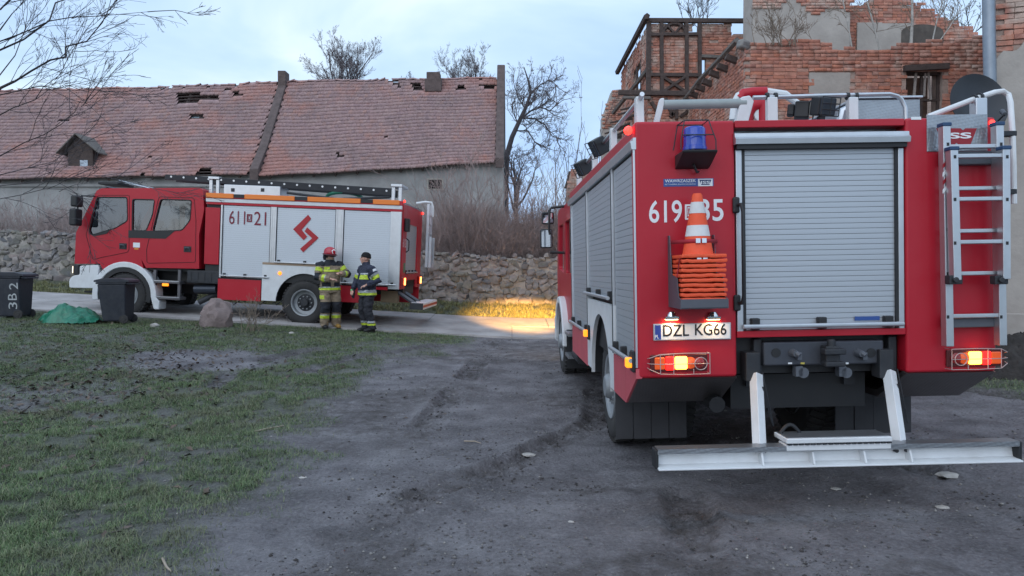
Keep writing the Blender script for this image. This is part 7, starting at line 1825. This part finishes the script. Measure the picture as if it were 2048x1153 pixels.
# rubble heap by the house
def heap():
    c = pix(2042, 700, 10.2); bm = bmesh.new(); bmesh.ops.create_grid(bm, x_segments=60, y_segments=40, size=1)
    for v in bm.verts:
        x, y = v.co.x * 1.0, v.co.y * .6; r = math.hypot(v.co.x, v.co.y); h = .62 * max(0, 1 - r) ** .7 + .16 * abs(mnoise.noise(Vector((x * 5, y * 5, 1)))) + .10 * abs(mnoise.noise(Vector((x * 13, y * 13, 4))))
        v.co = Vector((x, y, h * (1 if r < 1.1 else .3) - .06))
    me = bpy.data.meshes.new('rubble_heap'); bm.to_mesh(me); bm.free(); o = mk('rubble_heap', me, mat('dark_soil', (.035, .03, .028), .95, var=.5, vscale=9, bump=1.0, bscale=25), angle=30); o.location = (c.x, 10.2, Hs(c.x, 10.2)); tag(o, 'dark heap of rubble and soil against the house plinth', 'heap')
heap()
# ------------------------------------------------------------------ trees, thicket, grass
def seg_mesh(name, segs, sides, mt, parent=None, kind=None):
    """segs: array (n, 8): p0 p1 r0 r1"""
    S = np.asarray(segs, np.float64); p0, p1, r0, r1 = S[:, 0:3], S[:, 3:6], S[:, 6], S[:, 7]
    t = p1 - p0; t /= np.maximum(np.linalg.norm(t, axis=1, keepdims=True), 1e-9)
    a = np.where(np.abs(t[:, 2:3]) < .9, np.array([[0, 0, 1.]]), np.array([[1., 0, 0]])); u = np.cross(t, a); u /= np.maximum(np.linalg.norm(u, axis=1, keepdims=True), 1e-9); w = np.cross(t, u)
    n = len(S); V = np.empty((n, 2, sides, 3))
    for k in range(sides):
        an = 2 * PI * k / sides; d = u * math.cos(an) + w * math.sin(an); V[:, 0, k] = p0 + d * r0[:, None]; V[:, 1, k] = p1 + d * r1[:, None]
    base = (np.arange(n) * 2 * sides)[:, None]; k = np.arange(sides); k2 = (k + 1) % sides
    F = np.stack([base + k, base + k2, base + sides + k2, base + sides + k], 2).reshape(-1, 4)
    return np_mesh(name, V.reshape(-1, 3), F, mt, parent, smooth=True, kind=kind)
class Grow:
    def __init__(s, seed): s.rs = np.random.RandomState(seed); s.thick = []; s.thin = []
    def put(s, a, b, r0, r1, lim=.03): (s.thick if r0 > lim else s.thin).append((*a, *b, r0, r1))
    def branch(s, p, d, length, r, level, wig=.16, up=.10, nb=(5, 6, 5, 4), ratio=(.55, .55, .6), ang=(35, 70), maxlev=4, rmin=.003, droop=0.0):
        rs = s.rs; d = np.array(d, float); d /= np.linalg.norm(d); p = np.array(p, float)
        n = max(3, int(3 + length / max(.12, length / 7))); sl = length / n; kids = nb[min(level, len(nb) - 1)]
        where = sorted(rs.uniform(.22 if level else .35, 1.0, kids)); wi = 0; r_end = max(rmin, r * .35)
        for i in range(n):
            t0, t1 = i / n, (i + 1) / n; d = d + rs.normal(0, wig, 3) + np.array([0, 0, up - droop * t1]); d /= np.linalg.norm(d); q = p + d * sl
            ra, rb = r + (r_end - r) * t0, r + (r_end - r) * t1; s.put(p, q, ra, rb)
            while wi < kids and where[wi] <= t1:
                if level < maxlev:
                    a = R(rs.uniform(*ang)); ax = np.cross(d, rs.normal(0, 1, 3)); ax /= np.linalg.norm(ax); nd = d * math.cos(a) + ax * math.sin(a)
                    fr = (where[wi] - t0) * n; pp = p + (q - p) * fr
                    s.branch(pp, nd, length * ratio[min(level, len(ratio) - 1)] * rs.uniform(.6, 1.15) * (1.1 - .4 * where[wi]), max(rmin, ra * rs.uniform(.45, .7)), level + 1, wig, up, nb, ratio, ang, maxlev, rmin, droop)
                wi += 1
            p = q
BARK = mat('bark_dark', (.055, .048, .046), .95, var=.3, vscale=6, bump=.6, bscale=20)
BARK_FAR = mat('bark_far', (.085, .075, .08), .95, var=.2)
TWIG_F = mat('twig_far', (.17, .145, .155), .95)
def tree(label, g, mt=BARK, mt2=None, name='bare_tree', group=None, cat='tree'):
    T = thing(name, label, cat, group=group)
    if g.thick: seg_mesh('trunk', g.thick, 7, mt, T)
    if g.thin: seg_mesh('crown', g.thin, 3, mt2 or mt, T)
    print(name, len(g.thick), len(g.thin)); return T
def far_trees():
    for (px, topy, Y, sp, seed, lab, mx) in ((690, 66, 52, 1.0, 1, 'bare tree with rounded crown above the middle of the barn roof', 5), (936, 102, 54, 1.0, 2, 'wide bare tree crown above the barn chimney', 5), (835, 132, 56, .8, 3, 'small faint bare tree left of the barn chimney', 5)):
        g = Grow(seed); x = (px - 1024) / FPX * Y; top = pix(px, topy, Y).z; h = top - 1
        n = 8; p = np.array([x, Y, 1.0])
        zs = np.linspace(1.0, top - 5.5, 6)
        for a, b in zip(zs[:-1], zs[1:]): g.put((x, Y, a), (x, Y, b), .28, .26)
        p = np.array([x, Y, top - 5.5])
        for k in range(9):
            a = 2 * PI * k / 9 + seed; tl = g.rs.uniform(.35, .75) if k else .05
            g.branch(p, (math.cos(a) * tl, math.sin(a) * tl * .7, 1), (4.6 if k else 5.3) * g.rs.uniform(.8, 1.0) * sp, .075, 1, .10, .06, (5, 6, 6, 5, 4), (.5, .52, .55, .55), (22, 50), mx, .0055)
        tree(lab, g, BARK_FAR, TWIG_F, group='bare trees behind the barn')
    # leaning tree right of the barn
    Y = 42; g = Grow(11); q = lambda px, py: np.array(pix(px, py, Y)); tr = [(1012, 440), (1011, 380), (1014, 310), (1024, 275), (1040, 240), (1052, 215), (1062, 185), (1056, 160), (1048, 135)]; rr = [.17, .165, .155, .14, .12, .10, .075, .05, .025]
    for i in range(len(tr) - 1): g.put(q(*tr[i]), q(*tr[i + 1]), rr[i], rr[i + 1])
    for (pts, r) in (([(1042, 238), (1062, 222), (1082, 215), (1100, 222), (1118, 205)], .06), ([(1044, 236), (1070, 238), (1090, 250), (1104, 272), (1122, 280)], .055), ([(1030, 262), (1056, 262), (1070, 285), (1090, 300)], .04), ([(1050, 218), (1036, 195), (1030, 175)], .045), ([(1060, 190), (1080, 170), (1100, 160), (1118, 175)], .045), ([(1036, 248), (1026, 225), (1020, 205)], .035)):
        for i in range(len(pts) - 1):
            a, b = q(*pts[i]), q(*pts[i + 1]); ra = r * (1 - .8 * i / len(pts)); g.put(a, b, ra, r * (1 - .8 * (i + 1) / len(pts)))
            for k in range(4): t = g.rs.rand(); g.branch(a + (b - a) * t, (b - a) / np.linalg.norm(b - a) + g.rs.normal(0, .7, 3) * np.array([1, .6, 1]), g.rs.uniform(.9, 1.7), .028, 2, .2, .05, (4, 5, 4, 4), (.55, .55, .55), (25, 60), 5, .0055)
    for k in range(10): i = g.rs.randint(4, 8); a = q(*tr[i]); g.branch(a, (g.rs.normal(0, .8), g.rs.normal(0, .5), .5), g.rs.uniform(1.0, 2.0), .03, 2, .2, .05, (4, 5, 4, 4), (.55, .55, .55), (25, 60), 5, .0055)
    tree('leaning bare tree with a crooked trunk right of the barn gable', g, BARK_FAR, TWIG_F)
    g = Grow(13); Y = 37; b = pix(1032, 450, Y)
    g.put((b.x, Y, 1), (b.x, Y, b.z + 2.0), .14, .11)
    for k in range(8): g.branch((b.x, Y, b.z + .5 + k * .2), (g.rs.normal(0, .6), g.rs.normal(0, .5), 1), g.rs.uniform(1.6, 2.9), .06, 1, .14, .08, (5, 6, 5, 4), (.5, .5, .55), (25, 60), 4, .007)
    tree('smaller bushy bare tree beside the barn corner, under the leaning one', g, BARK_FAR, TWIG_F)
    for i, (px, lab) in enumerate(((1130, 'thin upright sapling nearest the leaning tree'), (1158, 'thin upright sapling in the middle of three'), (1186, 'thin upright sapling nearest the ruin'))):
        g = Grow(30 + i); Y = 27; b = pix(px, 400, Y); 
        for k in range(2): g.branch((b.x + g.rs.normal(0, .15), Y, 1.2), (g.rs.normal(0, .10) - .05, g.rs.normal(0, .1), 1), g.rs.uniform(4.3, 5.6), .028, 2, .03, .05, (3, 3, 6, 3), (.4, .35, .4), (15, 35), 4, .006)
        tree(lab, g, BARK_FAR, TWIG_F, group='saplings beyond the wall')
far_trees()

def ruin_plants():
    BT = mat('dry_stem', (.24, .19, .15), .95, var=.2); BIRCH = mat('birch_bark', (.42, .40, .37), .9, var=.35, vscale=9)
    T0 = [(1550, 82, 15.9, .9, 22, 'brown dry shrub growing from the left of the broken wall top', BT, .55), (1400, 45, 27, 1.6, 14, 'bare shrub crown showing over the half timbered ruin', BARK_FAR, .5), (1930, 78, 22, 1.6, 9, 'dark bare tree crown behind the stepped gable edge', BARK, .35)]
    for i, (px, py, Y, h, n, lab, mt, sp) in enumerate(T0):
        g = Grow(50 + i); b = pix(px, py, Y)
        for k in range(n): g.branch((b.x + g.rs.normal(0, sp * .5), Y + g.rs.normal(0, .1), b.z - .1), (g.rs.normal(0, .45), g.rs.normal(0, .2), 1), h * g.rs.uniform(.5, 1.15), .010 if Y < 20 else .016, 2, .10, .03, (3, 3, 5, 4), (.5, .5, .5), (15, 45), 4, .0035 if Y < 20 else .005)
        tree(lab, g, mt, mt, 'shrub', cat='shrub')
    for i, (p0, p1, r, lab) in enumerate((((1705, 75), (1682, -15), .02, 'leaning young birch, leftmost on the wall top'), ((1760, 74), (1735, 5), .025, 'pale forked birch stem on the wall top'), ((1822, 72), (1824, -20), .038, 'straight thickest birch stem on the wall top'), ((1862, 72), (1890, -10), .018, 'birch stem leaning right on the wall top'), ((1868, 73), (1925, 10), .015, 'low birch stem leaning far right on the wall top'))):
        g = Grow(70 + i); Y = 17.2; a, b = np.array(pix(*p0, Y)), np.array(pix(*p1, Y)); a[2] -= .3; m = (a + b) / 2 + g.rs.normal(0, .03, 3)
        g.put(a, m, r, r * .8, 0); g.put(m, b, r * .8, r * .55, 0)
        for k in range(9): t = g.rs.uniform(.25, 1); g.branch(a + (b - a) * t, (b - a) / np.linalg.norm(b - a) + g.rs.normal(0, .5, 3), g.rs.uniform(.4, .9), .008, 2, .1, .02, (2, 3, 4, 3), (.5, .5, .5), (20, 45), 4, .0035)
        tree(lab, g, BIRCH, BT, 'birch_tree', group='young birches on the ruin')
ruin_plants()

def thicket():
    rs = np.random.RandomState(5); segs = []
    def stem(x, y, z, h, r, lean=.24):
        p = np.array([x, y, z]); d = np.array([rs.normal(0, lean), rs.normal(0, lean), 1.0]); n = 5
        for i in range(n):
            d2 = d + rs.normal(0, .2, 3); d2 /= np.linalg.norm(d2); q = p + d2 * h / n; segs.append((*p, *q, r * (1 - .16 * i), r * (1 - .16 * (i + 1))))
            if i > 0:
                for _ in range(2):
                    dd = d2 + rs.normal(0, .55, 3); dd /= np.linalg.norm(dd); L = h * rs.uniform(.10, .28); e1 = p + dd * L * .5; dd2 = dd + rs.normal(0, .3, 3) + np.array([0, 0, .2]); e2 = e1 + dd2 / np.linalg.norm(dd2) * L * .5
                    segs.append((*p, *e1, r * .5, r * .4)); segs.append((*e1, *e2, r * .4, r * .22))
            p = q; d = d2
    for k in range(7800):
        x = rs.uniform(-17, 3.6) if k % 2 else rs.uniform(-3.2, 3.2); y = WALL_Y(x) + rs.uniform(.55, 4.5)
        if -11.8 < x < -3.5 and rs.rand() < .8: continue
        prof = np.interp(x, [-17, -13, -12, -3, -2.4, -1.5, -.6, .3, 1.2, 2.2, 3.6], [1.9, 1.7, 1.3, 1.7, 2.3, 2.6, 2.2, 2.3, 2.4, 2.6, 2.6])
        stem(x, y, float(base_h(x, y)) - .1, prof * rs.uniform(.5, 1.15) + (1.1 if rs.rand() < .04 else 0), rs.uniform(.006, .013))
    o = seg_mesh('thicket', segs, 3, mat('thicket_stem', (.33, .26, .245), .95, var=.4, vscale=2.5), None, 'stuff'); tag(o, 'dense leafless thicket of thin stems growing behind the stone wall', 'thicket')
    for i, (px, h, lab) in enumerate(((905, 4.3, 'tall spreading bare shrub in front of the barn wall'), (968, 3.9, 'tall bare shrub beside the barn corner'), (1095, 3.2, 'arching bare shrub over the wall near the engine mirror'))):
        g = Grow(90 + i); Y = 23.3; b = pix(px, 500, Y)
        for k in range(13): g.branch((b.x + g.rs.normal(0, .15), Y + g.rs.normal(0, .15), 1.25), (g.rs.normal(0, .28), g.rs.normal(0, .2), 1), h * g.rs.uniform(.6, 1.0), .018, 2, .09, .04, (3, 4, 6, 5), (.45, .42, .5), (20, 50), 4, .0045)
        tree(lab, g, mat('thicket_stem', (.165, .125, .118), .95), mat('thicket_stem', (.165, .125, .118), .95), 'shrub', 'tall shrubs behind the stone wall', 'shrub')
    # little shrub in the grass
    g = Grow(99); p = pix(505, 668, 14.9); z = Hs(p.x, 14.9)
    for k in range(16): g.branch((p.x + g.rs.normal(0, .07), 14.9 + g.rs.normal(0, .05), z), (g.rs.normal(0, .3), g.rs.normal(0, .25), 1), g.rs.uniform(.35, .85), .006, 2, .12, .02, (2, 2, 4, 3), (.45, .4, .5), (20, 45), 4, .003)
    tree('small leafless shrub in the grass right of the boulder', g, mat('dry_stem', (.24, .19, .15), .95), mat('dry_stem', (.24, .19, .15), .95), 'shrub', None, 'shrub')
thicket()

def near_tree():
    g = Grow(21); Yb = 9.2
    def q(px, py, Y): return np.array(pix(px, py, Y))
    tb = (-7.3, Yb, 0.0)
    trunk = [np.array([-7.3, Yb, -.1]), np.array([-7.25, Yb, 1.4]), np.array([-7.1, Yb, 2.6]), np.array([-7.0, Yb, 3.9]), np.array([-6.9, Yb, 5.5]), np.array([-6.6, Yb, 7.0])]
    for i in range(5): g.put(trunk[i], trunk[i + 1], .19 - .03 * i, .16 - .03 * i)
    limbs = [(3, [(0, 100, 9.2), (100, 40, 9.3), (128, 0, 9.4), (150, -60, 9.4)], .035), (2, [(0, 177, 8.8), (62, 142, 8.7), (132, 114, 8.6), (173, 83, 8.6), (205, 45, 8.6), (232, 0, 8.5)], .036), (3, [(-20, 90, 9.2), (100, 42, 9.1), (187, 33, 8.9), (295, 24, 8.8)], .026),
             (2, [(0, 190, 9.3), (83, 172, 9.3), (140, 172, 9.4), (190, 180, 9.5)], .022), (2, [(0, 312, 8.6), (87, 270, 8.5), (149, 225, 8.4), (180, 200, 8.4)], .020), (1, [(0, 350, 8.7), (69, 333, 8.8), (146, 296, 8.9)], .018), (1, [(0, 372, 8.9), (120, 362, 8.9), (200, 352, 8.8), (300, 376, 8.8)], .014), (1, [(0, 398, 9.1), (90, 378, 9.0), (160, 392, 8.9), (170, 430, 8.9)], .013),
             (4, [(0, 20, 9.3), (40, -20, 9.4), (60, -80, 9.4)], .03), (2, [(0, 230, 9.0), (70, 200, 8.9), (120, 150, 8.9), (150, 100, 8.8)], .02), (3, [(0, 60, 9.0), (50, 0, 9.0)], .03), (2, [(0, 150, 9.5), (50, 60, 9.6), (55, -10, 9.6)], .022)]
    for (ti, pts, r) in limbs:
        P_ = [trunk[ti]] + [q(*p) for p in pts]; n = len(P_)
        for i in range(n - 1):
            ra, rb = r * .45 * (1.15 - .9 * i / (n - 1)), r * .45 * (1.15 - .9 * (i + 1) / (n - 1)); a, b = P_[i], P_[i + 1]; mid = (a + b) / 2 + g.rs.normal(0, .03, 3); g.put(a, mid, ra, (ra + rb) / 2, .015); g.put(mid, b, (ra + rb) / 2, rb, .015)
            if i == 0: continue
            d = (b - a) / np.linalg.norm(b - a)
            for k in range(3): t = g.rs.rand(); g.branch(a + (b - a) * t, d + g.rs.normal(0, .45, 3) + np.array([.05, 0, .12]), g.rs.uniform(.4, .85), .0045, 2, .09, .015, (3, 3, 4, 3), (.5, .5, .5), (18, 45), 4, .0019)
        a = P_[-1]; d = P_[-1] - P_[-2]; g.branch(a, d, .7, r * .25, 2, .08, .02, (3, 3, 5, 3), (.5, .5, .5), (18, 40), 4, .0026)
    # rest of the crown, outside the picture
    for k in range(8): i = g.rs.randint(2, 6); g.branch(trunk[i], (-abs(g.rs.normal(.5, .4)), g.rs.normal(0, .6), .7), g.rs.uniform(2, 3.5), .05, 1, .1, .05, (4, 4, 4, 3), (.5, .5, .5), (25, 50), 3, .004)
    tree('bare tree reaching its thin branches in from the left edge', g, BARK, mat('twig_near', (.07, .062, .07), .9))
near_tree()

def mirrored_tree():
    g = Grow(41); b = np.array([-17.5, -4.0, 0.0]); g.put(b, b + [0, 0, 2.2], .22, .17)
    for k in range(9): g.branch(b + [0, 0, 1.6 + .25 * k], (g.rs.normal(0, .7), g.rs.normal(0, .7), .8), g.rs.uniform(3.0, 5.0), .09, 1, .14, .05, (4, 5, 4, 4), (.55, .5, .5), (25, 60), 4, .008)
    tree('bare tree across the yard, mirrored in the far cab windows', g, BARK, BARK)
    rs = np.random.RandomState(77); S = []  # unseen stems behind the camera, added so the cab windows mirror dark low down
    for k in range(900):
        x, y = rs.uniform(-34, -8), rs.uniform(-8, -5.5); p = np.array([x, y, 0.0]); h = rs.uniform(1.8, 3.9); d = np.array([rs.normal(0, .2), rs.normal(0, .2), 1]); q = p + d * h * .5; e = q + (d + rs.normal(0, .3, 3)) * h * .5; S.append((*p, *q, .05, .04)); S.append((*q, *e, .04, .012))
    tag(seg_mesh('reflection_hedge', S, 3, BARK, None, 'stuff'), 'unseen row of bare bushes, added to darken the low reflections in the far cab windows', 'reflection_hedge')
mirrored_tree()

def grass():
    rs = np.random.RandomState(8)
    def scatter(n, x0, x1, y0, y1, power=1.0):
        x = rs.uniform(x0, x1, n); y = y0 * (y1 / y0) ** rs.rand(n); return x, y
    def blades(name, n, x0, x1, y0, y1, hlo, hhi, wd, mt, lab, thr=.12, flat=.75):
        x, y = scatter(n, x0, x1, y0, y1); inside = np.abs(x) < y * .75 + .5; x, y = x[inside], y[inside]
        g = grass_mask(x, y); clump = fbm(x, y, 6.0, 3, 80); keep = rs.rand(len(x)) < np.clip((g - thr) * 1.5, 0, 1) * smooth01(.30, .56, clump); x, y = x[keep], y[keep]; g = g[keep]
        z = H(x, y); h = rs.uniform(hlo, hhi, len(x)) * (.55 + .6 * g); a = rs.uniform(0, 2 * PI, len(x)); ln = rs.uniform(.45, flat + .75, len(x)); w = wd * rs.uniform(.6, 1.3, len(x)) * (1 + y * .06)
        tip = np.stack([x + np.cos(a) * h * ln, y + np.sin(a) * h * ln, z + h * np.clip(1.1 - ln * .7, .12, 1)], 1); sx, sy = -np.sin(a) * w, np.cos(a) * w
        A = np.stack([x - sx, y - sy, z - .004], 1); B = np.stack([x + sx, y + sy, z - .004], 1); m1 = (np.stack([x, y, z], 1) + tip) / 2; m1[:, 2] += h * .18
        C = m1 + np.stack([sx, sy, 0 * sx], 1) * .7; D = m1 - np.stack([sx, sy, 0 * sx], 1) * .7
        V = np.stack([A, B, C, D, tip], 1).reshape(-1, 3); i = np.arange(len(x))[:, None] * 5
        F = np.concatenate([i + [0, 1, 2], i + [0, 2, 3], i + [3, 2, 4]], 0)
        o = np_mesh(name, V, F, mt, None, True, 'stuff'); print(name, len(x)); return tag(o, lab, 'grass')
    GM = piece_mat('grass_blade', [(.065, .11, .045), (.11, .18, .065), (.10, .145, .07), (.16, .225, .095), (.25, .25, .15), (.08, .14, .06), (.30, .29, .19)], rough=.7, patch=(.17, .15, .105), patch_amt=.5, patch_scale=.8, bump=0, grime=.2, gscale=1.0)
    blades('grass', 1100000, -12, .5, 3.2, 16.3, .03, .075, .0013, GM, 'short trampled grass covering the left foreground')
    blades('grass', 60000, 4.5, 9, 5, 16, .03, .07, .002, GM, 'rough grass beside the house at the right')
    VG = piece_mat('verge_blade', [(.14, .16, .07), (.22, .23, .10), (.33, .30, .17), (.18, .21, .08), (.40, .35, .22)], rough=.75, bump=0, grime=.15, gscale=2)
    blades('grass', 90000, -16, 3, 19.6, 21.9, .05, .16, .0018, VG, 'longer pale grass on the verge along the stone wall', .1, .5)
grass()

def litter():
    rs = np.random.RandomState(15)
    # gravel and crumbs of mud
    n = 26000; y = 3.3 * (16 / 3.3) ** rs.rand(n); x = rs.uniform(-1, 1, n) * (y * .72 + .3); g = grass_mask(x, y); cl = fbm(x, y, 1.3, 4, 90); keep = rs.rand(n) < np.clip(smooth01(.38, .62, cl) * (1.05 - .75 * g), .04, 1); x, y = x[keep], y[keep]; z = H(x, y)
    s = .003 + .009 * rs.rand(len(x)) ** 3.6 * (1 + .05 * y); O = np.array([[1, 0, 0], [-1, 0, 0], [0, 1, 0], [0, -1, 0], [0, 0, .7], [0, 0, -.5]], float)
    V = O[None] * s[:, None, None] * rs.uniform(.6, 1.5, (len(x), 6, 1)); a = rs.uniform(0, 6.3, len(x)); ca, sa = np.cos(a)[:, None], np.sin(a)[:, None]; V = np.stack([V[..., 0] * ca - V[..., 1] * sa, V[..., 0] * sa + V[..., 1] * ca, V[..., 2]], 2)
    V += np.stack([x, y, z + s * .2], 1)[:, None]; Fo = np.array([[0, 2, 4], [2, 1, 4], [1, 3, 4], [3, 0, 4], [2, 0, 5], [1, 2, 5], [3, 1, 5], [0, 3, 5]]); F = (np.arange(len(x))[:, None, None] * 6 + Fo).reshape(-1, 3)
    GR = piece_mat('gravel', [(.07, .065, .068), (.15, .14, .14), (.10, .09, .09), (.24, .225, .215), (.05, .046, .046), (.34, .32, .30)], bump=.2, grime=0)
    tag(np_mesh('gravel', V.reshape(-1, 3), F, GR, None, True, 'stuff'), 'small loose gravel and crumbs of mud strewn over the muddy drive', 'gravel')
    # dark clods pressed out along the wheel tracks
    cx, cy = [], []
    for tr in TRACKS[2:6] + [PUD, [(-1.9, 3.5), (-1.3, 4.6), (-.7, 5.4)], [(1.6, 3.6), (1.9, 4.6)]]:
        for (ax, ay), (bx, by) in zip(tr[:-1], tr[1:]):
            m_ = int(120 * math.hypot(bx - ax, by - ay)); t = rs.rand(m_); cx += list(ax + (bx - ax) * t + rs.normal(0, .12, m_)); cy += list(ay + (by - ay) * t + rs.normal(0, .12, m_))
    x, y = np.array(cx), np.array(cy); keep = rs.rand(len(x)) < smooth01(.42, .62, fbm(x, y, 2.2, 3, 140)); x, y = x[keep], y[keep]; z = H(x, y); s = .003 + .010 * rs.rand(len(x)) ** 2.5
    V = O[None] * s[:, None, None] * rs.uniform(.6, 1.7, (len(x), 6, 1)) + np.stack([x, y, z + s * .15], 1)[:, None]; F = (np.arange(len(x))[:, None, None] * 6 + Fo).reshape(-1, 3)
    tag(np_mesh('mud_clods', V.reshape(-1, 3), F, mat('clod', (.05, .043, .042), .9, var=.4, vscale=20), None, True, 'stuff'), 'dark clods of mud pressed out along the wheel tracks', 'mud')
    # dead leaves
    n = 18000; y = 3.4 * (16 / 3.4) ** rs.rand(n); x = rs.uniform(-12, -.5, n); dens = np.exp(-(((x + 7.0) / 2.6) ** 2 + ((y - 9.6) / 3.0) ** 2)) * 1.7 + .04 * (x < -2.2); keep = (rs.rand(n) < dens) & (np.abs(x) < y * .74); x, y = x[keep], y[keep]; z = H(x, y); k = len(x); L = rs.uniform(.02, .055, k); a = rs.uniform(0, 6.3, k)
    d = np.stack([np.cos(a), np.sin(a), rs.normal(0, .35, k)], 1) * L[:, None]; w = np.stack([-np.sin(a), np.cos(a), rs.normal(0, .35, k)], 1) * (L * .45)[:, None]; c = np.stack([x, y, z + .012], 1); up = np.array([0, 0, 1.]) * (L * rs.uniform(-.1, .35, k))[:, None]
    V = np.stack([c - d, c + w + up, c + d, c - w + up, c], 1).reshape(-1, 3); i = np.arange(k)[:, None] * 5; F = np.concatenate([i + [0, 1, 4], i + [1, 2, 4], i + [2, 3, 4], i + [3, 0, 4]], 0)
    LM = piece_mat('dead_leaf', [(.05, .038, .032), (.10, .075, .058), (.035, .03, .03), (.15, .11, .085), (.075, .06, .055)], rough=.6, bump=0, grime=0)
    tag(np_mesh('dead_leaves', V, F, LM, None, False, 'stuff'), 'dead brown leaves scattered over the grass at the left', 'leaves')
litter()
